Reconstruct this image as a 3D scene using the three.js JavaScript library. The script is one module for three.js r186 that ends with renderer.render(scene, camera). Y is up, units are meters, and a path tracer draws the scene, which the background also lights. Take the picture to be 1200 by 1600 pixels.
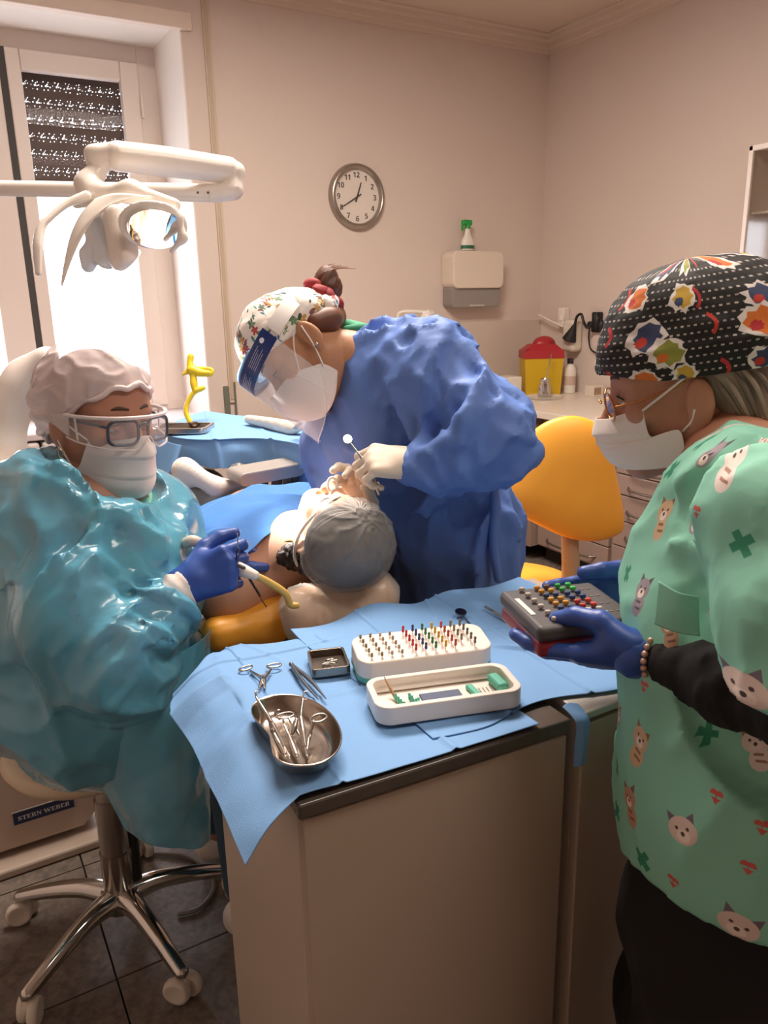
import * as THREE from 'three';
import { RoundedBoxGeometry } from 'three/addons/geometries/RoundedBoxGeometry.js';
import { mergeGeometries, toCreasedNormals } from 'three/addons/utils/BufferGeometryUtils.js';
import { ImprovedNoise } from 'three/addons/math/ImprovedNoise.js';
import { RectAreaLightUniformsLib } from 'three/addons/lights/RectAreaLightUniformsLib.js';
import { FontLoader } from 'three/addons/loaders/FontLoader.js';
import { TextGeometry } from 'three/addons/geometries/TextGeometry.js';

// ---------- renderer, camera, sky, exposure ----------
RectAreaLightUniformsLib.init();
const renderer = new THREE.WebGLRenderer({ antialias: true });
renderer.toneMapping = THREE.LinearToneMapping;
renderer.toneMappingExposure = 0.96;
renderer.shadowMap.enabled = true;
const scene = new THREE.Scene();
scene.background = new THREE.Color(0.93, 0.96, 1.07);
scene.backgroundIntensity = 9;
const FOCAL = 1208, EYE_Y = 1.55, PITCH = 15.2, YAW = 30, ROLL = 1.16;
const camera = new THREE.PerspectiveCamera(2 * Math.atan(800 / FOCAL) * 180 / Math.PI, 0.75, 0.05, 60);
camera.rotation.order = 'YXZ';
camera.position.set(0, EYE_Y, 0);
camera.rotation.set(-PITCH * Math.PI / 180, -YAW * Math.PI / 180, -ROLL * Math.PI / 180);
scene.add(camera);
camera.updateMatrixWorld(true);
// ceiling luminaire above the treatment chair (outside the frame): the light panel itself is built with the room
const ceilingLight = new THREE.RectAreaLight(new THREE.Color(1.0, 0.88, 0.78), 43, 1.3, 0.62);
ceilingLight.position.set(1.15, 3.1, -2.15);
ceilingLight.lookAt(1.15, 0, -2.15);
scene.add(ceilingLight);
// second luminaire of the same kind over the near half of the room, behind the camera
const nearLight = new THREE.RectAreaLight(new THREE.Color(1.0, 0.88, 0.78), 11, 1.3, 0.62);
nearLight.position.set(1.3, 3.1, -0.1);
nearLight.lookAt(1.3, 0, -0.1);
scene.add(nearLight);

// ---------- helpers ----------
const V = (x, y, z) => new THREE.Vector3(x, y, z);
const CX = V(0, 0, 0), CY = V(0, 0, 0), CZ = V(0, 0, 0);
camera.matrixWorld.extractBasis(CX, CY, CZ);
const FW = CZ.clone().negate();
const ray = (x, y) => FW.clone().addScaledVector(CX, (x - 600) / FOCAL).addScaledVector(CY, (800 - y) / FOCAL);
const P = (x, y, d) => camera.position.clone().addScaledVector(ray(x, y), d);            // surveyed point: direction and distance along the axis
function onPlane(x, y, axis, val) { const r = ray(x, y), k = 'xyz'[axis]; return camera.position.clone().addScaledVector(r, (val - camera.position[k]) / r[k]); }
const lerp = (a, b, t) => a + (b - a) * t, clamp = (x, a = 0, b = 1) => Math.min(b, Math.max(a, x));
const sstep = (a, b, x) => { const t = clamp((x - a) / (b - a)); return t * t * (3 - 2 * t); };
let seedState = 12345;
const rnd = () => { seedState = (seedState + 0x6d2b79f5) | 0; let t = Math.imul(seedState ^ (seedState >>> 15), 1 | seedState); t = (t + Math.imul(t ^ (t >>> 7), 61 | t)) ^ t; return ((t ^ (t >>> 14)) >>> 0) / 4294967296; };
const PN = new ImprovedNoise();
const noise = (x, y, z = 0) => PN.noise(x + 100.37, y + 57.11, z + 33.73);
const fbm = (x, y, z = 0) => noise(x, y, z) + 0.5 * noise(2 * x, 2 * y, 2 * z) + 0.25 * noise(4 * x, 4 * y, 4 * z);

const used = {};
function numbered(n) { const c = used[n] = (used[n] ?? -1) + 1; return c ? n + '_' + String(c).padStart(3, '0') : n; }
const bases = new Map();
function shade(o) { o.traverse((m) => { if (m.isMesh) { m.castShadow = true; m.receiveShadow = true; } }); return o; }
function thing(name, label, category, pos = [0, 0, 0], group) {
  const g = new THREE.Group(); g.name = numbered(name); g.position.set(...(pos.isVector3 ? pos.toArray() : pos));
  g.userData = { label, category }; if (group) g.userData.group = group;
  bases.set(g, g.position.clone()); scene.add(g); return g;
}
function part(parent, name, geo, mat, label) {           // geometry given in the coordinates that hold before the thing's base is subtracted
  const b = bases.get(parent) ?? V(0, 0, 0);
  const m = new THREE.Mesh(geo, mat); m.name = name; geo.translate(-b.x, -b.y, -b.z); bases.set(m, b);
  m.castShadow = m.receiveShadow = true; if (label) m.userData.label = label; parent.add(m); return m;
}
function struct(name, geo, mat) { const m = new THREE.Mesh(geo, mat); m.name = name; m.userData.kind = 'structure'; m.castShadow = m.receiveShadow = true; scene.add(m); bases.set(m, V(0, 0, 0)); return m; }
function solo(name, label, category, geo, mat, pos = V(0, 0, 0), group) {
  const m = new THREE.Mesh(geo, mat); m.name = numbered(name); m.position.copy(pos); geo.translate(-pos.x, -pos.y, -pos.z);
  m.userData = { label, category }; if (group) m.userData.group = group; m.castShadow = m.receiveShadow = true; bases.set(m, pos.clone()); scene.add(m); return m;
}
function copyOf(o, pos, rot, label) { const c = o.clone(); c.name = numbered(o.name.replace(/_\d{3}$/, '')); c.userData = { ...o.userData }; if (label) c.userData.label = label; c.position.copy(pos); if (rot) c.rotation.set(...rot); scene.add(c); return c; }

const std = (color, roughness = 0.6, metalness = 0, more = {}) => new THREE.MeshStandardMaterial({ color, roughness, metalness, side: THREE.DoubleSide, ...more });
const phys = (color, roughness, more = {}) => new THREE.MeshPhysicalMaterial({ color, roughness, side: THREE.DoubleSide, ...more });

// geometry
function fix(g) {   // same attributes everywhere so that pieces merge
  if (g.index === null) { const n = g.attributes.position.count, ix = new Uint32Array(n); for (let i = 0; i < n; i++) ix[i] = i; g.setIndex(new THREE.BufferAttribute(ix, 1)); }
  if (!g.attributes.uv) g.setAttribute('uv', new THREE.BufferAttribute(new Float32Array(g.attributes.position.count * 2), 2));
  if (!g.attributes.normal) g.computeVertexNormals();
  for (const k of Object.keys(g.attributes)) if (!['position', 'normal', 'uv'].includes(k)) g.deleteAttribute(k);
  return g;
}
const join = (...gs) => mergeGeometries(gs.flat().map(fix));
function box(w, h, d, x = 0, y = 0, z = 0, r = 0.003) {
  const g = r > 0 ? new RoundedBoxGeometry(w, h, d, 2, Math.min(r, w / 2.01, h / 2.01, d / 2.01)) : new THREE.BoxGeometry(w, h, d);
  g.translate(x, y, z); return fix(g);
}
const boxAB = (x0, x1, y0, y1, z0, z1, r = 0.003) => box(x1 - x0, y1 - y0, z1 - z0, (x0 + x1) / 2, (y0 + y1) / 2, (z0 + z1) / 2, r);
function cyl(r0, r1, h, x = 0, y = 0, z = 0, seg = 28) { const g = new THREE.CylinderGeometry(r1, r0, h, seg); g.translate(x, y, z); return fix(g); }
function sph(r, c = V(0, 0, 0), sx = 1, sy = 1, sz = 1, seg = 24) { const g = new THREE.SphereGeometry(r, seg, Math.round(seg * 0.7)); g.scale(sx, sy, sz); g.translate(c.x, c.y, c.z); return fix(g); }
function lathe(pts, seg = 40) { return fix(new THREE.LatheGeometry(pts.map(([a, b]) => new THREE.Vector2(Math.max(a, 1e-5), b)), seg)); }
function frameOf(z, up = V(0, 1, 0)) { const Z = z.clone().normalize(), X = up.clone().cross(Z); if (X.lengthSq() < 1e-8) X.set(1, 0, 0); X.normalize(); return new THREE.Matrix4().makeBasis(X, Z.clone().cross(X), Z); }
function place(g, pos, z = V(0, 0, 1), up = V(0, 1, 0)) { g.applyMatrix4(frameOf(z, up)); g.translate(pos.x, pos.y, pos.z); return g; }
// swept tube through points; r is a number, an array per point, or [[rx, ry] ...]; ends are rounded
function tube(points, r, { n = 0, seg = 12, closed = false, up = V(0, 1, 0), flat = 1 } = {}) {
  const curve = new THREE.CatmullRomCurve3(points, closed, 'centripetal'), N = n || Math.max(4, (points.length - 1) * 8);
  const rad = (t) => { if (typeof r === 'number') return r; const f = t * (r.length - 1), i = Math.min(r.length - 2, Math.floor(f)); return lerp(r[i], r[i + 1], f - i); };
  const rings = [];
  let X = null;
  for (let i = 0; i <= N; i++) {
    const t = i / N, p = curve.getPoint(t), T = curve.getTangent(t).normalize();
    if (!X) { X = up.clone().cross(T); if (X.lengthSq() < 1e-6) X = V(1, 0, 0).cross(T); X.normalize(); } else { X.addScaledVector(T, -X.dot(T)).normalize(); }
    rings.push([p, T, X.clone(), T.clone().cross(X), rad(t)]);
  }
  const list = [];
  if (!closed) { const a = rings[0], e = rings[N];
    for (const s of [0, 0.35, 0.75]) { const q = Math.sqrt(1 - (1 - s) ** 2) || 0.02; list.push([a[0].clone().addScaledVector(a[1], -a[4] * flat * (1 - s)), a[1], a[2], a[3], a[4] * q]); }
    list.push(...rings);
    for (const s of [0.75, 0.35, 0]) { const q = Math.sqrt(1 - (1 - s) ** 2) || 0.02; list.push([e[0].clone().addScaledVector(e[1], e[4] * flat * (1 - s)), e[1], e[2], e[3], e[4] * q]); }
  } else list.push(...rings);
  const pos = [], uv = [], ix = [];
  let len = 0;
  list.forEach(([p, , A, B, q], i) => { if (i) len += p.distanceTo(list[i - 1][0]); for (let j = 0; j <= seg; j++) { const a = j / seg * Math.PI * 2, c = Math.cos(a) * q, s = Math.sin(a) * q; pos.push(p.x + A.x * c + B.x * s, p.y + A.y * c + B.y * s, p.z + A.z * c + B.z * s); uv.push(j / seg, len); } });
  for (let i = 0; i < list.length - 1; i++) for (let j = 0; j < seg; j++) { const a = i * (seg + 1) + j, b = a + seg + 1; ix.push(a, a + 1, b, b, a + 1, b + 1); }
  const g = new THREE.BufferGeometry(); g.setAttribute('position', new THREE.Float32BufferAttribute(pos, 3)); g.setAttribute('uv', new THREE.Float32BufferAttribute(uv, 2)); g.setIndex(ix); g.computeVertexNormals(); return fix(g);
}
// a thin sheet with thickness: f(u, v) -> point
function sheet(f, nu, nv, th = 0.0015, crease = 0) {
  const p = [], pos = [], uv = [], ix = [], W = nu + 1;
  for (let j = 0; j <= nv; j++) for (let i = 0; i <= nu; i++) p.push(f(i / nu, j / nv));
  const at = (i, j) => p[clamp(j, 0, nv) * W + clamp(i, 0, nu)];
  const nrm = [];
  for (let j = 0; j <= nv; j++) for (let i = 0; i <= nu; i++) { const a = at(i + 1, j).clone().sub(at(i - 1, j)), b = at(i, j + 1).clone().sub(at(i, j - 1)); const c = a.cross(b); nrm.push(c.lengthSq() > 1e-18 ? c.normalize() : V(0, 1, 0)); }
  const lu = at(0, nv >> 1).distanceTo(at(nu, nv >> 1)), lv = at(nu >> 1, 0).distanceTo(at(nu >> 1, nv));
  for (const s of [0.5, -0.5]) p.forEach((q, k) => { const o = nrm[k]; pos.push(q.x + o.x * th * s, q.y + o.y * th * s, q.z + o.z * th * s); uv.push((k % W) / nu * lu, Math.floor(k / W) / nv * lv); });
  const M = p.length;
  for (let j = 0; j < nv; j++) for (let i = 0; i < nu; i++) { const a = j * W + i, b = a + 1, c = a + W, d = c + 1; ix.push(a, b, c, c, b, d, M + a, M + c, M + b, M + b, M + c, M + d); }
  const rim = (a, b) => ix.push(a, M + a, b, b, M + a, M + b);
  for (let i = 0; i < nu; i++) { rim(i, i + 1); rim(nv * W + i + 1, nv * W + i); }
  for (let j = 0; j < nv; j++) { rim((j + 1) * W, j * W); rim(j * W + nu, (j + 1) * W + nu); }
  let g = new THREE.BufferGeometry(); g.setAttribute('position', new THREE.Float32BufferAttribute(pos, 3)); g.setAttribute('uv', new THREE.Float32BufferAttribute(uv, 2)); g.setIndex(ix);
  if (crease) g = toCreasedNormals(g, crease); else g.computeVertexNormals();
  return fix(g);
}
function extrude(pts, depth, bevel = 0.002, curved = false) {   // pts [[x, y] ...] in the xy plane, extruded along +z
  const s = pts instanceof THREE.Shape ? pts : new THREE.Shape(pts.map(([x, y]) => new THREE.Vector2(x, y)));
  return fix(new THREE.ExtrudeGeometry(s, { depth, bevelEnabled: bevel > 0, bevelSize: bevel, bevelThickness: bevel, bevelSegments: 2, curveSegments: 24 }));
}
function roundRect(w, h, r) { const s = new THREE.Shape(), x = -w / 2, y = -h / 2; s.moveTo(x + r, y); s.lineTo(x + w - r, y); s.absarc(x + w - r, y + r, r, -Math.PI / 2, 0); s.lineTo(x + w, y + h - r); s.absarc(x + w - r, y + h - r, r, 0, Math.PI / 2); s.lineTo(x + r, y + h); s.absarc(x + r, y + h - r, r, Math.PI / 2, Math.PI); s.lineTo(x, y + r); s.absarc(x + r, y + r, r, Math.PI, Math.PI * 1.5); return s; }
function ring(shape, holeShape, depth, bevel = 0.002) { shape.holes.push(new THREE.Path(holeShape.getPoints(16))); return extrude(shape, depth, bevel); }

// ---------- blended solids: capsules and ellipsoids joined smoothly on a grid and meshed by surface nets ----------
const cap = (a, b, ra, rb = ra, k = 0.03, sub = false) => ({ a, b, ra, rb, k, sub });
const ell = (c, r, m = null, k = 0.03, sub = false) => ({ c, r, m, k, sub });
function solid(prims, h, { disp, cut, uv, pad = 0.02, smooth = 0 } = {}) {
  const lo = V(1e9, 1e9, 1e9), hi = V(-1e9, -1e9, -1e9);
  const bound = (q, e) => { if (q.c) { const R = Math.max(...q.r) + e; return [q.c.clone().subScalar(R), q.c.clone().addScalar(R)]; } const A = q.a.clone().subScalar(q.ra + e).min(q.b.clone().subScalar(q.rb + e)), B = q.a.clone().addScalar(q.ra + e).max(q.b.clone().addScalar(q.rb + e)); return [A, B]; };
  for (const q of prims) if (!q.sub) { const [A, B] = bound(q, pad + 2 * h); lo.min(A); hi.max(B); }
  const nx = Math.ceil((hi.x - lo.x) / h) + 1, ny = Math.ceil((hi.y - lo.y) / h) + 1, nz = Math.ceil((hi.z - lo.z) / h) + 1, sx = 1, sy = nx, sz = nx * ny;
  const F = new Float32Array(nx * ny * nz).fill(1);
  for (const q of prims) {
    const [A, B] = bound(q, q.k + pad + 3 * h), k = q.k;
    const i0 = Math.max(0, Math.floor((A.x - lo.x) / h)), i1 = Math.min(nx - 1, Math.ceil((B.x - lo.x) / h)), j0 = Math.max(0, Math.floor((A.y - lo.y) / h)), j1 = Math.min(ny - 1, Math.ceil((B.y - lo.y) / h)), k0 = Math.max(0, Math.floor((A.z - lo.z) / h)), k1 = Math.min(nz - 1, Math.ceil((B.z - lo.z) / h));
    let e = null, ab, l2; if (q.c) { e = q.m ? q.m.elements : null; } else { ab = q.b.clone().sub(q.a); l2 = ab.lengthSq() || 1e-9; }
    for (let kk = k0; kk <= k1; kk++) for (let jj = j0; jj <= j1; jj++) for (let ii = i0; ii <= i1; ii++) {
      const x = lo.x + ii * h, y = lo.y + jj * h, z = lo.z + kk * h; let d;
      if (q.c) {
        let X = x - q.c.x, Y = y - q.c.y, Z = z - q.c.z;
        if (e) { const a = X * e[0] + Y * e[1] + Z * e[2], b = X * e[4] + Y * e[5] + Z * e[6], c = X * e[8] + Y * e[9] + Z * e[10]; X = a; Y = b; Z = c; }
        const p0 = X / q.r[0], p1 = Y / q.r[1], p2 = Z / q.r[2], m0 = Math.sqrt(p0 * p0 + p1 * p1 + p2 * p2), g0 = p0 / q.r[0], g1 = p1 / q.r[1], g2 = p2 / q.r[2], m1 = Math.sqrt(g0 * g0 + g1 * g1 + g2 * g2);
        d = m1 < 1e-9 ? -Math.min(...q.r) : m0 * (m0 - 1) / m1;
      } else {
        const X = x - q.a.x, Y = y - q.a.y, Z = z - q.a.z; let t = (X * ab.x + Y * ab.y + Z * ab.z) / l2; t = t < 0 ? 0 : t > 1 ? 1 : t;
        const dx = X - ab.x * t, dy = Y - ab.y * t, dz = Z - ab.z * t; d = Math.sqrt(dx * dx + dy * dy + dz * dz) - (q.ra + (q.rb - q.ra) * t);
      }
      const o = ii + jj * sy + kk * sz, f = F[o];
      if (q.sub) { const dd = -d, hh = Math.max(k - Math.abs(f - dd), 0) / (k || 1); F[o] = Math.max(f, dd) + hh * hh * k * 0.25; } else { const hh = Math.max(k - Math.abs(f - d), 0) / (k || 1); F[o] = Math.min(f, d) - hh * hh * k * 0.25; }
    }
  }
  const lim = pad + 3 * h, q = V(0, 0, 0);
  if (disp || cut) for (let kk = 0, o = 0; kk < nz; kk++) for (let jj = 0; jj < ny; jj++) for (let ii = 0; ii < nx; ii++, o++) {
    if (Math.abs(F[o]) > lim && !(cut && F[o] < 0)) continue; q.set(lo.x + ii * h, lo.y + jj * h, lo.z + kk * h);
    if (disp && Math.abs(F[o]) <= lim) F[o] += disp(q, F[o]); if (cut) F[o] = Math.max(F[o], cut(q));
  }
  return nets(F, nx, ny, nz, lo, h, uv);
}
function nets(F, nx, ny, nz, lo, h, uvf) {
  const id = new Int32Array(F.length).fill(-1), pos = [], ix = [], sy = nx, sz = nx * ny;
  const C = [0, 1, sy, sy + 1, sz, sz + 1, sz + sy, sz + sy + 1], E = [[0, 1], [2, 3], [4, 5], [6, 7], [0, 2], [1, 3], [4, 6], [5, 7], [0, 4], [1, 5], [2, 6], [3, 7]];
  for (let k = 0; k < nz - 1; k++) for (let j = 0; j < ny - 1; j++) for (let i = 0; i < nx - 1; i++) {
    const o = i + j * sy + k * sz; let m = 0; for (let c = 0; c < 8; c++) if (F[o + C[c]] < 0) m |= 1 << c;
    if (m === 0 || m === 255) continue;
    let x = 0, y = 0, z = 0, n = 0;
    for (const [a, b] of E) { if (((m >> a) & 1) === ((m >> b) & 1)) continue; const fa = F[o + C[a]], fb = F[o + C[b]], t = fa / (fa - fb); x += (a & 1) + t * ((b & 1) - (a & 1)); y += ((a >> 1) & 1) + t * (((b >> 1) & 1) - ((a >> 1) & 1)); z += (a >> 2) + t * ((b >> 2) - (a >> 2)); n++; }
    id[o] = pos.length / 3; pos.push(lo.x + (i + x / n) * h, lo.y + (j + y / n) * h, lo.z + (k + z / n) * h);
  }
  const quad = (a, b, c, d, flip) => { if (a < 0 || b < 0 || c < 0 || d < 0) return; if (flip) ix.push(a, c, b, a, d, c); else ix.push(a, b, c, a, c, d); };
  for (let k = 1; k < nz - 1; k++) for (let j = 1; j < ny - 1; j++) for (let i = 1; i < nx - 1; i++) {
    const o = i + j * sy + k * sz, s = F[o] < 0;
    if (s !== F[o + 1] < 0) quad(id[o - sy - sz], id[o - sz], id[o], id[o - sy], !s);
    if (s !== F[o + sy] < 0) quad(id[o - 1 - sz], id[o - 1], id[o], id[o - sz], !s);
    if (s !== F[o + sz] < 0) quad(id[o - 1 - sy], id[o - sy], id[o], id[o - 1], !s);
  }
  const g = new THREE.BufferGeometry(), n = pos.length / 3, uv = new Float32Array(n * 2);
  if (uvf) for (let i = 0; i < n; i++) { const w = uvf(V(pos[3 * i], pos[3 * i + 1], pos[3 * i + 2])); uv[2 * i] = w[0]; uv[2 * i + 1] = w[1]; }
  g.setAttribute('position', new THREE.Float32BufferAttribute(pos, 3)); g.setAttribute('uv', new THREE.BufferAttribute(uv, 2)); g.setIndex(ix); g.computeVertexNormals(); return g;
}
// cloth folds along or around a limb: zones [{a, b, r, amp, fa, fc}]
function folds(zones) {
  const Z = zones.map((z) => { const d = z.b.clone().sub(z.a), l = d.length(); return { ...z, d: d.normalize(), l }; }), q = V(0, 0, 0);
  return (p) => { let s = 0; for (const z of Z) { q.copy(p).sub(z.a); const t = q.dot(z.d), tc = clamp(t, 0, z.l); const px = q.x - z.d.x * t, py = q.y - z.d.y * t, pz = q.z - z.d.z * t;
    const dist = Math.sqrt(px * px + py * py + pz * pz + (t - tc) ** 2), w = 1 - sstep(z.r * 0.75, z.r * 1.25, dist); if (w <= 0) continue;
    const nx = px * z.fc + z.d.x * t * z.fa, ny = py * z.fc + z.d.y * t * z.fa, nz = pz * z.fc + z.d.z * t * z.fa;
    const wx = noise(nx * 0.5, ny * 0.5, nz * 0.5 + 7) * 0.9; const n = noise(nx + wx, ny + wx, nz), m = noise(nx * 2.1 + 3, ny * 2.1 + wx, nz * 2.1);
    const A = Math.max(0, 1 - 2.6 * Math.abs(n)), B = Math.max(0, 1 - 2.6 * Math.abs(m)); s += w * z.amp * (A * A * 0.9 + A * 0.35 + B * B * 0.4 - 0.42); } return -s; };
}

// ---------- people ----------
const tm = (m, x, y, z) => V(x, y, z).applyMatrix4(m);
function headFrame(c, fwd, up, sc = 1) { const Z = fwd.clone().normalize(), X = up.clone().cross(Z).normalize(), Y = Z.clone().cross(X); const m = new THREE.Matrix4().makeBasis(X.clone().multiplyScalar(sc), Y.clone().multiplyScalar(sc), Z.clone().multiplyScalar(sc)); m.setPosition(c); return { m, rot: new THREE.Matrix4().makeBasis(X, Y, Z), sc, X, Y, Z, c }; }
function headPrims(H, { openMouth = 0, ears = true } = {}) {
  const { m, rot, sc } = H, T = (x, y, z) => tm(m, x, y, z), e = (x, y, z, a, b, c, k = 0.02, sub = false) => ell(T(x, y, z), [a * sc, b * sc, c * sc], rot, k * sc, sub), c2 = (A, B, ra, rb, k = 0.015, sub = false) => cap(T(...A), T(...B), ra * sc, rb * sc, k * sc, sub);
  const r = [e(0, 0.035, -0.012, 0.073, 0.082, 0.095), e(0, -0.03, 0.022, 0.06, 0.088, 0.066, 0.03), e(0, 0.045, 0.045, 0.058, 0.05, 0.042, 0.03)];
  for (const s of [-1, 1]) r.push(c2([s * 0.05, -0.05, -0.008], [s * 0.018, -0.1, 0.06], 0.02, 0.016, 0.03), e(s * 0.042, -0.022, 0.058, 0.022, 0.018, 0.02, 0.02), c2([s * 0.012, 0.021, 0.084], [s * 0.05, 0.02, 0.064], 0.009, 0.008, 0.015), e(s * 0.031, -0.002, 0.094, 0.017, 0.012, 0.014, 0.012, true), e(s * 0.031, -0.002, 0.071, 0.0145, 0.0125, 0.014, 0.004), e(s * 0.012, -0.042, 0.1, 0.009, 0.008, 0.009, 0.008), c2([s * 0.014, 0.012, 0.086], [s * 0.047, 0.008, 0.072], 0.004, 0.004, 0.006));
  r.push(c2([0, 0.008, 0.086], [0, -0.036, 0.108], 0.008, 0.012, 0.014), e(0, -0.1, 0.068, 0.021, 0.017, 0.017, 0.02), e(0, -0.066, 0.087, 0.022, 0.0065, 0.011, 0.006), e(0, -0.078, 0.084, 0.02, 0.007, 0.011, 0.006), c2([-0.02, -0.072, 0.1], [0.02, -0.072, 0.1], 0.003, 0.003, 0.004, true));
  if (openMouth) r.push(e(0, -0.074, 0.098, 0.018, openMouth, 0.02, 0.006, true));
  if (ears) for (const s of [-1, 1]) { const em = rot.clone().multiply(new THREE.Matrix4().makeRotationY(s * -0.35)); r.push(ell(T(s * 0.079, -0.01, -0.016), [0.008 * sc, 0.032 * sc, 0.019 * sc], em, 0.006 * sc), e(s * 0.075, -0.035, -0.01, 0.006, 0.012, 0.009, 0.008), ell(T(s * 0.091, -0.004, -0.012), [0.007 * sc, 0.021 * sc, 0.01 * sc], em, 0.006 * sc, true)); }
  return r;
}
function hand(w, dir, bk, left, o = {}) {
  const sc = o.sc ?? 1, g = o.glove ?? 0.001, d = dir.clone().normalize(), b = bk.clone().addScaledVector(d, -bk.dot(d)).normalize(), s = d.clone().cross(b).multiplyScalar(left ? 1 : -1);
  const at = (x, y, z) => w.clone().addScaledVector(d, x * sc).addScaledVector(s, y * sc).addScaledVector(b, z * sc), prims = [], tips = [], chains = [];
  const M = new THREE.Matrix4().makeBasis(s, d, b), L = [0.086, 0.089, 0.084, 0.075], O = [0.027, 0.007, -0.013, -0.032], W = [0.012, 0.004, -0.006, -0.014];
  for (let i = 0; i < 4; i++) prims.push(cap(at(0.004, W[i], 0), at(L[i], O[i], 0.002), 0.0155 * sc, 0.0118 * sc, 0.012 * sc));
  prims.push(ell(at(0.05, 0, -0.004), [0.037 * sc, 0.05 * sc, 0.014 * sc], M, 0.014 * sc), cap(at(0.01, 0.008, -0.006), at(0.045, 0.028, -0.012), 0.016 * sc, 0.0145 * sc, 0.016 * sc));
  const B = [[0.043, 0.026, 0.02], [0.047, 0.03, 0.021], [0.044, 0.028, 0.02], [0.034, 0.021, 0.018]], R = [0.0092, 0.0094, 0.0088, 0.0078], spread = o.spread ?? [0.08, 0.0, -0.07, -0.16], curl = o.curl;
  for (let i = 0; i < 4; i++) { let p = at(L[i], O[i], 0.001), A = 0; const ch = [p]; for (let j = 0; j < 3; j++) { A += curl[i][j]; const v = d.clone().multiplyScalar(Math.cos(A)).addScaledVector(b, -Math.sin(A)).addScaledVector(s, spread[i] * Math.max(0.2, Math.cos(A))).normalize(), q = p.clone().addScaledVector(v, B[i][j] * sc); const r0 = (R[i] - j * 0.0007) * sc + g; prims.push(cap(p, q, r0, r0 - 0.0007, 0.004)); p = q; ch.push(p); } tips.push(p); chains.push(ch); }
  let p = at(0.024, 0.026, -0.008); const tch = [p]; (o.thumb ?? [[0.55, 0.8, -0.15], [0.85, 0.4, -0.25], [0.95, 0.1, -0.3]]).forEach((t, j) => { const v = d.clone().multiplyScalar(t[0]).addScaledVector(s, t[1]).addScaledVector(b, t[2]).normalize(), q = p.clone().addScaledVector(v, [0.043, 0.033, 0.027][j] * sc); prims.push(cap(p, q, (0.0145 - j * 0.002) * sc + g, (0.0128 - j * 0.0018) * sc + g, j ? 0.005 : 0.014)); p = q; tch.push(p); });
  return { prims, tips, thumb: p, chains, tch, at, d, b, s };
}
// pictures computed on a canvas
function canvasTex(w, h, draw, { srgb = true, rep } = {}) { const c = document.createElement('canvas'); c.width = w; c.height = h; const x = c.getContext('2d'); draw(x, w, h); const t = new THREE.CanvasTexture(c); if (srgb) t.colorSpace = THREE.SRGBColorSpace; t.wrapS = t.wrapT = THREE.RepeatWrapping; if (rep) t.repeat.set(...rep); return t; }
function dataTex(n, f, rep = [1, 1]) { const a = new Uint8Array(n * n * 4); for (let j = 0; j < n; j++) for (let i = 0; i < n; i++) { const v = clamp(f(i / n, j / n)) * 255; a.set([v, v, v, 255], (j * n + i) * 4); } const t = new THREE.DataTexture(a, n, n); t.magFilter = t.minFilter = THREE.LinearFilter; t.wrapS = t.wrapT = THREE.RepeatWrapping; t.repeat.set(...rep); t.needsUpdate = true; return t; }
const tileNoise = (u, v, f, o = 0) => { const a = u * Math.PI * 2, b = v * Math.PI * 2, R = f / 6.283; return noise(Math.cos(a) * R + o, Math.sin(a) * R + Math.cos(b) * R * 1.3, Math.sin(b) * R * 1.3 + o); };
const grainBump = dataTex(256, (u, v) => 0.5 + 0.35 * tileNoise(u, v, 30) + 0.3 * tileNoise(u, v, 70, 5) + (rnd() - 0.5) * 0.15);
const steel = std('#b9b2aa', 0.22, 1), chrome = std('#c9c5c0', 0.1, 1), whitePlastic = std('#e6ddd2', 0.35), creamPlastic = std('#d9cdbd', 0.4), blackPlastic = std('#161517', 0.45), yellowVinyl = phys('#ffb038', 0.42, { clearcoat: 0.15, clearcoatRoughness: 0.5 });
const drapeBump = dataTex(256, (u, v) => 0.5 + 0.3 * tileNoise(u, v, 60, 2) + (rnd() - 0.5) * 0.3, [9, 9]);
const drapeBlue = phys('#78a6d8', 0.72, { bumpMap: drapeBump, bumpScale: 0.0004, sheen: 0.3, sheenRoughness: 0.6 });

// ---------- the room ----------
const ZB = -4.35, XR = 3.83, XL = -1.6, ZF = 2.2, CEIL = 3.19;
const wallPaint = std('#d6c5ba', 0.85, 0, { bumpMap: grainBump.clone(), bumpScale: 0.0006 });
wallPaint.bumpMap.repeat.set(3, 3);
const ceilPaint = std('#d6c4b6', 0.9), trimPaint = std('#dccabb', 0.6), revealPaint = std('#e6dcd2', 0.7);
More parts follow.
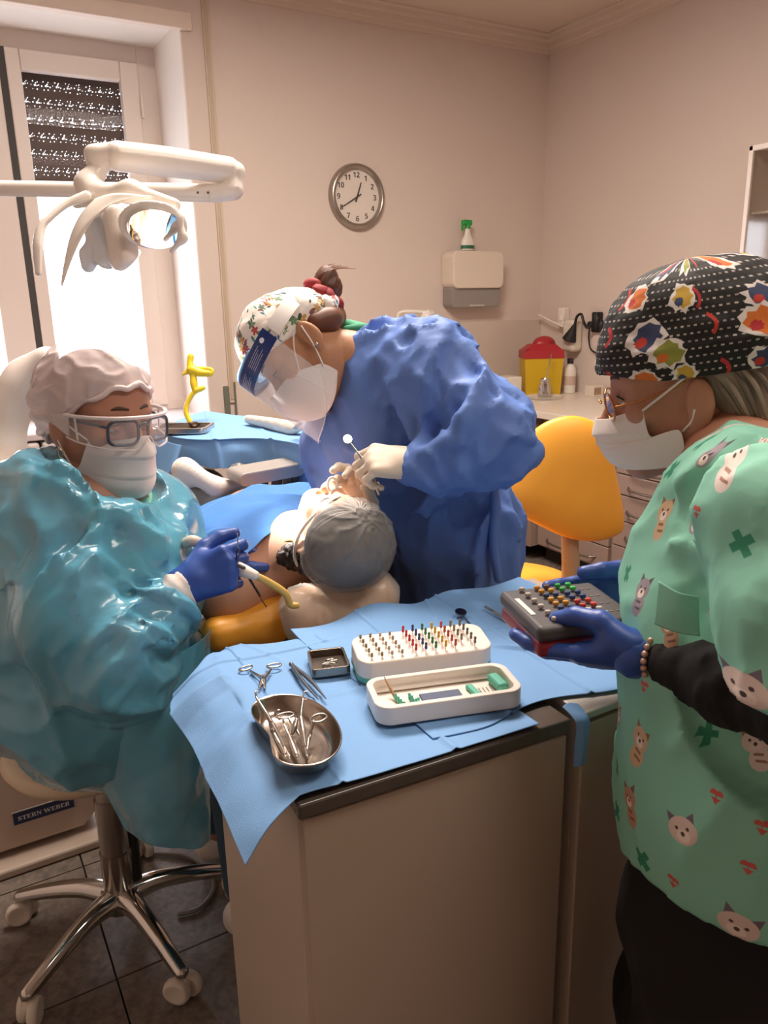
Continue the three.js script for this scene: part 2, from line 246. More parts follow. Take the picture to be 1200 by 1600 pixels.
// floor slab and its large tiles
const slab = struct('floor', boxAB(XL - 0.3, XR + 0.3, -0.15, -0.012, ZB - 0.6, ZF + 0.2, 0), std('#4a423c', 0.8));
{
  const tex = [0, 1, 2].map((k) => canvasTex(256, 256, (x, w, h) => { x.fillStyle = ['#73675e', '#6c6159', '#786c62'][k]; x.fillRect(0, 0, w, h); for (let i = 0; i < 2600; i++) { const s = rnd(); x.fillStyle = `rgba(${s > 0.5 ? '150,138,126' : '60,52,47'},${0.05 + rnd() * 0.1})`; const r = 1 + rnd() * 7; x.beginPath(); x.ellipse(rnd() * w, rnd() * h, r * 2, r * 0.6, rnd() * 3, 0, 7); x.fill(); } }));
  const tm_ = tex.map((t) => phys('#ffffff', 0.5, { map: t, roughness: 0.48 }));
  const S = 0.45, tg = box(S - 0.004, 0.012, S - 0.004, 0, 0, 0, 0.0015);
  for (let i = 0; i < 12; i++) for (let j = 0; j < 9; j++) { const x = XL + 0.2 + i * S, z = -4.1 + j * S; if (x > XR - 0.1 || z > -0.4) continue; const t = new THREE.Mesh(tg, tm_[(i * 5 + j * 3) % 3]); t.name = 'floor_tile'; t.position.set(x, -0.006, z); t.receiveShadow = t.castShadow = true; slab.add(t); }
}
struct('ceiling', boxAB(XL - 0.3, XR + 0.3, CEIL, CEIL + 0.2, ZB - 0.6, ZF + 0.2, 0), ceilPaint);
// back wall with the window opening
const WX0 = -0.25, WX1 = 1.37, WY0 = 0.93, WY1 = 2.96, WT = 0.6;
struct('wall_back', join(boxAB(XL - 0.3, WX0, 0, CEIL, ZB - WT, ZB, 0), boxAB(WX1, XR + 0.3, 0, CEIL, ZB - WT, ZB, 0), boxAB(WX0, WX1, 0, WY0 - 0.034, ZB - WT, ZB - 0.2, 0), boxAB(WX0, WX1, WY1, CEIL, ZB - WT, ZB, 0)), wallPaint);
struct('wall_right', boxAB(XR, XR + 0.2, 0, CEIL, ZB, ZF, 0), wallPaint);
struct('wall_left', boxAB(XL - 0.2, XL, 0, CEIL, ZB, ZF, 0), wallPaint);
struct('wall_front', boxAB(XL - 0.2, XR + 0.2, 0, CEIL, ZF, ZF + 0.2, 0), wallPaint);
// stepped cornice
const mirror = (g) => { g.scale(-1, 1, 1); const ix = g.index.array; for (let i = 0; i < ix.length; i += 3) { const q = ix[i]; ix[i] = ix[i + 1]; ix[i + 1] = q; } g.computeVertexNormals(); return g; };
const cornice = (len) => { const g = extrude([[0, 0], [0, -0.1], [0.012, -0.1], [0.016, -0.075], [0.03, -0.07], [0.034, -0.04], [0.062, -0.034], [0.066, -0.014], [0.09, -0.01], [0.09, 0]], len, 0); return g; };
{ const a = mirror(cornice(XR - WX1 + 3)); a.rotateY(Math.PI / 2); a.translate(WX1 - 3, CEIL, ZB); struct('trim_1', a, ceilPaint); const b = mirror(cornice(ZF - ZB)); b.translate(XR, CEIL, ZB); struct('trim_2', b, ceilPaint); }
// reveal lining, sill and pelmet of the window
struct('trim_3', join(boxAB(WX1 - 0.004, WX1 + 0.004, WY0, WY1, ZB - 0.5, ZB + 0.002, 0), boxAB(WX0 - 0.004, WX0 + 0.004, WY0, WY1, ZB - 0.5, ZB + 0.002, 0), boxAB(WX0, WX1, WY1 - 0.008, WY1, ZB - 0.5, ZB, 0)), revealPaint);
struct('trim_4', boxAB(-0.4, 1.425, 2.905, 2.985, ZB - 0.02, ZB + 0.035, 0.006), trimPaint);
struct('trim_5', join(boxAB(WX0, WX1, WY0 - 0.035, WY0, ZB - WT, ZB, 0.002), boxAB(-0.33, 1.42, WY0 - 0.035, WY0, ZB - 0.002, ZB + 0.05, 0.008)), std('#cfc3c4', 0.45));
// vertical cable trunking on the back wall
{ const t = struct('trim_6', join(boxAB(1.487, 1.527, 1.0, CEIL - 0.1, ZB - 0.001, ZB + 0.014, 0.004)), std('#cdb9a4', 0.6)); part(t, 'trunking_lid', boxAB(1.494, 1.514, 1.02, CEIL - 0.12, ZB + 0.012, ZB + 0.019, 0.003), std('#bda892', 0.6)); part(t, 'pipe_end', join(boxAB(1.455, 1.487, 0.9, 1.1, ZB, ZB + 0.02, 0.004), cyl(0.006, 0.006, 0.28, 1.52, 0.98, ZB + 0.02, 10)), std('#6d6f63', 0.5)); }
// window: outer frame, two sashes, panes
const ZW = -4.85;
{
  const w = new THREE.Group(); w.name = 'window_1'; w.userData.kind = 'structure'; scene.add(w); bases.set(w, V(0, 0, 0));
  const fr = std('#dccdc2', 0.4), fz = [ZW - 0.07, ZW];
  part(w, 'window_frame', join(boxAB(1.262, WX1, WY0, WY1, ...fz), boxAB(WX0, -0.14, WY0, WY1, ...fz), boxAB(-0.14, 1.262, WY1 - 0.1, WY1, ...fz), boxAB(-0.14, 1.262, WY0, WY0 + 0.03, ...fz)), fr);
  const sash = (x0, x1, z, l, r) => { const s = part(w, 'sash', join(boxAB(x0, x0 + l, WY0 + 0.03, WY1 - 0.1, z - 0.06, z, 0.008), boxAB(x1 - r, x1, WY0 + 0.03, WY1 - 0.1, z - 0.06, z, 0.008), boxAB(x0 + l, x1 - r, WY1 - 0.2, WY1 - 0.1, z - 0.06, z, 0.008), boxAB(x0 + l, x1 - r, WY0 + 0.03, WY0 + 0.11, z - 0.06, z, 0.008)), fr); part(s, 'pane', boxAB(x0 + l - 0.01, x1 - r + 0.01, WY0 + 0.1, WY1 - 0.19, z - 0.034, z - 0.03, 0), new THREE.MeshPhysicalMaterial({ color: 0xffffff, roughness: 0.0, transmission: 1, thickness: 0, ior: 1.45, specularIntensity: 0.05 })); return s; };
  const s1 = sash(0.585, 1.262, ZW + 0.02, 0.07, 0.1); sash(-0.14, 0.55, ZW + 0.02, 0.09, 0.16);
  part(s1, 'hinge', join(cyl(0.009, 0.009, 0.12, 1.266, 2.64, ZW + 0.03, 12), cyl(0.0095, 0.0095, 0.006, 1.266, 2.62, ZW + 0.03, 12)), fr);
  part(w, 'gasket', boxAB(0.548, 0.588, WY0 + 0.03, WY1 - 0.1, ZW - 0.05, ZW + 0.014, 0.004), std('#3c3734', 0.6));
  part(w, 'handle', join(boxAB(0.6, 0.62, 0.96, 1.05, ZW + 0.018, ZW + 0.034), boxAB(0.55, 0.62, 0.95, 0.966, ZW + 0.03, ZW + 0.045)), std('#35302e', 0.4));
  // roller shutter: perforated slats let points of daylight through
  const sm = std('#5c4d46', 0.7);
  const t = new THREE.Group(); t.name = 'roller_shutter'; t.userData = { label: 'brown slatted roller shutter half lowered behind the bright window', category: 'shutter' }; t.position.set(0.57, 2.2, ZW - 0.12); scene.add(t); bases.set(t, t.position.clone());
  const slats = [0, 1, 2].map(() => { const s = new THREE.Shape([[-0.77, 0], [0.77, 0], [0.77, 0.087], [-0.77, 0.087]].map(([x, y]) => new THREE.Vector2(x, y))); for (let i = 0; i < 27; i++) { const cx = -0.755 + (i + 0.5) * 0.056; for (let k = 0; k < 9; k++) { const a0 = k / 6 * Math.PI * 2 + (rnd() - 0.5) * 0.5, rr = k === 8 ? 0 : k < 6 ? 0.0185 + rnd() * 0.003 : 0.0105, R = k === 8 ? 0.0055 : 0.0019 + rnd() * 0.0016, x = cx + Math.cos(a0) * rr, y = 0.047 + Math.sin(a0) * rr * 1.15, n = 5, p = []; for (let q = 0; q < n * 2; q++) { const a = q / n * Math.PI, r = R * (q % 2 ? 0.5 : 1) * (0.8 + 0.4 * rnd()); p.push(new THREE.Vector2(x + Math.cos(a) * r, y + Math.sin(a) * r)); } s.holes.push(new THREE.Path(p)); } } return fix(new THREE.ExtrudeGeometry(s, { depth: 0.003, bevelEnabled: false })); });
  for (let i = 0; i < 9; i++) part(t, 'slat', slats[i % 3].clone().translate(0.565, 2.245 + i * 0.0865, ZW - 0.122), sm);
  part(t, 'bottom_bar', boxAB(-0.2, 1.33, 2.215, 2.247, ZW - 0.13, ZW - 0.11, 0.003), std('#4a3e38', 0.7));
}
// the lit panel of the ceiling luminaire
{ const t = thing('ceiling_lamp', 'white rectangular ceiling lamp above the treatment chair', 'lamp', [1.15, CEIL, -2.15]); part(t, 'housing', boxAB(0.48, 1.82, 3.125, CEIL, -2.48, -1.82, 0.01), whitePlastic); part(t, 'diffuser', boxAB(0.51, 1.79, 3.115, 3.13, -2.45, -1.85, 0.003), std('#ffffff', 0.5, 0, { emissive: new THREE.Color(1, 0.9, 0.78), emissiveIntensity: 1.2 })); }
for (const [lx, lz, l] of [[1.3, -0.1, 'second white ceiling lamp over the near half of the room']]) { const t = thing('ceiling_lamp', l, 'lamp', [lx, CEIL, lz]); part(t, 'housing', boxAB(lx - 0.67, lx + 0.67, 3.125, CEIL, lz - 0.33, lz + 0.33, 0.01), whitePlastic); part(t, 'diffuser', boxAB(lx - 0.64, lx + 0.64, 3.115, 3.13, lz - 0.3, lz + 0.3, 0.003), std('#ffffff', 0.5, 0, { emissive: new THREE.Color(1, 0.9, 0.78), emissiveIntensity: 1.2 })); }
// radiator under the window
{
  const t = thing('radiator', 'white sectional radiator under the window', 'radiator', [0.5, 0.12, ZB - 0.1]);
  for (let i = 0; i < 12; i++) { const x = 0.06 + i * 0.078; part(t, 'radiator_section', join(boxAB(x, x + 0.074, 0.12, 0.86, -4.42, -4.37, 0.012), boxAB(x + 0.004, x + 0.07, 0.79, 0.885, -4.44, -4.3, 0.018), boxAB(x + 0.004, x + 0.07, 0.12, 0.2, -4.44, -4.3, 0.018), boxAB(x + 0.012, x + 0.062, 0.2, 0.79, -4.325, -4.3, 0.01)), std('#d6cbc8', 0.4)); }
}
// clock
{
  const c = onPlane(556, 308, 2, ZB), t = thing('wall_clock', 'round silver-rimmed wall clock with black numerals', 'clock', c), R = 0.186, z0 = ZB;
  const rim = lathe([[R - 0.002, 0], [R, 0.01], [R - 0.004, 0.032], [R - 0.016, 0.045], [R - 0.03, 0.04], [R - 0.036, 0.022], [R - 0.036, 0.012]], 64); rim.rotateX(Math.PI / 2); rim.translate(c.x, c.y, z0); part(t, 'rim', rim, std('#a79d92', 0.3, 0.85));
  const face = cyl(R - 0.03, R - 0.03, 0.014, 0, 0, 0, 64); face.rotateX(Math.PI / 2); face.translate(c.x, c.y, z0 + 0.007); const dial = part(t, 'dial', face, std('#e2d6cb', 0.6));
  const font = await new FontLoader().loadAsync('fonts/droid/droid_sans_bold.typeface.json');
  globalThis.boldFont = font;
  for (let i = 1; i <= 12; i++) { const g = new TextGeometry(String(i), { font, size: 0.03, depth: 0.0012, curveSegments: 4 }); g.computeBoundingBox(); const b = g.boundingBox, a = i * Math.PI / 6, r = 0.122; g.translate(c.x + Math.sin(a) * r - (b.max.x + b.min.x) / 2, c.y + Math.cos(a) * r - 0.015, z0 + 0.014); part(dial, 'numeral', fix(g), std('#3a332f', 0.6)); }
  const handG = (a, l, w) => { const g = extrude([[-w, -0.03], [w, -0.03], [w * 0.6, l], [-w * 0.6, l]], 0.002, 0.0004); g.rotateZ(-a); return g; };
  const h1 = handG((12 + 40 / 60) * Math.PI / 6, 0.085, 0.0045), h2 = handG(40 * Math.PI / 30, 0.118, 0.0035); h1.translate(c.x, c.y, z0 + 0.017); h2.translate(c.x, c.y, z0 + 0.02);
  part(t, 'hour_hand', h1, std('#2b2522', 0.5)); part(t, 'minute_hand', h2, std('#2b2522', 0.5));
  const gl = cyl(R - 0.034, R - 0.034, 0.002, 0, 0, 0, 48); gl.rotateX(Math.PI / 2); gl.translate(c.x, c.y, z0 + 0.03); part(t, 'glass', gl, new THREE.MeshPhysicalMaterial({ color: 0xffffff, roughness: 0.02, transmission: 1, thickness: 0 }));
}
// towel dispenser and spray bottle on it
{
  const x0 = 2.985, x1 = 3.375, t = thing('paper_towel_dispenser', 'white paper towel dispenser with grey window on back wall', 'dispenser', [3.18, 1.51, ZB]);
  const sh = roundRect(x1 - x0, 0.215, 0.035), g = extrude(sh, 0.12, 0.008); g.translate(3.18, 1.74, ZB + 0.012); part(t, 'cover', g, std('#dccdbd', 0.35));
  const g2 = extrude(roundRect(x1 - x0 - 0.01, 0.13, 0.025), 0.1, 0.006); g2.translate(3.18, 1.575, ZB + 0.012); const b = part(t, 'window', g2, std('#8d8580', 0.25)); part(b, 'outlet', boxAB(3.12, 3.24, 1.508, 1.522, ZB + 0.05, ZB + 0.122, 0.004), std('#b3a9a2', 0.4));
  part(t, 'lock', join(boxAB(x1 + 0.006, x1 + 0.03, 1.645, 1.668, ZB + 0.03, ZB + 0.06, 0.004), boxAB(3.23, 3.25, 1.652, 1.658, ZB + 0.13, ZB + 0.136, 0.001)), std('#3c3430', 0.5));
  const c = V(3.135, 1.858, ZB + 0.07), s = thing('spray_bottle', 'white spray bottle with green trigger on top of towel dispenser', 'bottle', c);
  const body = lathe([[0, 0], [0.04, 0], [0.045, 0.008], [0.045, 0.05], [0.04, 0.065], [0.022, 0.1], [0.016, 0.13], [0.016, 0.15], [0, 0.15]]); body.scale(1.05, 1, 0.7); body.translate(c.x, c.y, c.z); part(s, 'body', body, whitePlastic);
  const lab = lathe([[0.0462, 0.012], [0.0462, 0.034]]); lab.scale(1.05, 1, 0.7); lab.translate(c.x, c.y, c.z); part(s, 'green_band', lab, std('#2e6a45', 0.5));
  part(s, 'trigger_head', join(box(0.075, 0.034, 0.032, c.x - 0.008, c.y + 0.172, c.z, 0.01), cyl(0.019, 0.017, 0.03, c.x, c.y + 0.152, c.z, 18), box(0.012, 0.04, 0.014, c.x - 0.042, c.y + 0.142, c.z, 0.004)), std('#1f9a44', 0.4));
}
// pale splash panel above the counter
struct('trim_7', boxAB(2.985, XR, 0.93, 1.41, ZB, ZB + 0.008, 0.002), std('#cdbdb0', 0.35));
// L-shaped counter
const YC = 0.93;
{
  const m = phys('#e3d6c6', 0.35), L = [[1.9, -4.34], [1.9, -3.52], [2.86, -3.52], [2.98, -3.4], [2.98, -0.9], [3.825, -0.9], [3.825, -4.34]];
  const g = extrude(L.map(([x, z]) => [x, -z]), 0.034, 0.003); g.rotateX(-Math.PI / 2); g.translate(0, YC - 0.037, 0);
  const t = solo('worktop', 'cream L-shaped worktop in the far corner carrying the sharps bin', 'worktop', g, m, V(3.2, YC - 0.04, -3.9));
  part(t, 'seam', boxAB(2.979, 2.9825, YC - 0.036, YC + 0.0012, -3.402, -3.398, 0), std('#7b6d60', 0.6));
  const wood = std('#9c8377', 0.5), dark = std('#3d3029', 0.7), front = std('#a1887c', 0.45), han = std('#8e857c', 0.3, 0.9);
  // units along the back wall
  const bu = thing('base_cabinet', 'taupe base cabinet with door along the back wall under worktop', 'cabinet', [2.4, 0, -3.9]);
  part(bu, 'carcass', join(boxAB(1.92, 2.99, 0.1, YC - 0.1, -4.3, -3.58, 0.002)), wood); part(bu, 'plinth', boxAB(1.92, 2.99, 0, 0.1, -4.25, -3.64, 0.002), dark); part(bu, 'gap_rail', boxAB(1.92, 2.99, YC - 0.1, YC - 0.04, -4.3, -3.66, 0.002), dark);
  for (const [a, b] of [[1.93, 2.43], [2.44, 2.95]]) { const d = part(bu, 'door', boxAB(a, b, 0.11, YC - 0.105, -3.58, -3.56, 0.004), front); part(d, 'handle', boxAB(b - 0.03, b - 0.015, 0.62, 0.76, -3.56, -3.54, 0.004), han); }
  // drawer units along the right wall
  const zs = [-3.42, -2.83, -2.36, -1.9, -1.44];
  const cu = thing('corner_cabinet', 'dark taupe corner drawer cabinet behind orange stool backrest', 'cabinet', [3.4, 0, -3.4]);
  const unit = (t, z0, z1, rows) => { part(t, 'carcass', boxAB(3.06, 3.8, 0.1, YC - 0.04, z0, z1, 0.002), wood); part(t, 'plinth', boxAB(3.12, 3.78, 0, 0.1, z0, z1, 0.001), dark); let y = YC - 0.1; rows.forEach((h) => { const d = part(t, 'drawer', boxAB(3.035, 3.06, y - h + 0.006, y, z0 + 0.012, z1 - 0.012, 0.004), front); const gr = part(d, 'handle', tube([V(3.035, y - h * 0.55, z0 + 0.1), V(3.005, y - h * 0.55 - 0.004, z0 + 0.13), V(3.005, y - h * 0.55 - 0.004, z1 - 0.13), V(3.035, y - h * 0.55, z1 - 0.1)], 0.006, { seg: 8 }), han); y -= h; }); };
  unit(cu, zs[0], zs[1], [0.09, 0.1, 0.1, 0.3, 0.13]);
  const labs = ['taupe drawer cabinet with slim handles just left of the standing woman in green', 'taupe drawer cabinet partly hidden behind the standing woman in green', 'taupe drawer cabinet at the near end of right worktop'];
  for (let i = 1; i < 4; i++) { const t = thing('drawer_cabinet', labs[i - 1], 'cabinet', [3.4, 0, (zs[i] + zs[i + 1]) / 2]); unit(t, zs[i] + 0.003, zs[i + 1] - 0.003, [0.085, 0.085, 0.11, 0.14, 0.14, 0.16]); }
  const fill = thing('corner_filler', 'narrow taupe corner post joining the two cabinet runs', 'post', [3.0, 0, -3.5]); part(fill, 'panel', boxAB(2.99, 3.3, 0.1, YC - 0.04, -3.58, -3.425, 0.003), wood);
}
// things on the counter
{
  const on = (x, y) => onPlane(x, y, 1, YC + 0.001);
  let c = V(3.56, YC, -4.02), t = thing('sharps_bin', 'yellow sharps bin with red lid in the corner of the worktop', 'bin', c);
  const prism = (w0, w1, d, h, y) => { const g = new THREE.CylinderGeometry(w1 / 1.414, w0 / 1.414, h, 4, 1); g.rotateY(Math.PI / 4); g.scale(1, 1, d); g.rotateY(-0.5); g.translate(c.x, y + h / 2, c.z); return toCreasedNormals(fix(g).toNonIndexed(), 0.5); };
  part(t, 'tub', prism(0.23, 0.255, 0.75, 0.24, YC), std('#c9a316', 0.45)); const l = part(t, 'lid', join(fix(prism(0.268, 0.26, 0.75, 0.05, YC + 0.24)), fix(prism(0.25, 0.16, 0.75, 0.04, YC + 0.29)), sph(0.075, V(c.x + 0.02, YC + 0.325, c.z), 1.15, 0.75, 0.8)), std('#a5252b', 0.4));
  part(l, 'latch', box(0.02, 0.05, 0.02, c.x - 0.14, YC + 0.28, c.z + 0.02, 0.004), std('#8c1d22', 0.4));
  c = V(3.73, YC, -3.92); t = thing('bottle', 'white plastic bottle with dark cap beside the sharps bin', 'bottle', c);
  const b = lathe([[0, 0], [0.036, 0], [0.04, 0.006], [0.04, 0.15], [0.033, 0.175], [0.018, 0.19], [0.018, 0.2], [0, 0.2]]); b.translate(c.x, c.y, c.z); part(t, 'body', b, whitePlastic); part(t, 'label', cyl(0.0405, 0.0405, 0.06, c.x, YC + 0.085, c.z), std('#c9b09f', 0.6)); part(t, 'cap', cyl(0.021, 0.021, 0.034, c.x, YC + 0.214, c.z), std('#26262e', 0.4));
  c = V(3.42, YC, -3.82); t = thing('steel_jar', 'small steel jar holding a thin instrument in front of sharps bin', 'jar', c);
  const j = lathe([[0, 0], [0.04, 0], [0.042, 0.004], [0.042, 0.07], [0.03, 0.09], [0.03, 0.12], [0.034, 0.125], [0.027, 0.125], [0.026, 0.1], [0, 0.1]]); j.translate(c.x, c.y, c.z); part(t, 'body', j, chrome);
  solo('hand_instrument', 'thin steel instrument leaning out of the small steel jar', 'instrument', tube([V(c.x + 0.005, YC + 0.11, c.z), V(c.x + 0.05, YC + 0.2, c.z - 0.02), V(c.x + 0.085, YC + 0.27, c.z - 0.04)], 0.004, { seg: 8 }), steel, V(c.x, YC + 0.11, c.z));
  c = V(3.2, YC, -4.05); t = thing('tissue_box', 'white box with dark slot at the left end of worktop clutter', 'box', c); part(t, 'box', box(0.34, 0.13, 0.14, c.x, YC + 0.065, c.z, 0.012), whitePlastic); part(t, 'slot', box(0.12, 0.024, 0.006, c.x + 0.03, YC + 0.068, c.z + 0.069, 0.002), blackPlastic);
  c = V(3.74, YC, -3.7); t = thing('cube_box', 'small cream cube box with brown label on the worktop', 'box', c); part(t, 'box', box(0.085, 0.07, 0.085, c.x, YC + 0.035, c.z, 0.004), creamPlastic); part(t, 'label', box(0.06, 0.045, 0.002, c.x - 0.012, YC + 0.035, c.z + 0.0425, 0), std('#a5876c', 0.6));
  c = V(3.5, YC, -3.1); t = thing('steel_tray', 'dark steel tray on the worktop near the gold glasses', 'tray', c); part(t, 'plate', join(box(0.3, 0.01, 0.2, c.x, YC + 0.006, c.z, 0.004), box(0.32, 0.008, 0.22, c.x, YC + 0.018, c.z, 0.003)), std('#8d8781', 0.3, 0.8));
  c = V(3.36, YC, -3.76); t = thing('glass_dish', 'clear shallow glass dish around the steel jar', 'dish', c); { const g = lathe([[0, 0.001], [0.1, 0.002], [0.112, 0.02], [0.115, 0.02], [0.103, 0.0], [0, 0]]); g.translate(c.x + 0.03, YC + 0.001, c.z - 0.03); part(t, 'dish', g, phys('#e8e4de', 0.1, { transparent: true, opacity: 0.35 })); }
}
// fittings on the right wall
{
  let t = thing('soap_dispenser', 'cream wall soap dispenser with long white elbow lever', 'dispenser', [XR, 1.3, -3.95]);
  part(t, 'body', join(boxAB(XR - 0.1, XR, 1.2, 1.41, -4.02, -3.91, 0.03)), creamPlastic); part(t, 'bracket', join(boxAB(XR - 0.06, XR, 1.37, 1.49, -4.11, -4.05, 0.012), cyl(0.022, 0.022, 0.03, XR - 0.05, 1.42, -4.07, 16)), whitePlastic); part(t, 'lever', tube([V(XR - 0.06, 1.36, -4.03), V(XR - 0.08, 1.4, -4.15), V(XR - 0.07, 1.44, -4.28)], [0.009, 0.007, 0.009], { seg: 8 }), whitePlastic);
  t = thing('gooseneck_lamp', 'black gooseneck clip lamp on the right wall', 'lamp', [XR, 1.4, -3.78]);
  const q = (x, y, d = 0.1) => onPlane(x, y, 0, XR - d);
  part(t, 'clip', join(sph(0.035, q(931, 502, 0.05), 0.6, 1.5, 0.8), sph(0.03, q(939, 508, 0.04), 0.7, 1.2, 0.8), place(cyl(0.02, 0.02, 0.05), q(925, 507, 0.03), V(0, 1, 0)), boxAB(XR - 0.03, XR, 1.33, 1.46, -3.82, -3.74, 0.01)), blackPlastic);
  part(t, 'neck', tube([q(927, 505, 0.06), q(918, 512), q(912, 503), q(908, 491), q(902, 494), q(898, 508)], 0.009, { seg: 10 }), blackPlastic);
  const a = q(899, 505), d = q(890, 529).sub(a), sh = lathe([[0.008, 0], [0.014, 0.02], [0.045, 0.11], [0.048, 0.118], [0.044, 0.118], [0.012, 0.022]]); sh.rotateX(Math.PI / 2); place(sh, a, d); part(t, 'lamp_shade', sh, blackPlastic);
  part(t, 'cable', tube([q(921, 512, 0.03), q(920, 530, 0.02), q(923, 545, 0.02), q(932, 551, 0.02), q(941, 548, 0.02)], 0.005, { seg: 8 }), blackPlastic);
  // glazed wall cupboard
  t = thing('wall_cabinet', 'glass-fronted wall cabinet with white aluminium frame at right', 'cabinet', [3.65, 1.63, -2.1]);
  const al = std('#efe2da', 0.35, 0.2), y0 = 1.632, y1 = 2.225, z0 = -2.55, z1 = -1.6, x = 3.5;
  part(t, 'carcass', join(boxAB(x + 0.02, XR, y0, y0 + 0.016, z0, z1), boxAB(x + 0.02, XR, y1 - 0.016, y1, z0, z1), boxAB(x + 0.02, XR, y0, y1, z0, z0 + 0.016), boxAB(x + 0.02, XR, y0, y1, z1 - 0.016, z1), boxAB(XR - 0.01, XR, y0, y1, z0, z1)), std('#ddcfc4', 0.6));
  part(t, 'shelf', boxAB(x + 0.04, XR - 0.01, 1.92, 1.932, z0 + 0.016, z1 - 0.016, 0.001), std('#b7aaa0', 0.4));
  const d1 = part(t, 'door', join(boxAB(x, x + 0.02, y0, y1, z0, z0 + 0.022), boxAB(x, x + 0.02, y0, y1, z1 - 0.022, z1), boxAB(x, x + 0.02, y0, y0 + 0.024, z0, z1), boxAB(x, x + 0.02, y1 - 0.024, y1, z0, z1)), al);
  part(d1, 'pane', boxAB(x + 0.008, x + 0.012, y0 + 0.02, y1 - 0.02, z0 + 0.02, z1 - 0.02, 0), new THREE.MeshPhysicalMaterial({ color: '#f4f2ee', roughness: 0.06, transmission: 1, thickness: 0 }));
  // white bent tap behind the dentist, a crumpled glove on it
  const pz = ZB + 0.05; t = thing('wall_tap', 'white bent wall tap behind the blue gown', 'tap', [2.62, 1.35, ZB]);
  part(t, 'spout', tube([V(2.62, 1.2, ZB + 0.01), V(2.615, 1.3, pz), V(2.615, 1.47, pz), V(2.63, 1.485, pz + 0.01), V(2.73, 1.485, pz + 0.06), V(2.77, 1.475, pz + 0.08)], 0.011, { seg: 10 }), whitePlastic); part(t, 'flange', box(0.07, 0.07, 0.02, 2.62, 1.2, ZB + 0.01, 0.008), whitePlastic);
  solo('crumpled_wrap', 'crumpled white plastic wrap hanging on the bent tap', 'wrap', solid([ell(V(2.78, 1.43, pz + 0.08), [0.055, 0.07, 0.04]), ell(V(2.81, 1.38, pz + 0.08), [0.05, 0.06, 0.04])], 0.008, { disp: (p) => 0.02 * fbm(p.x * 26, p.y * 26, p.z * 26) }), phys('#e6dcd6', 0.35), V(2.78, 1.4, pz + 0.08));
}

// ---------- cloth laid in rows of points ----------
function cr(a, t) { const n = a.length - 1, f = clamp(t) * n, i = Math.min(n - 1, Math.floor(f)), u = f - i, p0 = a[Math.max(0, i - 1)], p1 = a[i], p2 = a[i + 1], p3 = a[Math.min(n, i + 2)]; const g = (k) => 0.5 * (2 * p1[k] + (p2[k] - p0[k]) * u + (2 * p0[k] - 5 * p1[k] + 4 * p2[k] - p3[k]) * u * u + (3 * p1[k] - p0[k] - 3 * p2[k] + p3[k]) * u * u * u); return V(g('x'), g('y'), g('z')); }
const lin = (a, t) => { const n = a.length - 1, f = clamp(t) * n, i = Math.min(n - 1, Math.floor(f)); return a[i].clone().lerp(a[i + 1], f - i); };
const patch = (rows, nu, nv, th, disp, crease = 0, straight = false) => sheet((u, v) => { const p = (straight ? lin : cr)(rows.map((r) => (straight ? lin : cr)(r, u)), v); if (disp) p.add(disp(p, u, v)); return p; }, nu, nv, th, crease);

// ---------- foreground cabinets ----------
const YT = 0.97;
const lam = phys('#cdbba8', 0.32, { clearcoat: 0.25, clearcoatRoughness: 0.3 }), lamFront = std('#b8a491', 0.5), topEdge = phys('#564c45', 0.25, { clearcoat: 0.4 });
{
  const t = thing('instrument_cabinet', 'glossy taupe cabinet in the foreground with dark worktop edge under blue drapes', 'cabinet', [0.52, 0, -0.98]);
  const yaw = (g) => { g.translate(-0.307, 0, 0.754); g.rotateY(-0.06); g.translate(0.307, 0, -0.754); return g; };
  part(t, 'carcass', yaw(boxAB(0.313, 0.722, 0.07, YT - 0.022, -1.195, -0.776, 0.002)), lam); part(t, 'front_door', yaw(boxAB(0.313, 0.722, 0.075, YT - 0.03, -0.777, -0.757, 0.003)), lamFront); part(t, 'worktop', yaw(boxAB(0.307, 0.725, YT - 0.025, YT - 0.003, -1.2, -0.752, 0.004)), topEdge);
  for (const [x, z] of [[0.36, -0.82], [0.67, -0.82], [0.36, -1.17], [0.67, -1.17]]) part(t, 'caster', yaw(join(cyl(0.03, 0.03, 0.03, x, 0.03, z).rotateX(0), cyl(0.012, 0.012, 0.03, x, 0.06, z))), blackPlastic);
  const s = thing('side_cabinet', 'darker taupe cabinet right of the foreground cabinet beside the standing woman', 'cabinet', [0.9, 0, -0.95]);
  part(s, 'carcass', boxAB(0.748, 1.06, 0.07, YT - 0.012, -1.2, -0.744, 0.002), lam); part(s, 'front_door', boxAB(0.748, 1.06, 0.075, YT - 0.022, -0.746, -0.728, 0.003), lamFront); part(s, 'worktop', boxAB(0.746, 1.06, YT - 0.012, YT, -1.2, -0.724, 0.003), phys('#b9b2aa', 0.3)); part(s, 'plinth', boxAB(0.76, 1.05, 0, 0.07, -1.18, -0.76, 0.002), blackPlastic);
}
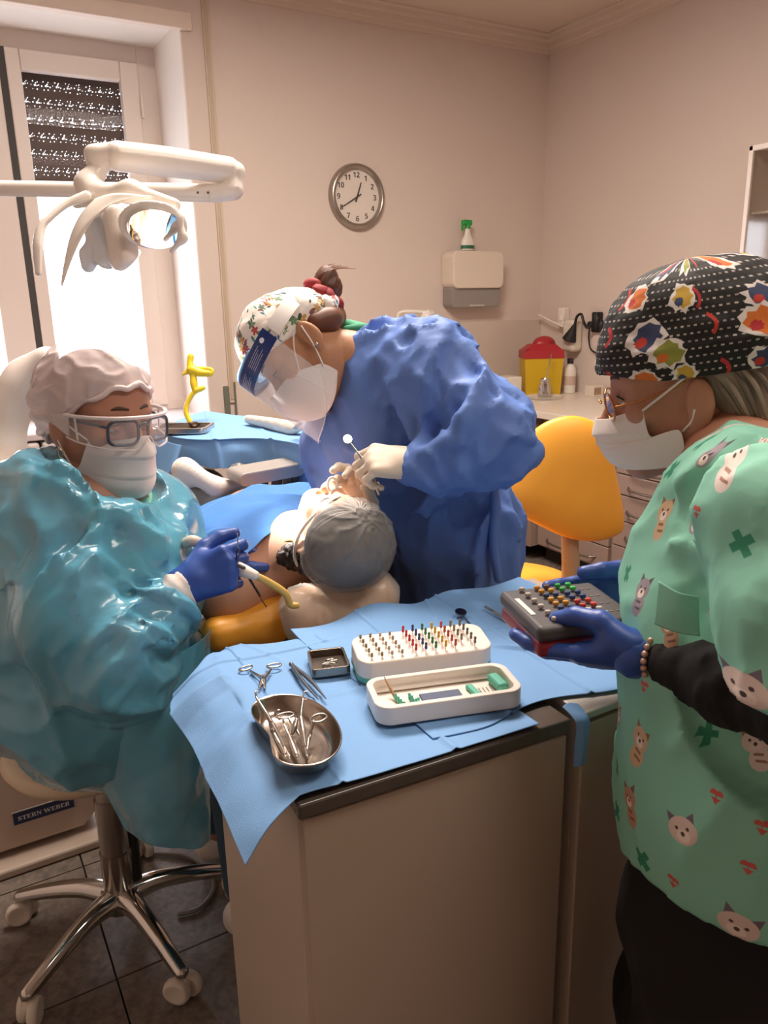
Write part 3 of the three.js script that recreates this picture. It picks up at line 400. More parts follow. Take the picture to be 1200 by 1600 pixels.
// blue paper drapes over them
const crk = (x, w) => Math.max(0, 1 - Math.abs(x) / w);
{
  const Y = YT + 0.002, T = [P(383, 1352, 0.9), P(345, 1262, 0.985), P(300, 1168, 1.12), P(265, 1103, 1.22), P(298, 1058, 1.27)];
  const E = [V(0.309, Y, -0.757), V(0.318, Y, -0.88), V(0.327, Y, -1.02), V(0.338, Y, -1.13), V(0.345, Y, -1.192)];
  const col = (k) => { const e = E[k], x = [0.4, 0.5, 0.6, 0.67].map((q) => V(q, Y + (q < 0.45 ? 0.002 : 0), e.z + (q - 0.31) * 0.06)); const m = e.clone().lerp(T[k], 0.5); m.y += 0.01; return [T[k], m, e.clone().lerp(T[k], 0.06).add(V(0, 0.006, 0)), e.clone().add(V(0.015, 0.005, 0)), ...x]; };
  const rows = [0, 1, 2, 3, 4].map(col);
  const back = rows[4].map((p, i) => i < 3 ? p.clone().add(V(0.02, -0.012, -0.03)) : p.clone().add(V(0, [0, 0, 0, -0.016, -0.002, -0.02, -0.006, -0.012][i], -0.03)));
  rows.push(back);
  const d = (p, u, v) => { const over = 1 - sstep(0.3, 0.44, u); const y = 0.0034 * crk(v - 0.33, 0.012) + 0.0038 * crk(v - 0.66, 0.012) + 0.0034 * crk(u - 0.52, 0.009) + 0.0036 * crk(u - 0.76, 0.009) + 0.002 * crk(u - 0.64 + (v - 0.5) * 0.12, 0.012) * sstep(0.3, 0.5, v) + 0.0012 * Math.max(0, noise(p.x * 14, p.z * 14)) + over * (0.012 * crk(v - 0.27, 0.05) + 0.012 * crk(v - 0.52, 0.05) - 0.006 * crk(v - 0.4, 0.08) + 0.003 * noise(p.x * 20, p.z * 20, 4)); return V(-y * 0.5 * over, y, 0); };
  solo('paper_drape', 'blue paper drape under the kidney dish with corner hanging off the cabinet', 'drape', patch(rows, 200, 150, 0.0014, d, 0), drapeBlue, V(0.5, Y, -1));
  const Y2 = YT + 0.0045, f = (x, z, y = Y2) => V(x, y, z);
  const r2 = [[f(0.52, -0.78), f(0.6, -0.765), f(0.68, -0.78), f(0.74, -0.775), f(0.83, -0.745), f(0.93, -0.735), f(1.03, -0.735)], [f(0.52, -0.86), f(0.6, -0.85), f(0.68, -0.84), f(0.75, -0.83), f(0.83, -0.82), f(0.93, -0.82), f(1.03, -0.82)], [f(0.51, -0.98), f(0.6, -0.97), f(0.68, -0.965), f(0.76, -0.96), f(0.84, -0.95), f(0.94, -0.95), f(1.03, -0.95)], [f(0.5, -1.1), f(0.58, -1.1), f(0.67, -1.09), f(0.76, -1.08), f(0.85, -1.07), f(0.95, -1.07), f(1.03, -1.07)], [f(0.5, -1.17), f(0.58, -1.165), f(0.67, -1.16, Y2 + 0.006), f(0.76, -1.15, Y2 + 0.003), f(0.85, -1.175), f(0.95, -1.17), f(1.03, -1.17)], [f(0.5, -1.215, Y2 + 0.004), f(0.58, -1.215, Y2 - 0.004), f(0.67, -1.215, Y2 + 0.016), f(0.76, -1.2, Y2 + 0.002), f(0.85, -1.215, Y2 + 0.004), f(0.95, -1.21, Y2 - 0.006), f(1.03, -1.21, Y2)]];
  const d2 = (p, u, v) => V(0, 0.0036 * crk(u - 0.27, 0.009) + 0.0034 * crk(v - 0.52, 0.01) + 0.0036 * crk(u - 0.6, 0.009) + 0.003 * crk(u - 0.45 - (v - 0.5) * 0.2, 0.01) * sstep(0.6, 0.75, v) + 0.0016 * Math.max(0, noise(p.x * 13 + 5, p.z * 13)) + 0.008 * Math.max(0, 1 - Math.abs(p.x - 0.83 - (p.z + 0.9) * 0.9) / 0.012) * sstep(-1.0, -0.93, p.z) * sstep(-0.83, -0.88, p.z), 0);
  const dr = solo('paper_drape', 'blue paper drape under the white file box reaching to the right cabinet', 'drape', patch(r2, 200, 140, 0.0014, d2), drapeBlue, V(0.75, Y2, -1));
  part(dr, 'hanging_fold', patch([[V(0.727, Y2, -0.75), V(0.738, Y2 + 0.003, -0.75), V(0.752, Y2, -0.745)], [V(0.727, Y2 - 0.012, -0.722), V(0.738, Y2 - 0.01, -0.716), V(0.751, Y2 - 0.012, -0.72)], [V(0.727, Y2 - 0.05, -0.722), V(0.737, Y2 - 0.05, -0.714), V(0.75, Y2 - 0.05, -0.72)], [V(0.729, Y2 - 0.085, -0.724), V(0.738, Y2 - 0.083, -0.717), V(0.749, Y2 - 0.086, -0.722)]], 8, 24, 0.0012), drapeBlue);
}

// ---------- dental chair ----------
const shellGrey = std('#8f8b88', 0.4);
{
  const t = thing('dental_chair', 'reclined yellow dental chair with grey shell under the draped patient', 'chair', [0.68, 0, -2.1]);
  const cush = (rows, h) => solid(rows, 0.012);
  const M = null;
  // backrest: top end at z -1.43, low end at z -2.1
  part(t, 'backrest', solid([cap(V(0.44, 0.892, -1.47), V(0.5, 0.8, -2.1), 0.025, 0.045, 0.07), cap(V(0.83, 0.892, -1.48), V(0.86, 0.8, -2.1), 0.025, 0.045, 0.07), cap(V(0.44, 0.892, -1.45), V(0.83, 0.892, -1.47), 0.024, 0.024, 0.05), cap(V(0.65, 0.882, -1.47), V(0.68, 0.785, -2.1), 0.028, 0.045, 0.12), cap(V(0.55, 0.885, -1.47), V(0.58, 0.785, -2.1), 0.026, 0.045, 0.1), cap(V(0.74, 0.885, -1.47), V(0.78, 0.785, -2.1), 0.026, 0.045, 0.1)], 0.011), yellowVinyl);
  part(t, 'backrest_shell', solid([cap(V(0.455, 0.842, -1.45), V(0.5, 0.74, -2.1), 0.034, 0.04, 0.06), cap(V(0.82, 0.842, -1.47), V(0.85, 0.74, -2.1), 0.035, 0.04, 0.08), cap(V(0.56, 0.82, -1.44), V(0.58, 0.71, -2.1), 0.046, 0.05, 0.1), cap(V(0.73, 0.82, -1.45), V(0.76, 0.71, -2.1), 0.05, 0.05, 0.12)], 0.012), shellGrey);
  part(t, 'seat', solid([cap(V(0.5, 0.72, -2.15), V(0.52, 0.75, -2.6), 0.06, 0.055, 0.1), cap(V(0.86, 0.72, -2.15), V(0.84, 0.75, -2.6), 0.06, 0.055, 0.1), cap(V(0.68, 0.71, -2.15), V(0.68, 0.74, -2.6), 0.06, 0.055, 0.16)], 0.014), yellowVinyl);
  part(t, 'leg_rest', solid([cap(V(0.56, 0.74, -2.65), V(0.58, 0.72, -3.15), 0.05, 0.045, 0.1), cap(V(0.8, 0.74, -2.65), V(0.78, 0.72, -3.15), 0.05, 0.045, 0.1), cap(V(0.68, 0.74, -2.65), V(0.68, 0.72, -3.15), 0.05, 0.05, 0.12)], 0.014), yellowVinyl);
  part(t, 'seat_frame', boxAB(0.52, 0.84, 0.55, 0.68, -2.6, -1.95, 0.04), shellGrey); part(t, 'column', boxAB(0.62, 0.82, 0.1, 0.6, -2.5, -2.1, 0.04), creamPlastic); part(t, 'base_plate', boxAB(0.58, 0.94, 0, 0.1, -2.9, -1.95, 0.03), creamPlastic);
  const hr = part(t, 'headrest', solid([cap(V(0.588, 0.958, -1.345), V(0.752, 0.958, -1.345), 0.037, 0.037, 0.05), cap(V(0.6, 0.945, -1.4), V(0.75, 0.945, -1.4), 0.03, 0.03, 0.05), cap(V(0.6, 0.915, -1.345), V(0.745, 0.915, -1.345), 0.034, 0.034, 0.05)], 0.008), yellowVinyl);
  part(hr, 'plastic_cover', solid([cap(V(0.584, 0.956, -1.342), V(0.757, 0.956, -1.342), 0.043, 0.043, 0.05), cap(V(0.596, 0.945, -1.4), V(0.754, 0.945, -1.4), 0.036, 0.036, 0.05), cap(V(0.594, 0.906, -1.343), V(0.75, 0.906, -1.343), 0.042, 0.04, 0.05)], 0.006, { disp: folds([{ a: V(0.58, 0.92, -1.36), b: V(0.78, 0.92, -1.36), r: 0.09, amp: 0.004, fa: 26, fc: 14 }]) }), phys('#f3ede2', 0.25, { transparent: true, opacity: 0.55 }));
  part(t, 'headrest_bar', join(boxAB(0.65, 0.71, 0.83, 0.9, -1.5, -1.34, 0.01), tube([V(0.6, 0.86, -1.33), V(0.68, 0.868, -1.315), V(0.78, 0.866, -1.32)], [0.014, 0.018, 0.012]), boxAB(0.56, 0.83, 0.8, 0.87, -1.45, -1.36, 0.02)), std('#4c4646', 0.45));
}
// ---------- delivery unit, tray, hoses ----------
const greyUnit = std('#a29a93', 0.4);
{
  const ty = 1.17, on = (x, y, h = ty) => onPlane(x, y, 1, h);
  const t = thing('delivery_unit', 'grey instrument table on a white arm beyond the patient', 'instrument table', [0.85, 0, -2.35]);
  const a = on(266, 675), b = on(468, 680), c = on(470, 668), d = on(322, 656);
  const s = new THREE.Shape([a, b, c, d].map((p) => new THREE.Vector2(p.x, -p.z))), g = fix(new THREE.ExtrudeGeometry(s, { depth: 0.06, bevelEnabled: true, bevelSize: 0.012, bevelThickness: 0.008, bevelSegments: 2 })); g.rotateX(-Math.PI / 2); g.translate(0, ty - 0.078, 0);
  part(t, 'table_body', g, greyUnit);
  const q = (x, y, dd = 2.2) => P(x, y, dd);
  part(t, 'control_panel', place(extrude(roundRect(0.2, 0.03, 0.013), 0.07, 0.004), q(405, 732, 2.16), V(0.2, -0.1, 1)), greyUnit);
  part(t, 'post', tube([q(373, 738, 2.25), q(373, 800, 2.3)], 0.03, { seg: 14 }), std('#7f7975', 0.4));
  part(t, 'support_arm', join(tube([q(374, 790, 2.3), V(1.0, 0.82, -2.5), V(1.05, 0.5, -2.6), V(1.0, 0.12, -2.7)], [0.035, 0.045, 0.05, 0.06], { seg: 14 }), boxAB(0.9, 1.12, 0, 0.09, -2.95, -2.55, 0.02)), creamPlastic);
  part(t, 'white_handle', solid([cap(q(288, 733, 2.1), q(340, 762, 2.1), 0.03, 0.022, 0.04), cap(q(340, 762, 2.1), q(385, 756, 2.15), 0.022, 0.012, 0.03), cap(q(290, 738, 2.12), q(292, 752, 2.12), 0.032, 0.02, 0.03)], 0.007), whitePlastic);
  for (const [x, k] of [[413, 1], [428, 0], [435, 1], [446, 0], [452, 0], [459, 1]]) { const h = part(t, 'hose', tube([q(x, 728, 2.17), q(x + 1, 745, 2.19), q(x - 3 + k * 4, 770, 2.25), q(x - 6 + k * 6, 800, 2.35)], [k ? 0.012 : 0.008, k ? 0.012 : 0.008, 0.006, 0.006], { seg: 8 }), std(k ? '#5e5954' : '#857a74', 0.5)); }
  part(t, 'tubing_rest', boxAB(q(470, 770, 2.2).x - 0.04, q(470, 770, 2.2).x + 0.04, 1.0, 1.06, q(470, 770, 2.2).z - 0.03, q(470, 770, 2.2).z + 0.03, 0.01), std('#7a5f52', 0.5));
  // pale accessories on the far end of the table
  const acc = thing('instrument_rest', 'pale plastic instrument rest behind the draped table', 'instrument rest', on(440, 662, 1.2));
  part(acc, 'body', solid([cap(on(388, 655, 1.2), on(470, 668, 1.2), 0.015, 0.012, 0.03), cap(on(400, 657, 1.19), on(455, 672, 1.19), 0.013, 0.013, 0.03)], 0.009), creamPlastic);
  part(acc, 'hose', tube([on(462, 668, 1.21), on(475, 660, 1.24), on(480, 690, 1.2), on(492, 712, 1.1)], 0.007, { seg: 8 }), greyUnit);
  // drape
  const bk = [on(262, 668), on(303, 650, ty + 0.012), on(325, 646, ty + 0.02), on(362, 651, ty + 0.008), on(424, 659), on(484, 678)].map((p) => p.add(V(0, 0.006, 0)));
  const fr = [on(244, 679), on(285, 686, ty), on(328, 688), on(372, 686), on(413, 687), on(455, 693), on(490, 704)].map((p) => p.add(V(0, 0.006, 0)));
  const drop = [0.1, 0.075, 0.085, 0.085, 0.1, 0.075, 0.045], hem = fr.map((p, i) => p.clone().add(V(i === 0 ? -0.02 : 0, -drop[i], 0.03))), mid = fr.map((p, i) => p.clone().add(V(0, -drop[i] * 0.45, 0.025 + (i % 2 ? 0.006 : -0.004))));
  const lip = fr.map((p) => p.clone().add(V(0, -0.006, 0.012)));
  const back2 = bk.map((p) => p.clone().add(V(0, -0.05, -0.02)));
  const dr = solo('paper_drape', 'light blue paper drape over the instrument table behind the patient', 'drape', patch([back2, bk, bk.map((p, i) => p.clone().lerp(cr(fr, i / 5), 0.5)), fr, lip, mid, hem], 90, 80, 0.0014, (p, u, v) => V(0, 0.004 * crk(u - 0.36, 0.02) + 0.004 * crk(u - 0.7, 0.02) + 0.003 * crk(v - 0.3, 0.03), 0.008 * crk(u - 0.36, 0.03) * sstep(0.55, 0.75, v) + 0.008 * crk(u - 0.7, 0.03) * sstep(0.55, 0.75, v))), drapeBlue, V(0.85, ty, -2.3));
  part(dr, 'side_drop', patch([[P(447, 712, 2.24), P(470, 706, 2.2), P(496, 700, 2.15)], [P(447, 735, 2.24), P(471, 735, 2.2), P(498, 730, 2.15)], [P(452, 762, 2.24), P(472, 768, 2.2), P(500, 766, 2.15)]], 20, 20, 0.0014, (p, u) => V(0, 0, 0.006 * Math.sin(u * 14))), drapeBlue);
  part(dr, 'side_drop', patch([[P(243, 680, 2.18), P(262, 690, 2.14), P(285, 696, 2.12)], [P(240, 712, 2.18), P(258, 720, 2.14), P(276, 722, 2.12)], [P(240, 745, 2.18), P(252, 752, 2.14), P(264, 745, 2.12)]], 20, 20, 0.0014, (p, u) => V(0, 0, 0.006 * Math.sin(u * 11))), drapeBlue);
  // steel tray on it
  const tc = on(287, 672, ty + 0.014), st = thing('steel_tray', 'shallow steel tray at the left end of the draped table', 'tray', tc);
  const base = extrude(roundRect(0.15, 0.11, 0.015), 0.003, 0.001); base.rotateX(-Math.PI / 2);
  const rim = ring(roundRect(0.165, 0.125, 0.02), roundRect(0.15, 0.11, 0.015), 0.012, 0.002); rim.rotateX(-Math.PI / 2);
  const tg = join(base, rim); tg.rotateY(-0.55); tg.translate(tc.x, tc.y, tc.z); part(st, 'tray_body', tg, steel);
  solo('steel_cup', 'dark round object lying in the shallow steel tray', 'cup', (() => { const g = lathe([[0, 0], [0.012, 0], [0.016, 0.012], [0.017, 0.014], [0.014, 0.013], [0.011, 0.003], [0, 0.003]]); g.translate(tc.x + 0.035, tc.y + 0.005, tc.z - 0.015); return g; })(), std('#6d5a4e', 0.35, 0.6), V(tc.x + 0.035, tc.y + 0.005, tc.z - 0.015));
  // yellow flexible holder with clip
  const yl = std('#dfc024', 0.4), yh = thing('yellow_holder', 'bright yellow flexible holder with clips standing behind the steel tray', 'holder', on(297, 655, ty)), y = (x, yy) => P(x, yy, 2.45);
  part(yh, 'stem', tube([y(297, 660), y(291, 645), y(292, 632), y(299, 618), y(306, 610)], 0.008, { seg: 10 }), yl);
  part(yh, 'branch', join(tube([y(306, 610), y(313, 608), y(318, 606)], [0.01, 0.009, 0.007], { seg: 10 }), tube([y(305, 612), y(303, 600), y(302, 588), y(300, 578)], [0.009, 0.012, 0.011, 0.014], { seg: 10 })), yl);
  part(yh, 'clip', join(tube([y(300, 578), y(312, 582), y(328, 583)], [0.018, 0.014, 0.009], { seg: 10 }), tube([y(298, 576), y(291, 582), y(286, 585)], [0.014, 0.008, 0.004], { seg: 8 }), tube([y(298, 580), y(297, 566), y(298, 557)], [0.014, 0.01, 0.01], { seg: 8 }), tube([y(308, 576), y(320, 576), y(331, 578), y(330, 585), y(318, 586)], 0.006, { seg: 8 })), yl);
}
// ---------- water unit with base at the left ----------
{
  const t = thing('water_unit', 'cream dental water unit at the left edge with a lettered blue plate', 'dental unit', [0, 0, -2.45]);
  part(t, 'base_plate', boxAB(-0.32, 0.262, 0.0, 0.03, -2.95, -2.13, 0.01), std('#b9a797', 0.45));
  const prof = extrude([[-0.3, 0.06], [0.2, 0.06], [0.24, 0.1], [0.24, 0.4], [0.17, 0.62], [-0.3, 0.68]], 0.6, 0.012); prof.translate(0, 0, -2.8); part(t, 'base_body', prof, std('#c0ab9a', 0.42));
  part(t, 'unit_body', boxAB(-0.33, 0.1, 0.6, 1.0, -2.75, -2.25, 0.05), creamPlastic);
  const tex = canvasTex(512, 128, (x, w, h) => { x.fillStyle = '#1f2b4d'; x.fillRect(0, 0, w, h); x.fillStyle = '#d8d3cc'; x.font = 'bold 62px serif'; x.textAlign = 'center'; x.textBaseline = 'middle'; x.fillText('STERN WEBER', w / 2, h / 2 + 4, w * 0.86); });
  const pm = std('#ffffff', 0.4, 0, { map: tex }), pl = new THREE.PlaneGeometry(0.162, 0.037), frame = box(0.17, 0.044, 0.004, 0, 0, -0.003, 0.002);
  const mk = (g) => { g.translate(0.102, 0.148, -2.18); return fix(g); };
  const pp = part(t, 'name_plate', mk(frame), std('#b7b0a8', 0.3, 0.7)); part(pp, 'lettering', mk(pl), pm);
  part(t, 'column', solid([cap(P(5, 790, 2.25), P(4, 700, 2.25), 0.05, 0.05, 0.04), cap(P(4, 700, 2.25), P(18, 630, 2.22), 0.05, 0.045, 0.05), cap(P(18, 630, 2.22), P(36, 592, 2.2), 0.045, 0.04, 0.05), cap(P(36, 592, 2.2), P(70, 562, 2.18), 0.04, 0.03, 0.05), cap(P(4, 690, 2.22), P(25, 610, 2.2), 0.04, 0.03, 0.05), cap(P(40, 580, 2.2), P(76, 556, 2.17), 0.03, 0.022, 0.03)], 0.01), phys('#eadfd6', 0.3));
  part(t, 'bowl', (() => { const c = P(8, 735, 2.15), g = lathe([[0, -0.3], [0.09, -0.3], [0.085, -0.05], [0.078, 0], [0.07, 0.004], [0.062, 0], [0.05, -0.03], [0, -0.04]]); g.translate(c.x, c.y, c.z); return g; })(), whitePlastic);
}
// cable lying on the floor
solo('floor_cable', 'grey cable looping over the dark floor behind the chrome stool base', 'cable', tube([P(215, 1330, 2.35), P(235, 1333, 2.33), P(290, 1338, 2.25), P(325, 1360, 2.15), P(333, 1390, 2.08), P(310, 1420, 2.03), P(280, 1428, 2.04)].map((p) => { const r = p.clone().sub(camera.position); return camera.position.clone().addScaledVector(r, (0.008 - EYE_Y) / r.y); }), 0.006, { seg: 8 }), std('#7d736b', 0.5), V(0.4, 0.006, -2));

// ---------- operating lamp ----------
{
  const q = (x, y, d = 1.75) => P(x, y, d), t = thing('operating_lamp', 'white jointed operating lamp with oval mirror hanging over the patient', 'lamp', q(0, 295, 1.95));
  const lm = phys('#efe5da', 0.28, { clearcoat: 0.2 });
  const la = part(t, 'lower_arm', tube([q(-420, 292, 2.0), q(-30, 294, 1.95), q(150, 297, 1.9), q(338, 302, 1.84)], [0.019, 0.019, 0.019, 0.021], { seg: 20 }), lm);
  for (const x of [309, 325]) part(la, 'screw', sph(0.003, q(x, 301, 1.82)), std('#6a5f57', 0.4));
  part(t, 'elbow', solid([cap(q(335, 303, 1.84), q(365, 297, 1.84), 0.021, 0.02, 0.02), cap(q(365, 297, 1.84), q(368, 268, 1.84), 0.016, 0.016, 0.02), cap(q(368, 268, 1.84), q(355, 264, 1.84), 0.02, 0.024, 0.02)], 0.006), lm);
  part(t, 'upper_arm', tube([q(184, 244, 1.72), q(260, 253, 1.77), q(357, 266, 1.84)], [0.032, 0.033, 0.03], { seg: 24 }), lm);
  part(t, 'knuckle', solid([cap(q(150, 243, 1.72), q(182, 243, 1.72), 0.022, 0.03, 0.03), cap(q(140, 236, 1.71), q(150, 238, 1.71), 0.01, 0.013, 0.01), cap(q(154, 248, 1.72), q(152, 268, 1.72), 0.022, 0.02, 0.02)], 0.006), lm);
  part(t, 'yoke', solid([cap(q(152, 268, 1.72), q(135, 288, 1.71), 0.022, 0.02, 0.02), cap(q(135, 288, 1.71), q(150, 305, 1.7), 0.02, 0.026, 0.03), cap(q(150, 303, 1.7), q(205, 300, 1.68), 0.016, 0.02, 0.03), cap(q(205, 300, 1.68), q(272, 320, 1.66), 0.02, 0.014, 0.03), cap(q(120, 318, 1.72), q(150, 305, 1.7), 0.012, 0.016, 0.02)], 0.006), lm);
  part(t, 'handle', tube([q(135, 306, 1.66), q(105, 318, 1.64), q(80, 338, 1.62), q(66, 352, 1.61), q(59, 385, 1.6), q(60, 426, 1.6)], [0.011, 0.008, 0.007, 0.009, 0.011, 0.007], { seg: 12 }), lm);
  part(t, 'crescent_shield', patch([[q(150, 312, 1.66), q(128, 335, 1.65), q(112, 368, 1.645), q(102, 410, 1.64), q(96, 447, 1.64)], [q(185, 303, 1.64), q(150, 330, 1.635), q(125, 365, 1.63), q(108, 408, 1.635), q(97, 447, 1.64)], [q(240, 308, 1.64), q(180, 318, 1.63), q(140, 352, 1.63), q(115, 400, 1.635), q(98, 446, 1.64)]], 20, 14, 0.006), lm);
  part(t, 'lamp_body', solid([cap(q(150, 355, 1.72), q(165, 400, 1.7), 0.03, 0.026, 0.03), cap(q(165, 350, 1.69), q(178, 392, 1.68), 0.036, 0.032, 0.03), cap(q(140, 400, 1.72), q(138, 415, 1.72), 0.024, 0.016, 0.02)], 0.006), phys('#dfe3e6', 0.2, { clearcoat: 0.5 }));
  part(t, 'front_cover', solid([cap(q(182, 336, 1.64), q(196, 400, 1.635), 0.022, 0.02, 0.02), cap(q(178, 345, 1.65), q(186, 410, 1.65), 0.02, 0.018, 0.02), cap(q(196, 340, 1.645), q(208, 395, 1.65), 0.012, 0.012, 0.015)], 0.005), lm);
  // oval mirror in a white frame, tilted down towards the chair
  const mc = q(243, 357, 1.605), n = V(0.03, -0.8, 1.15), e = (a, b) => { const s = new THREE.Shape(); s.absellipse(0, 0, a, b, 0, Math.PI * 2); return s; };
  const fr = solid([ell(mc.clone().addScaledVector(n.clone().normalize(), -0.014), [0.074, 0.054, 0.012], frameOf(n).multiply(new THREE.Matrix4().makeRotationZ(-0.2)), 0.01), cap(q(280, 343, 1.615), q(286, 372, 1.62), 0.008, 0.006, 0.02), cap(q(286, 372, 1.62), q(268, 392, 1.63), 0.006, 0.006, 0.02), cap(q(205, 352, 1.64), q(240, 352, 1.64), 0.03, 0.03, 0.03)], 0.005); part(t, 'mirror_frame', fr, lm);
  const mg = extrude(e(0.06, 0.043), 0.003, 0.001); mg.rotateZ(-0.2); place(mg, mc, n); part(t, 'mirror', mg, std('#f4f4f4', 0.02, 1));
  // lens facing the mouth, with its light just in front
  const aim = V(0.665, 1.15, -1.47), lc = q(178, 380, 1.7), dv = aim.clone().sub(lc).normalize(), lens = extrude(roundRect(0.05, 0.06, 0.012), 0.004, 0.001); place(lens, lc.clone().addScaledVector(dv, 0.045), dv); part(t, 'lens', lens, std('#ffffff', 0.3, 0, { emissive: new THREE.Color(1, 0.97, 0.92), emissiveIntensity: 4 }));
  const sp = new THREE.SpotLight(new THREE.Color(1, 0.95, 0.88), 26, 3, 0.2, 0.75, 2); sp.position.copy(lc).addScaledVector(dv, 0.056); sp.target.position.copy(aim); sp.castShadow = true; sp.shadow.radius = 2; scene.add(sp, sp.target);
}
// ---------- stools ----------
function starBase(t, cx, cz, r, rot, mat) {
  for (let i = 0; i < 5; i++) { const a = rot + i * Math.PI * 2 / 5, x = Math.cos(a), z = Math.sin(a), p = (k, y) => V(cx + x * k, y, cz + z * k); part(t, 'leg', tube([p(0.02, 0.118), p(r * 0.35, 0.122), p(r * 0.7, 0.102), p(r, 0.075)], [0.032, 0.024, 0.02, 0.017], { seg: 14 }), mat);
    const c = part(t, 'caster', join((() => { const g = lathe([[0.0001, -0.008], [0.02, -0.009], [0.024, -0.012], [0.031, -0.009], [0.033, 0], [0.031, 0.009], [0.024, 0.012], [0.02, 0.009], [0.0001, 0.008]], 24); g.rotateX(Math.PI / 2); g.rotateY(-a + 0.6); g.translate(cx + x * r - z * 0.016, 0.034, cz + z * r + x * 0.016); return fix(g); })(), (() => { const g = lathe([[0.0001, -0.008], [0.02, -0.009], [0.024, -0.012], [0.031, -0.009], [0.033, 0], [0.031, 0.009], [0.024, 0.012], [0.02, 0.009], [0.0001, 0.008]], 24); g.rotateX(Math.PI / 2); g.rotateY(-a + 0.6); g.translate(cx + x * r + z * 0.016, 0.034, cz + z * r - x * 0.016); return fix(g); })(), sph(0.02, p(r, 0.045)), cyl(0.009, 0.009, 0.04, cx + x * r, 0.062, cz + z * r, 10)), creamPlastic); }
}
{
  const cx = 0.226, cz = -1.763, t = thing('operator_stool', 'chrome five-legged stool with cream seat under the seated assistant', 'stool', [cx, 0, cz]);
  starBase(t, cx, cz, 0.285, 0.06, chrome);
  part(t, 'hub', lathe([[0, 0.09], [0.05, 0.09], [0.052, 0.12], [0.045, 0.14], [0, 0.14]]).translate(cx, 0, cz), chrome);
  part(t, 'gas_lift', lathe([[0, 0.13], [0.038, 0.13], [0.038, 0.25], [0.035, 0.252], [0.035, 0.4], [0.031, 0.402], [0.031, 0.5], [0, 0.5]]).translate(cx, 0, cz), steel);
  part(t, 'foot_lever', tube([V(cx + 0.04, 0.13, cz + 0.0), V(cx + 0.045, 0.3, cz - 0.02), V(cx + 0.04, 0.45, cz - 0.02)], 0.016, { seg: 10 }), blackPlastic);
  const s = lathe([[0, 0.5], [0.13, 0.503], [0.18, 0.515], [0.195, 0.54], [0.178, 0.565], [0.12, 0.575], [0, 0.57]], 48); s.translate(cx - 0.025, 0.0, cz - 0.02); part(t, 'seat', s, phys('#d8c4a8', 0.45)); part(t, 'seat_plate', cyl(0.09, 0.1, 0.03, cx, 0.492, cz), creamPlastic);
}
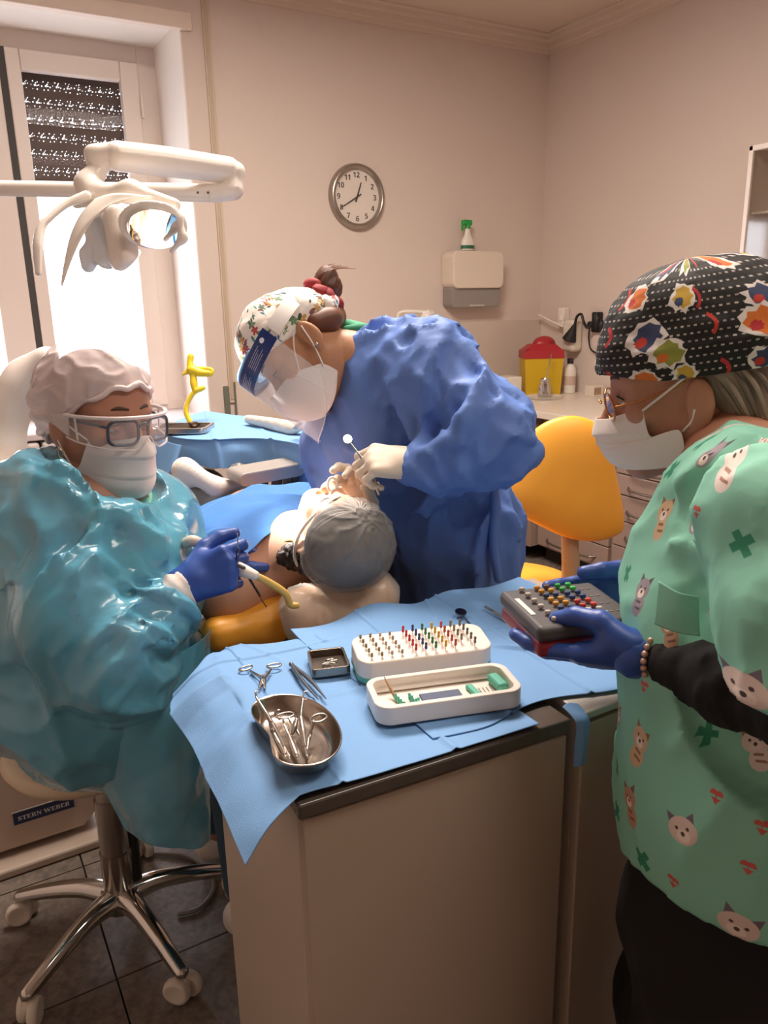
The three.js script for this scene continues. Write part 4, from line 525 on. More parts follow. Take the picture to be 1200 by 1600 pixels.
{
  const c = P(880, 750, 2.3), fx = c.x + 0.02, fz = c.z - 0.12, t = thing('backrest_stool', 'orange-yellow operator stool with tall egg-shaped backrest behind the blue gown', 'stool', [fx - 0.1, 0, fz]);
  const q = (x, y, d = 2.3) => P(x, y, d);
  // egg-shaped pad, thick and rounded: outline in a plane facing the camera's left
  const out = [[884, 650], [915, 653], [940, 668], [956, 700], [966, 745], [977, 800], [976, 830], [955, 842], [920, 846], [880, 838], [830, 815], [795, 798], [783, 785], [781, 768], [790, 742], [812, 700], [845, 664]];
  const pts = out.map(([x, y]) => q(x, y)), mid = pts.reduce((a, p) => a.add(p), V(0, 0, 0)).multiplyScalar(1 / pts.length), nrm = V(-0.5, 0.12, 0.86).normalize(), X = V(0, 1, 0).cross(nrm).normalize(), Y = nrm.clone().cross(X);
  const o2 = pts.map((p) => { const r = p.clone().sub(camera.position), k = mid.clone().sub(camera.position).dot(nrm) / r.dot(nrm), w = camera.position.clone().addScaledVector(r, k).sub(mid); return new THREE.Vector3(w.dot(X), w.dot(Y), 0); });
  const loop = new THREE.CatmullRomCurve3(o2, true, 'centripetal').getPoints(90);
  const NR = 14, pos = [], ix = []; for (const s of [1, -1]) for (let j = 0; j <= NR; j++) { const a = j / NR * Math.PI / 2, k = Math.pow(Math.sin(a), 0.45), h = s * 0.034 * Math.pow(Math.max(0, 1 - k ** 3), 0.5); for (let i = 0; i < 91; i++) { const p = loop[i], w = mid.clone().addScaledVector(X, p.x * k).addScaledVector(Y, p.y * k).addScaledVector(nrm, h + 0.025 * (1 - (p.x * k / 0.2) ** 2) - 0.025); pos.push(w.x, w.y, w.z); } }
  for (let s = 0; s < 2; s++) for (let j = 0; j < NR; j++) for (let i = 0; i < 90; i++) { const a = s * (NR + 1) * 91 + j * 91 + i, b = a + 91; if (s) ix.push(a, a + 1, b, b, a + 1, b + 1); else ix.push(a, b, a + 1, b, b + 1, a + 1); }
  const g = new THREE.BufferGeometry(); g.setAttribute('position', new THREE.Float32BufferAttribute(pos, 3)); g.setIndex(ix); g.computeVertexNormals(); part(t, 'backrest', fix(g), yellowVinyl);
  const b1 = q(890, 838, 2.36), sc = P(830, 915, 2.35);
  const sx = sc.x - 0.02, sz = sc.z - 0.06, sy = sc.y - 0.02;
  part(t, 'backrest_post', tube([b1.clone().add(V(0, 0.08, -0.02)), b1, V(b1.x, sy - 0.05, b1.z), V(b1.x - 0.06, sy - 0.07, b1.z), V(sx, sy - 0.08, sz)], [0.022, 0.026, 0.03, 0.03, 0.03], { seg: 14 }), std('#b99a78', 0.5));
  const s = lathe([[0, -0.05], [0.15, -0.05], [0.19, -0.03], [0.2, 0], [0.185, 0.03], [0.1, 0.04], [0, 0.035]], 48); s.translate(sx, sy - 0.01, sz); part(t, 'seat', s, yellowVinyl);
  part(t, 'gas_lift', lathe([[0, 0.13], [0.034, 0.13], [0.034, 0.36], [0.028, 0.362], [0.028, sy - 0.04], [0, sy - 0.04]]).translate(sx, 0, sz), steel); part(t, 'hub', lathe([[0, 0.09], [0.05, 0.09], [0.05, 0.14], [0, 0.14]]).translate(sx, 0, sz), chrome); starBase(t, sx, sz, 0.27, 0.4, chrome);
  part(t, 'side_bracket', tube([q(768, 735, 2.3), q(778, 748, 2.3), q(786, 760, 2.3)], 0.014, { seg: 10 }), std('#e8c98a', 0.4));
}

// ---------- instruments and boxes on the drapes ----------
{
  const Y = YT + 0.0085, on = (x, y, h = Y) => onPlane(x, y, 1, h);
  // kidney dish
  const px = [[398, 1101], [412, 1092], [440, 1087], [470, 1090], [500, 1103], [523, 1125], [532, 1150], [526, 1172], [506, 1189], [475, 1196], [445, 1192], [428, 1179], [424, 1163], [421, 1149], [411, 1136], [399, 1123], [394, 1111]];
  const rimPts = px.map(([x, y]) => on(x, y, Y + 0.027)), loop = new THREE.CatmullRomCurve3(rimPts, true, 'centripetal').getPoints(100).slice(0, 100), c = loop.reduce((a, p) => a.add(p), V(0, 0, 0)).multiplyScalar(0.01);
  const dish = thing('kidney_dish', 'polished steel kidney dish full of hand instruments on the blue drape', 'dish', V(c.x, Y, c.z));
  const prof = [[1.0, 0.027], [1.02, 0.029], [1.035, 0.027], [1.02, 0.0245], [0.985, 0.0235], [0.9, 0.009], [0.78, 0.0015], [0.6, 0.0], [0, 0.0]], prof2 = [[1.0, 0.027], [0.97, 0.023], [0.89, 0.0095], [0.77, 0.0035], [0.6, 0.0022], [0, 0.0022]];
  const shell = (pr, flip) => { const pos = [], ix = []; pr.forEach(([k, h]) => loop.forEach((p) => pos.push(c.x + (p.x - c.x) * k, Y + h, c.z + (p.z - c.z) * k))); for (let j = 0; j < pr.length - 1; j++) for (let i = 0; i < 100; i++) { const a = j * 100 + i, b = j * 100 + (i + 1) % 100, d = a + 100, e = b + 100; flip ? ix.push(a, d, b, b, d, e) : ix.push(a, b, d, b, e, d); } const g = new THREE.BufferGeometry(); g.setAttribute('position', new THREE.Float32BufferAttribute(pos, 3)); g.setIndex(ix); g.computeVertexNormals(); return fix(g); };
  part(dish, 'bowl', join(shell(prof, false), shell(prof2, true)), std('#b3a79b', 0.2, 1));
  // instruments lying in it: each from (x, y) to (x, y) with a handle and a bent tip
  const ins = (label, pts, hs, r = 0.0022) => { const w = pts.map(([x, y, h]) => on(x, y, Y + h)), t = thing('hand_instrument', label, 'instrument', w[0], 'instruments in the kidney dish'); part(t, 'shaft', tube(w, r, { seg: 8 }), steel); const a = lin(w, hs[0]), b = lin(w, hs[1]); part(t, 'handle', tube([a, a.clone().lerp(b, 0.5), b], [0.0032, 0.0042, 0.0032], { seg: 10 }), std('#a89d94', 0.3, 0.9)); const e = w[0], f = w[0].clone().sub(w[1]).normalize(); part(t, 'tip', tube([e, e.clone().addScaledVector(f, 0.008).add(V(0.002, 0.003, 0)), e.clone().addScaledVector(f, 0.01).add(V(0.006, 0.002, 0.003))], [0.0018, 0.0012, 0.0006], { seg: 6 }), steel); return t; };
  ins('excavator leaning over the left rim of the kidney dish', [[401, 1090, 0.046], [418, 1118, 0.036], [440, 1160, 0.014], [452, 1182, 0.01]], [0.3, 0.75]);
  ins('long probe crossing the middle of the kidney dish', [[473, 1093, 0.044], [470, 1120, 0.03], [475, 1155, 0.014], [480, 1182, 0.012]], [0.35, 0.8]);
  ins('thin probe lying beside the long one in the dish', [[469, 1106, 0.036], [462, 1130, 0.022], [455, 1150, 0.012]], [0.4, 0.9], 0.0016);
  ins('plugger pointing to the lower rim of the dish', [[444, 1133, 0.02], [455, 1158, 0.012], [464, 1182, 0.01]], [0.3, 0.95]);
  ins('short carver under the excavator in the dish', [[424, 1140, 0.028], [436, 1160, 0.012], [446, 1183, 0.009]], [0.2, 0.9]);
  const rg = (p, rx, rz, r, turn = 0) => { const pts = []; for (let i = 0; i < 24; i++) { const a = i / 24 * Math.PI * 2; pts.push(V(Math.cos(a) * rx, 0, Math.sin(a) * rz).applyAxisAngle(V(0, 1, 0), turn).add(p)); } return tube(pts, r, { closed: true, n: 40, seg: 8 }); };
  { const p = on(498, 1122, Y + 0.034), t = thing('needle_holder', 'ring-handled needle holder resting on the right side of the kidney dish', 'forceps', p, 'instruments in the kidney dish'); part(t, 'ring', rg(p, 0.012, 0.009, 0.0016, 0.3), steel); const p2 = on(446, 1118, Y + 0.022); part(t, 'ring', rg(p2, 0.012, 0.007, 0.0016, -0.2), steel); part(t, 'shank', tube([on(490, 1127, Y + 0.032), on(484, 1150, Y + 0.016), on(478, 1180, Y + 0.011)], [0.0022, 0.0028, 0.0016], { seg: 8 }), steel); part(t, 'shank', tube([on(452, 1123, Y + 0.021), on(466, 1145, Y + 0.014), on(474, 1160, Y + 0.013)], [0.0022, 0.0026, 0.0018], { seg: 8 }), steel); }
  { const t = thing('clamp', 'small rubber-dam clamp among the instruments in the dish', 'clamp', on(436, 1118, Y + 0.016), 'instruments in the kidney dish'); part(t, 'bow', tube([on(432, 1122, Y + 0.014), on(430, 1114, Y + 0.02), on(437, 1110, Y + 0.022), on(441, 1118, Y + 0.014), on(436, 1124, Y + 0.013)], 0.0016, { seg: 8 }), steel); }
  // small scissors-like forceps
  { const h = Y + 0.004, piv = on(411, 1061, h), r1 = on(384, 1044, h), r2 = on(428, 1040, h), t = thing('forceps', 'small steel ring forceps lying open on the blue drape at left', 'forceps', piv);
    for (const [r, a, tip] of [[r1, 0.2, [414, 1076]], [r2, -0.2, [404, 1077]]]) { const b = part(t, 'blade', tube([r.clone().lerp(piv, 0.3), r.clone().lerp(piv, 0.65).add(V(0, 0.001, 0.002)), piv, on(tip[0], tip[1], h)], [0.002, 0.0028, 0.0042, 0.0014], { seg: 8 }), steel); part(b, 'ring', rg(r, 0.0115, 0.0065, 0.0017, a), steel); }
    part(t, 'screw', cyl(0.003, 0.003, 0.009, piv.x, piv.y + 0.002, piv.z, 12), steel); }
  // tweezers
  { const h = Y + 0.004, a = on(455, 1038, h), t = thing('tweezers', 'dark steel tweezers lying between forceps and square tray', 'tweezers', a), m = std('#7f8286', 0.3, 0.9); for (const [x, y] of [[497, 1092], [509, 1091]]) { const e = on(x, y, h), mid = a.clone().lerp(e, 0.5).add(V(x < 500 ? -0.003 : 0.003, 0.001, 0)); const g = tube([a, mid, e], [0.003, 0.0036, 0.0012], { seg: 8 }); part(t, 'arm', g, m); } part(t, 'joint', sph(0.0042, a), m); }
  // square tray with burs
  { const a = on(482, 1018, Y + 0.012), b = on(536, 1012, Y + 0.012), d = on(491, 1047, Y + 0.012), e = on(543, 1042, Y + 0.012), c2 = a.clone().add(b).add(d).add(e).multiplyScalar(0.25), ax = b.clone().sub(a).normalize(), wd = a.distanceTo(b), dp = a.distanceTo(d) * 1.02, yaw = Math.atan2(-ax.z, ax.x);
    const t = thing('bur_tray', 'small square steel tray with loose burs on the drape', 'tray', V(c2.x, Y, c2.z)), fit = (g) => { g.rotateX(-Math.PI / 2); g.rotateY(yaw); g.translate(c2.x, Y, c2.z); return g; };
    part(t, 'tray_body', join(fit(extrude(roundRect(wd, dp, 0.006), 0.002, 0.0006)), fit(ring(roundRect(wd + 0.002, dp + 0.002, 0.007), roundRect(wd - 0.003, dp - 0.003, 0.005), 0.013, 0.0008))), std('#8f857b', 0.25, 1));
    const burr = thing('bur', 'tiny steel bur lying loose in the small square tray', 'bur', V(0, 0, 0), 'burs in the square tray'); part(burr, 'shank', tube([V(-0.006, 0, 0), V(0.004, 0, 0)], 0.0011, { seg: 8 }), steel); part(burr, 'head', sph(0.0018, V(0.006, 0, 0), 1.3, 1, 1, 10), std('#6d6760', 0.4, 0.8));
    for (let i = 0; i < 9; i++) { const pos = V(c2.x + (rnd() - 0.5) * wd * 0.45, Y + 0.0045 + i * 0.0003, c2.z + (rnd() - 0.5) * dp * 0.4); if (i === 0) { burr.position.copy(pos); burr.rotation.y = rnd() * 6; } else copyOf(burr, pos, [0, rnd() * 6, 0]); } }
  // mouth mirror and probe at the far edge
  { const a = on(720, 958, Y + 0.006), b = on(745, 990, Y + 0.004), t = thing('mouth_mirror', 'round dental mirror with grey handle behind the white file box', 'mirror', a); const g = cyl(0.011, 0.011, 0.003, 0, 0, 0, 24); g.rotateX(0.25); g.translate(a.x, a.y + 0.002, a.z); part(t, 'mirror_head', g, std('#8a8178', 0.12, 1)); const u = b.clone().sub(a).normalize(); part(t, 'handle', tube([a.clone().addScaledVector(u, 0.01), a.clone().addScaledVector(u, 0.035), a.clone().lerp(b, 0.6), b.clone().addScaledVector(u, 0.02)], [0.0014, 0.0016, 0.0034, 0.0034], { seg: 8 }), steel); }
  { const a = on(758, 948, Y + 0.004), b = on(806, 976, Y + 0.004), t = thing('probe', 'long thin steel probe on the drape left of the held box', 'instrument', a); part(t, 'shaft', tube([a, b], 0.0024, { seg: 8 }), steel); part(t, 'grip', tube([a.clone().lerp(b, 0.3), a.clone().lerp(b, 0.8)], 0.0032, { seg: 8 }), std('#b9b4ae', 0.35, 0.8)); }
  // white endodontic file box: base tray and file stand
  const yaw = -0.297, mint = std('#5bb59c', 0.45), boxW = phys('#efe3d8', 0.3);
  { const cx = 0.586, cz = -0.851, t = thing('file_box', 'open white file box with mint trim on the blue drape', 'box', V(cx, Y, cz)), fit = (g, y = 0) => { g.rotateX(-Math.PI / 2); g.rotateY(yaw); g.translate(cx, Y + y, cz); return g; };
    const loc = (x, z, y) => V(x, 0, z).applyAxisAngle(V(0, 1, 0), yaw).add(V(cx, Y + y, cz));
    part(t, 'base', join(fit(extrude(roundRect(0.212, 0.088, 0.02), 0.004, 0.002), 0.002), fit(ring(roundRect(0.216, 0.092, 0.022), roundRect(0.204, 0.08, 0.018), 0.024, 0.002), 0.002)), boxW);
    const bx = (w, h, d, x, y, z, r, m, name, rot = 0) => { const g = box(w, h, d, 0, 0, 0, r); g.rotateY(yaw + rot); const p = loc(x, z, y); g.translate(p.x, p.y, p.z); return part(t, name, g, m); };
    bx(0.062, 0.006, 0.036, -0.004, 0.009, 0.008, 0.002, std('#46516e', 0.5), 'foam_pad'); bx(0.068, 0.004, 0.042, -0.004, 0.0075, 0.008, 0.001, boxW, 'pad_frame');
    bx(0.011, 0.008, 0.036, 0.046, 0.012, 0.004, 0.003, mint, 'mint_clip', 0.15); bx(0.018, 0.016, 0.042, 0.087, 0.016, -0.004, 0.006, mint, 'mint_slide', 0.1);
    for (let i = 0; i < 4; i++) bx(0.0012, 0.001, 0.026, 0.058 + i * 0.006, 0.0085, 0.004, 0, std('#8b8078', 0.6), 'scale_mark');
    bx(0.19, 0.004, 0.012, 0, 0.012, -0.036, 0.002, boxW, 'hinge_ledge');
    // the stand, tilted towards the camera
    const sx = 0.622, sz = -0.968, tilt = 0.11, m4 = new THREE.Matrix4().makeTranslation(sx, Y - 0.003, sz).multiply(new THREE.Matrix4().makeRotationY(yaw)).multiply(new THREE.Matrix4().makeTranslation(0, 0, 0.042)).multiply(new THREE.Matrix4().makeRotationX(tilt)).multiply(new THREE.Matrix4().makeTranslation(0, 0, -0.042)), st = (g) => g.applyMatrix4(m4);
    const up = (s, d, y, b) => { const g = extrude(s, d, b); g.rotateX(-Math.PI / 2); g.translate(0, y, 0); return st(g); };
    const lid = part(t, 'file_stand', up(roundRect(0.214, 0.08, 0.02), 0.026, 0.012, 0.003), boxW); part(lid, 'mint_rim', up(roundRect(0.217, 0.083, 0.021), 0.006, 0.005, 0.002), mint); part(lid, 'stand_base', up(roundRect(0.208, 0.076, 0.02), 0.01, -0.004, 0.001), boxW);
    part(lid, 'support', join(boxAB(sx - 0.07, sx + 0.08, Y, Y + 0.02, sz - 0.045, sz - 0.03, 0.003)), boxW);
    const file = thing('root_canal_file', 'short root canal file with coloured handle standing in the white stand', 'file', V(0, 0, 0), 'root canal files in the stand');
    const cols = ['#8a7a5c', '#8a7a5c', '#b3a08f', '#a08d7c', '#c0303a', '#2c3f7a', '#2f7a4c', '#c9a227', '#b5482f', '#8d7c66', '#74685c'].map((k) => std(k, 0.45, 0.15)), shaft = cyl(0.0007, 0.0007, 0.009, 0, 0.0045, 0, 8), grip = lathe([[0, 0.006], [0.002, 0.006], [0.0024, 0.009], [0.0017, 0.012], [0.0023, 0.016], [0.0015, 0.018], [0, 0.018]], 12);
    const put = (o, x, z) => { o.position.copy(V(x, 0.041, z).applyMatrix4(m4)); o.rotation.set(tilt, yaw, 0, 'YXZ'); };
    part(file, 'shaft', shaft, steel); part(file, 'handle', grip, cols[0]);
    let first = true; for (let i = 0; i < 11; i++) for (let j = 0; j < 5; j++) { if ((i === 4 || i === 9) && j === 0 && i === 9) continue; const f = first ? file : file.clone(); if (!first) { f.name = numbered('root_canal_file'); f.userData = { ...file.userData }; f.children[1].material = cols[i]; scene.add(f); } first = false; const tall = i >= 4 ? 0.95 : 0.55; f.children[1].scale.y = tall; f.children[0].scale.y = tall; const nm = ['short dull bronze', 'short dull bronze', 'short pale bronze', 'short tan', 'red', 'navy blue', 'green', 'yellow', 'rust orange', 'olive brown', 'grey brown'][i], od = ['first', 'second', 'third', 'fourth', 'fifth', 'sixth', 'seventh', 'eighth', 'ninth', 'tenth', 'last'][i]; f.userData.label = `${nm} root canal file in the ${od} column from left`; f.userData.group = `files in the ${od} column of the stand`; put(f, -0.088 + i * 0.0162 + (i >= 4 ? 0.006 : 0) - j * 0.0015, 0.03 - j * 0.0145); }
    // mint stoppers standing in the base tray
    const sb = thing('mint_file', 'mint green plastic file standing in the open base tray', 'file', V(0, 0, 0), 'mint files in the base tray'); part(sb, 'stem', tube([V(0, 0, 0), V(0.001, 0.007, 0)], 0.0012, { seg: 8 }), steel); part(sb, 'grip', lathe([[0, 0.005], [0.0026, 0.005], [0.003, 0.009], [0.002, 0.013], [0.0024, 0.016], [0, 0.017]], 12), mint);
    [[-0.07, 0.004], [-0.068, 0.012], [-0.066, 0.02], [-0.064, 0.028], [-0.05, 0.006], [-0.048, 0.014], [-0.046, 0.021], [-0.044, 0.028], [-0.042, 0.02]].forEach(([x, z], i) => { const p = loc(x, z - 0.004, 0.0062); if (!i) { sb.position.copy(p); sb.rotation.z = 0.2; } else copyOf(sb, p, [0.2 * (rnd() - 0.5), rnd(), 0.25]); }); 
    const al = thing('file_handpiece', 'brass tipped file lying against the left wall of the base tray', 'file', loc(-0.078, -0.02, 0.01)); part(al, 'body', tube([loc(-0.08, -0.03, 0.03), loc(-0.074, -0.015, 0.018), loc(-0.07, 0.0, 0.01)], [0.001, 0.0024, 0.0026], { seg: 8 }), std('#b08a5c', 0.35, 0.6)); part(al, 'tip', tube([loc(-0.081, -0.033, 0.034), loc(-0.08, -0.03, 0.03)], 0.0008, { seg: 6 }), steel); }
  // control box held over the drape
  { const h = 1.145, A = on(803, 922, h), B = on(960, 908, h), C = on(970, 962, h), D = on(806, 984, h), w = A.distanceTo(B), dp = A.distanceTo(D), c0 = A.clone().add(B).add(C).add(D).multiplyScalar(0.25), ex = B.clone().sub(A).add(C).sub(D).normalize(), ez = D.clone().sub(A).add(C).sub(B); ez.addScaledVector(ex, -ez.dot(ex)).normalize(); const ey = ez.clone().cross(ex), m = new THREE.Matrix4().makeBasis(ex, ey, ez).setPosition(c0), W = w * 0.93, L = dp;
    globalThis.deviceAt = (x, y, z) => V(x, y, z).applyMatrix4(m); globalThis.deviceSize = [W, L];
    const t = thing('bur_organizer', 'dark grey box of coloured rotary instruments with red underside held in blue gloves', 'instrument box', c0), bx = (name, w2, h2, d2, x, y, z, r, mat, par = t) => part(par, name, box(w2, h2, d2, x, y, z, r).applyMatrix4(m), mat);
    bx('lid_body', W, 0.022, L, 0, -0.011, 0, 0.008, std('#4a4546', 0.5)); bx('red_base', W * 0.97, 0.024, L * 0.97, 0, -0.033, 0, 0.008, std('#8d1f33', 0.4));
    const lab = canvasTex(64, 256, (x, ww, hh) => { x.fillStyle = '#e9e4e0'; x.fillRect(0, 0, ww, hh); x.fillStyle = '#55504e'; for (let i = 0; i < 9; i++) x.fillRect(10, 14 + i * 26, 44, 14); }); bx('white_label', 0.007, 0.001, L * 0.42, -W * 0.42, 0.0005, -0.002, 0, std('#d9d2ce', 0.5));
    const row = [['#b8aba2', -0.3, 6, 1], ['#c98a2c', -0.14, 8, 0], ['#c98a2c', -0.04, 8, 0], ['#37a34a', 0.08, 8, 0], ['#37a34a', 0.19, 8, 0]], alt = { 3: ['#37a34a', '#37a34a', '#2b3f78', '#2b3f78', '#c23a35', '#c23a35', '#c8c2bd', '#c8c2bd'], 4: ['#3fbf4d', '#3fbf4d', '#2b3f78', '#2b3f78', '#d4403a', '#d4403a', '#c8c2bd', '#c8c2bd'], 1: ['#c98a2c', '#c98a2c', '#2f3d66', '#c98a2c', '#c98a2c', '#2f3d66', '#c8c2bd', '#c8c2bd'], 2: ['#6a4a3a', '#c98a2c', '#2f3d66', '#c98a2c', '#c98a2c', '#2f3d66', '#c8c2bd', '#c8c2bd'] };
    const mats = {}, pin = thing('rotary_pin', 'coloured rotary instrument pin standing in the dark grey box', 'pin', V(0, 0, 0), 'pins in the dark grey box'); part(pin, 'head', box(0.0085, 0.006, 0.0055, 0, 0.004, 0, 0.002), std('#b8aba2', 0.4)); part(pin, 'collar', cyl(0.0022, 0.0022, 0.003, 0, 0.0005, 0, 10), steel);
    let first = true; const q = new THREE.Quaternion().setFromRotationMatrix(m); row.forEach(([k, fx, n], r) => { for (let i = 0; i < n; i++) { const col = alt[r] ? alt[r][i] : k; mats[col] ??= std(col, 0.4); const o = first ? pin : pin.clone(); if (!first) { o.name = numbered('rotary_pin'); o.userData = { ...pin.userData }; scene.add(o); } first = false; o.children[0].material = mats[col]; const cn = { '#b8aba2': 'pale grey', '#c98a2c': 'amber', '#37a34a': 'green', '#3fbf4d': 'bright green', '#2b3f78': 'dark blue', '#2f3d66': 'navy', '#c23a35': 'red', '#d4403a': 'bright red', '#c8c2bd': 'off white', '#6a4a3a': 'brown' }[col], on_ = ['first', 'second', 'third', 'fourth', 'fifth'][r]; o.userData.label = `${cn} topped pin in the ${on_} row from the white label`; o.userData.group = `${cn} pins in the ${on_} row of the dark grey box`; o.position.copy(deviceAt(fx * W, 0.0005, (i / (n - 1) - 0.5) * L * 0.78)); o.quaternion.copy(q); } });
    for (let i = 0; i < 2; i++) for (let j = 0; j < 4; j++) bx('label_mark', 0.006, 0.0008, 0.003, W * (0.3 + i * 0.07), 0.0004, (j / 3 - 0.5) * L * 0.6, 0, std('#746d6b', 0.5)); }
}

// ---------- people ----------
const RT = V(Math.cos(Math.PI / 6), 0, Math.sin(Math.PI / 6)), FH = V(Math.sin(Math.PI / 6), 0, -Math.cos(Math.PI / 6)), UP = V(0, 1, 0);
const mix = (...a) => { const v = V(0, 0, 0); for (let i = 0; i < a.length; i += 2) v.addScaledVector(a[i], a[i + 1]); return v; };
const skinTex = dataTex(128, (u, v) => 0.5 + (rnd() - 0.5) * 0.5 + 0.2 * tileNoise(u, v, 20, 9), [30, 30]);
const skin = (c) => phys(c, 0.5, { bumpMap: skinTex, bumpScale: 0.0001, sheen: 0.15 });
const nitrile = phys('#2c4f9e', 0.42, { clearcoat: 0.12, clearcoatRoughness: 0.5 }), latex = phys('#e6d6c2', 0.55), maskWhite = phys('#eee6e2', 0.8, { transmission: 0 }), hairDark = std('#33241c', 0.55), browMat = std('#4a3226', 0.7), eyeWhite = phys('#e8e0da', 0.2), irisMat = phys('#2e1c12', 0.15);
function faceBits(body, H, { brow = '#4a3226', eyes = true, lashes = true, browY = 0.026 } = {}) {
  const bm = std(brow, 0.75);
  for (const s of [-1, 1]) {
    part(body, 'eyebrow', tube([tm(H.m, s * 0.013, browY + 0.004, 0.0935), tm(H.m, s * 0.03, browY + 0.007, 0.0875), tm(H.m, s * 0.05, browY - 0.001, 0.072)], [0.0028, 0.0036, 0.0014].map((r) => r * H.sc), { seg: 8 }), bm);
    if (eyes) { const c = tm(H.m, s * 0.031, -0.003, 0.0735), e = part(body, 'eye', sph(0.0128 * H.sc, c), eyeWhite); const g = new THREE.SphereGeometry(0.0131 * H.sc, 20, 10, 0, Math.PI * 2, 0, 0.48); g.rotateX(Math.PI / 2); part(e, 'iris', place(fix(g), c, mix(H.Z, 1, H.Y, -0.35), H.Y), irisMat); const lid = (pole, th) => place(fix(new THREE.SphereGeometry(0.0139 * H.sc, 22, 12, 0, Math.PI * 2, 0, th).rotateX(Math.PI / 2)), c, pole, H.X); part(e, 'eyelid', join(lid(mix(H.Y, 0.88, H.Z, 0.5), 1.22), lid(mix(H.Y, -0.95, H.Z, 0.25), 1.12)), body.material); }
    if (lashes) part(body, 'eyelashes', tube([tm(H.m, s * 0.018, 0.0035, 0.0865), tm(H.m, s * 0.031, 0.0055, 0.0885), tm(H.m, s * 0.045, 0.001, 0.0795)], [0.0008, 0.0013, 0.001].map((r) => r * H.sc), { seg: 6 }), std('#1d1512', 0.6));
  }
}
function bodyMesh(t, H, limbs, mat, headOpt) {
  const nk = tm(H.m, 0, -0.055, -0.028), hp = headPrims(H, headOpt);
  hp.push(cap(nk, nk.clone().lerp(limbs[0].b, 0.45), 0.052 * H.sc, 0.05 * H.sc, 0.03));
  const body = solid(limbs, 0.011), head = solid(hp, 0.0033);
  return part(t, 'body', join(fix(head), fix(body)), mat);
}
const cloth = (color, rough, bs = 0.0003, more = {}) => phys(color, rough, { bumpMap: drapeBump, bumpScale: bs, ...more });
// face mask shaped on the head: rows of local points from top edge to bottom edge, pleats as small steps
function maskOn(body, H, rows, mat, pleat = 0.0022) { const R = rows.map((r) => r.map((p) => tm(H.m, ...p))); return part(body, 'face_mask', patch(R, 36, 40, 0.0012, (p, u, v) => H.Z.clone().multiplyScalar(pleat * Math.sin(Math.PI * u) * ((v * 3.2) % 1 - 0.5))), mat); }
const disc = (pts, th = 0.0008) => { const c = pts.reduce((a, p) => a.add(p), V(0, 0, 0)).multiplyScalar(1 / pts.length), n = pts.length; return sheet((u, v) => c.clone().lerp(pts[Math.round(u * n) % n], 0.02 + 0.97 * v), n, 3, th); };
// fine gathered pleats of a hair net: arcs over the net from its gathering point
function netPleats(parent, T, c, r, f, fan, n, mat) { const F = f.clone().normalize(), X = V(1, 0, 0).addScaledVector(F, -F.x).normalize(), D = F.clone().cross(X); for (let i = 0; i < n; i++) { const b = lerp(fan[0], fan[1], i / (n - 1)) + (rnd() - 0.5) * 0.12, t = D.clone().multiplyScalar(Math.cos(b)).addScaledVector(X, Math.sin(b)), s1 = 0.75 + rnd() * 0.55, p = []; for (let k = 0; k <= 6; k++) { const s = lerp(0.12, s1, k / 6), q = F.clone().multiplyScalar(Math.cos(s)).addScaledVector(t, Math.sin(s)); p.push(T(c[0] + q.x * r[0], c[1] + q.y * r[1], c[2] + q.z * r[2])); } part(parent, 'pleat', tube(p, [0.0016, 0.0013, 0.0005], { seg: 6 }), mat); } }
const sym = (pts) => [...pts.slice(1).reverse().map(([x, y, z]) => [-x, y, z]), ...pts];
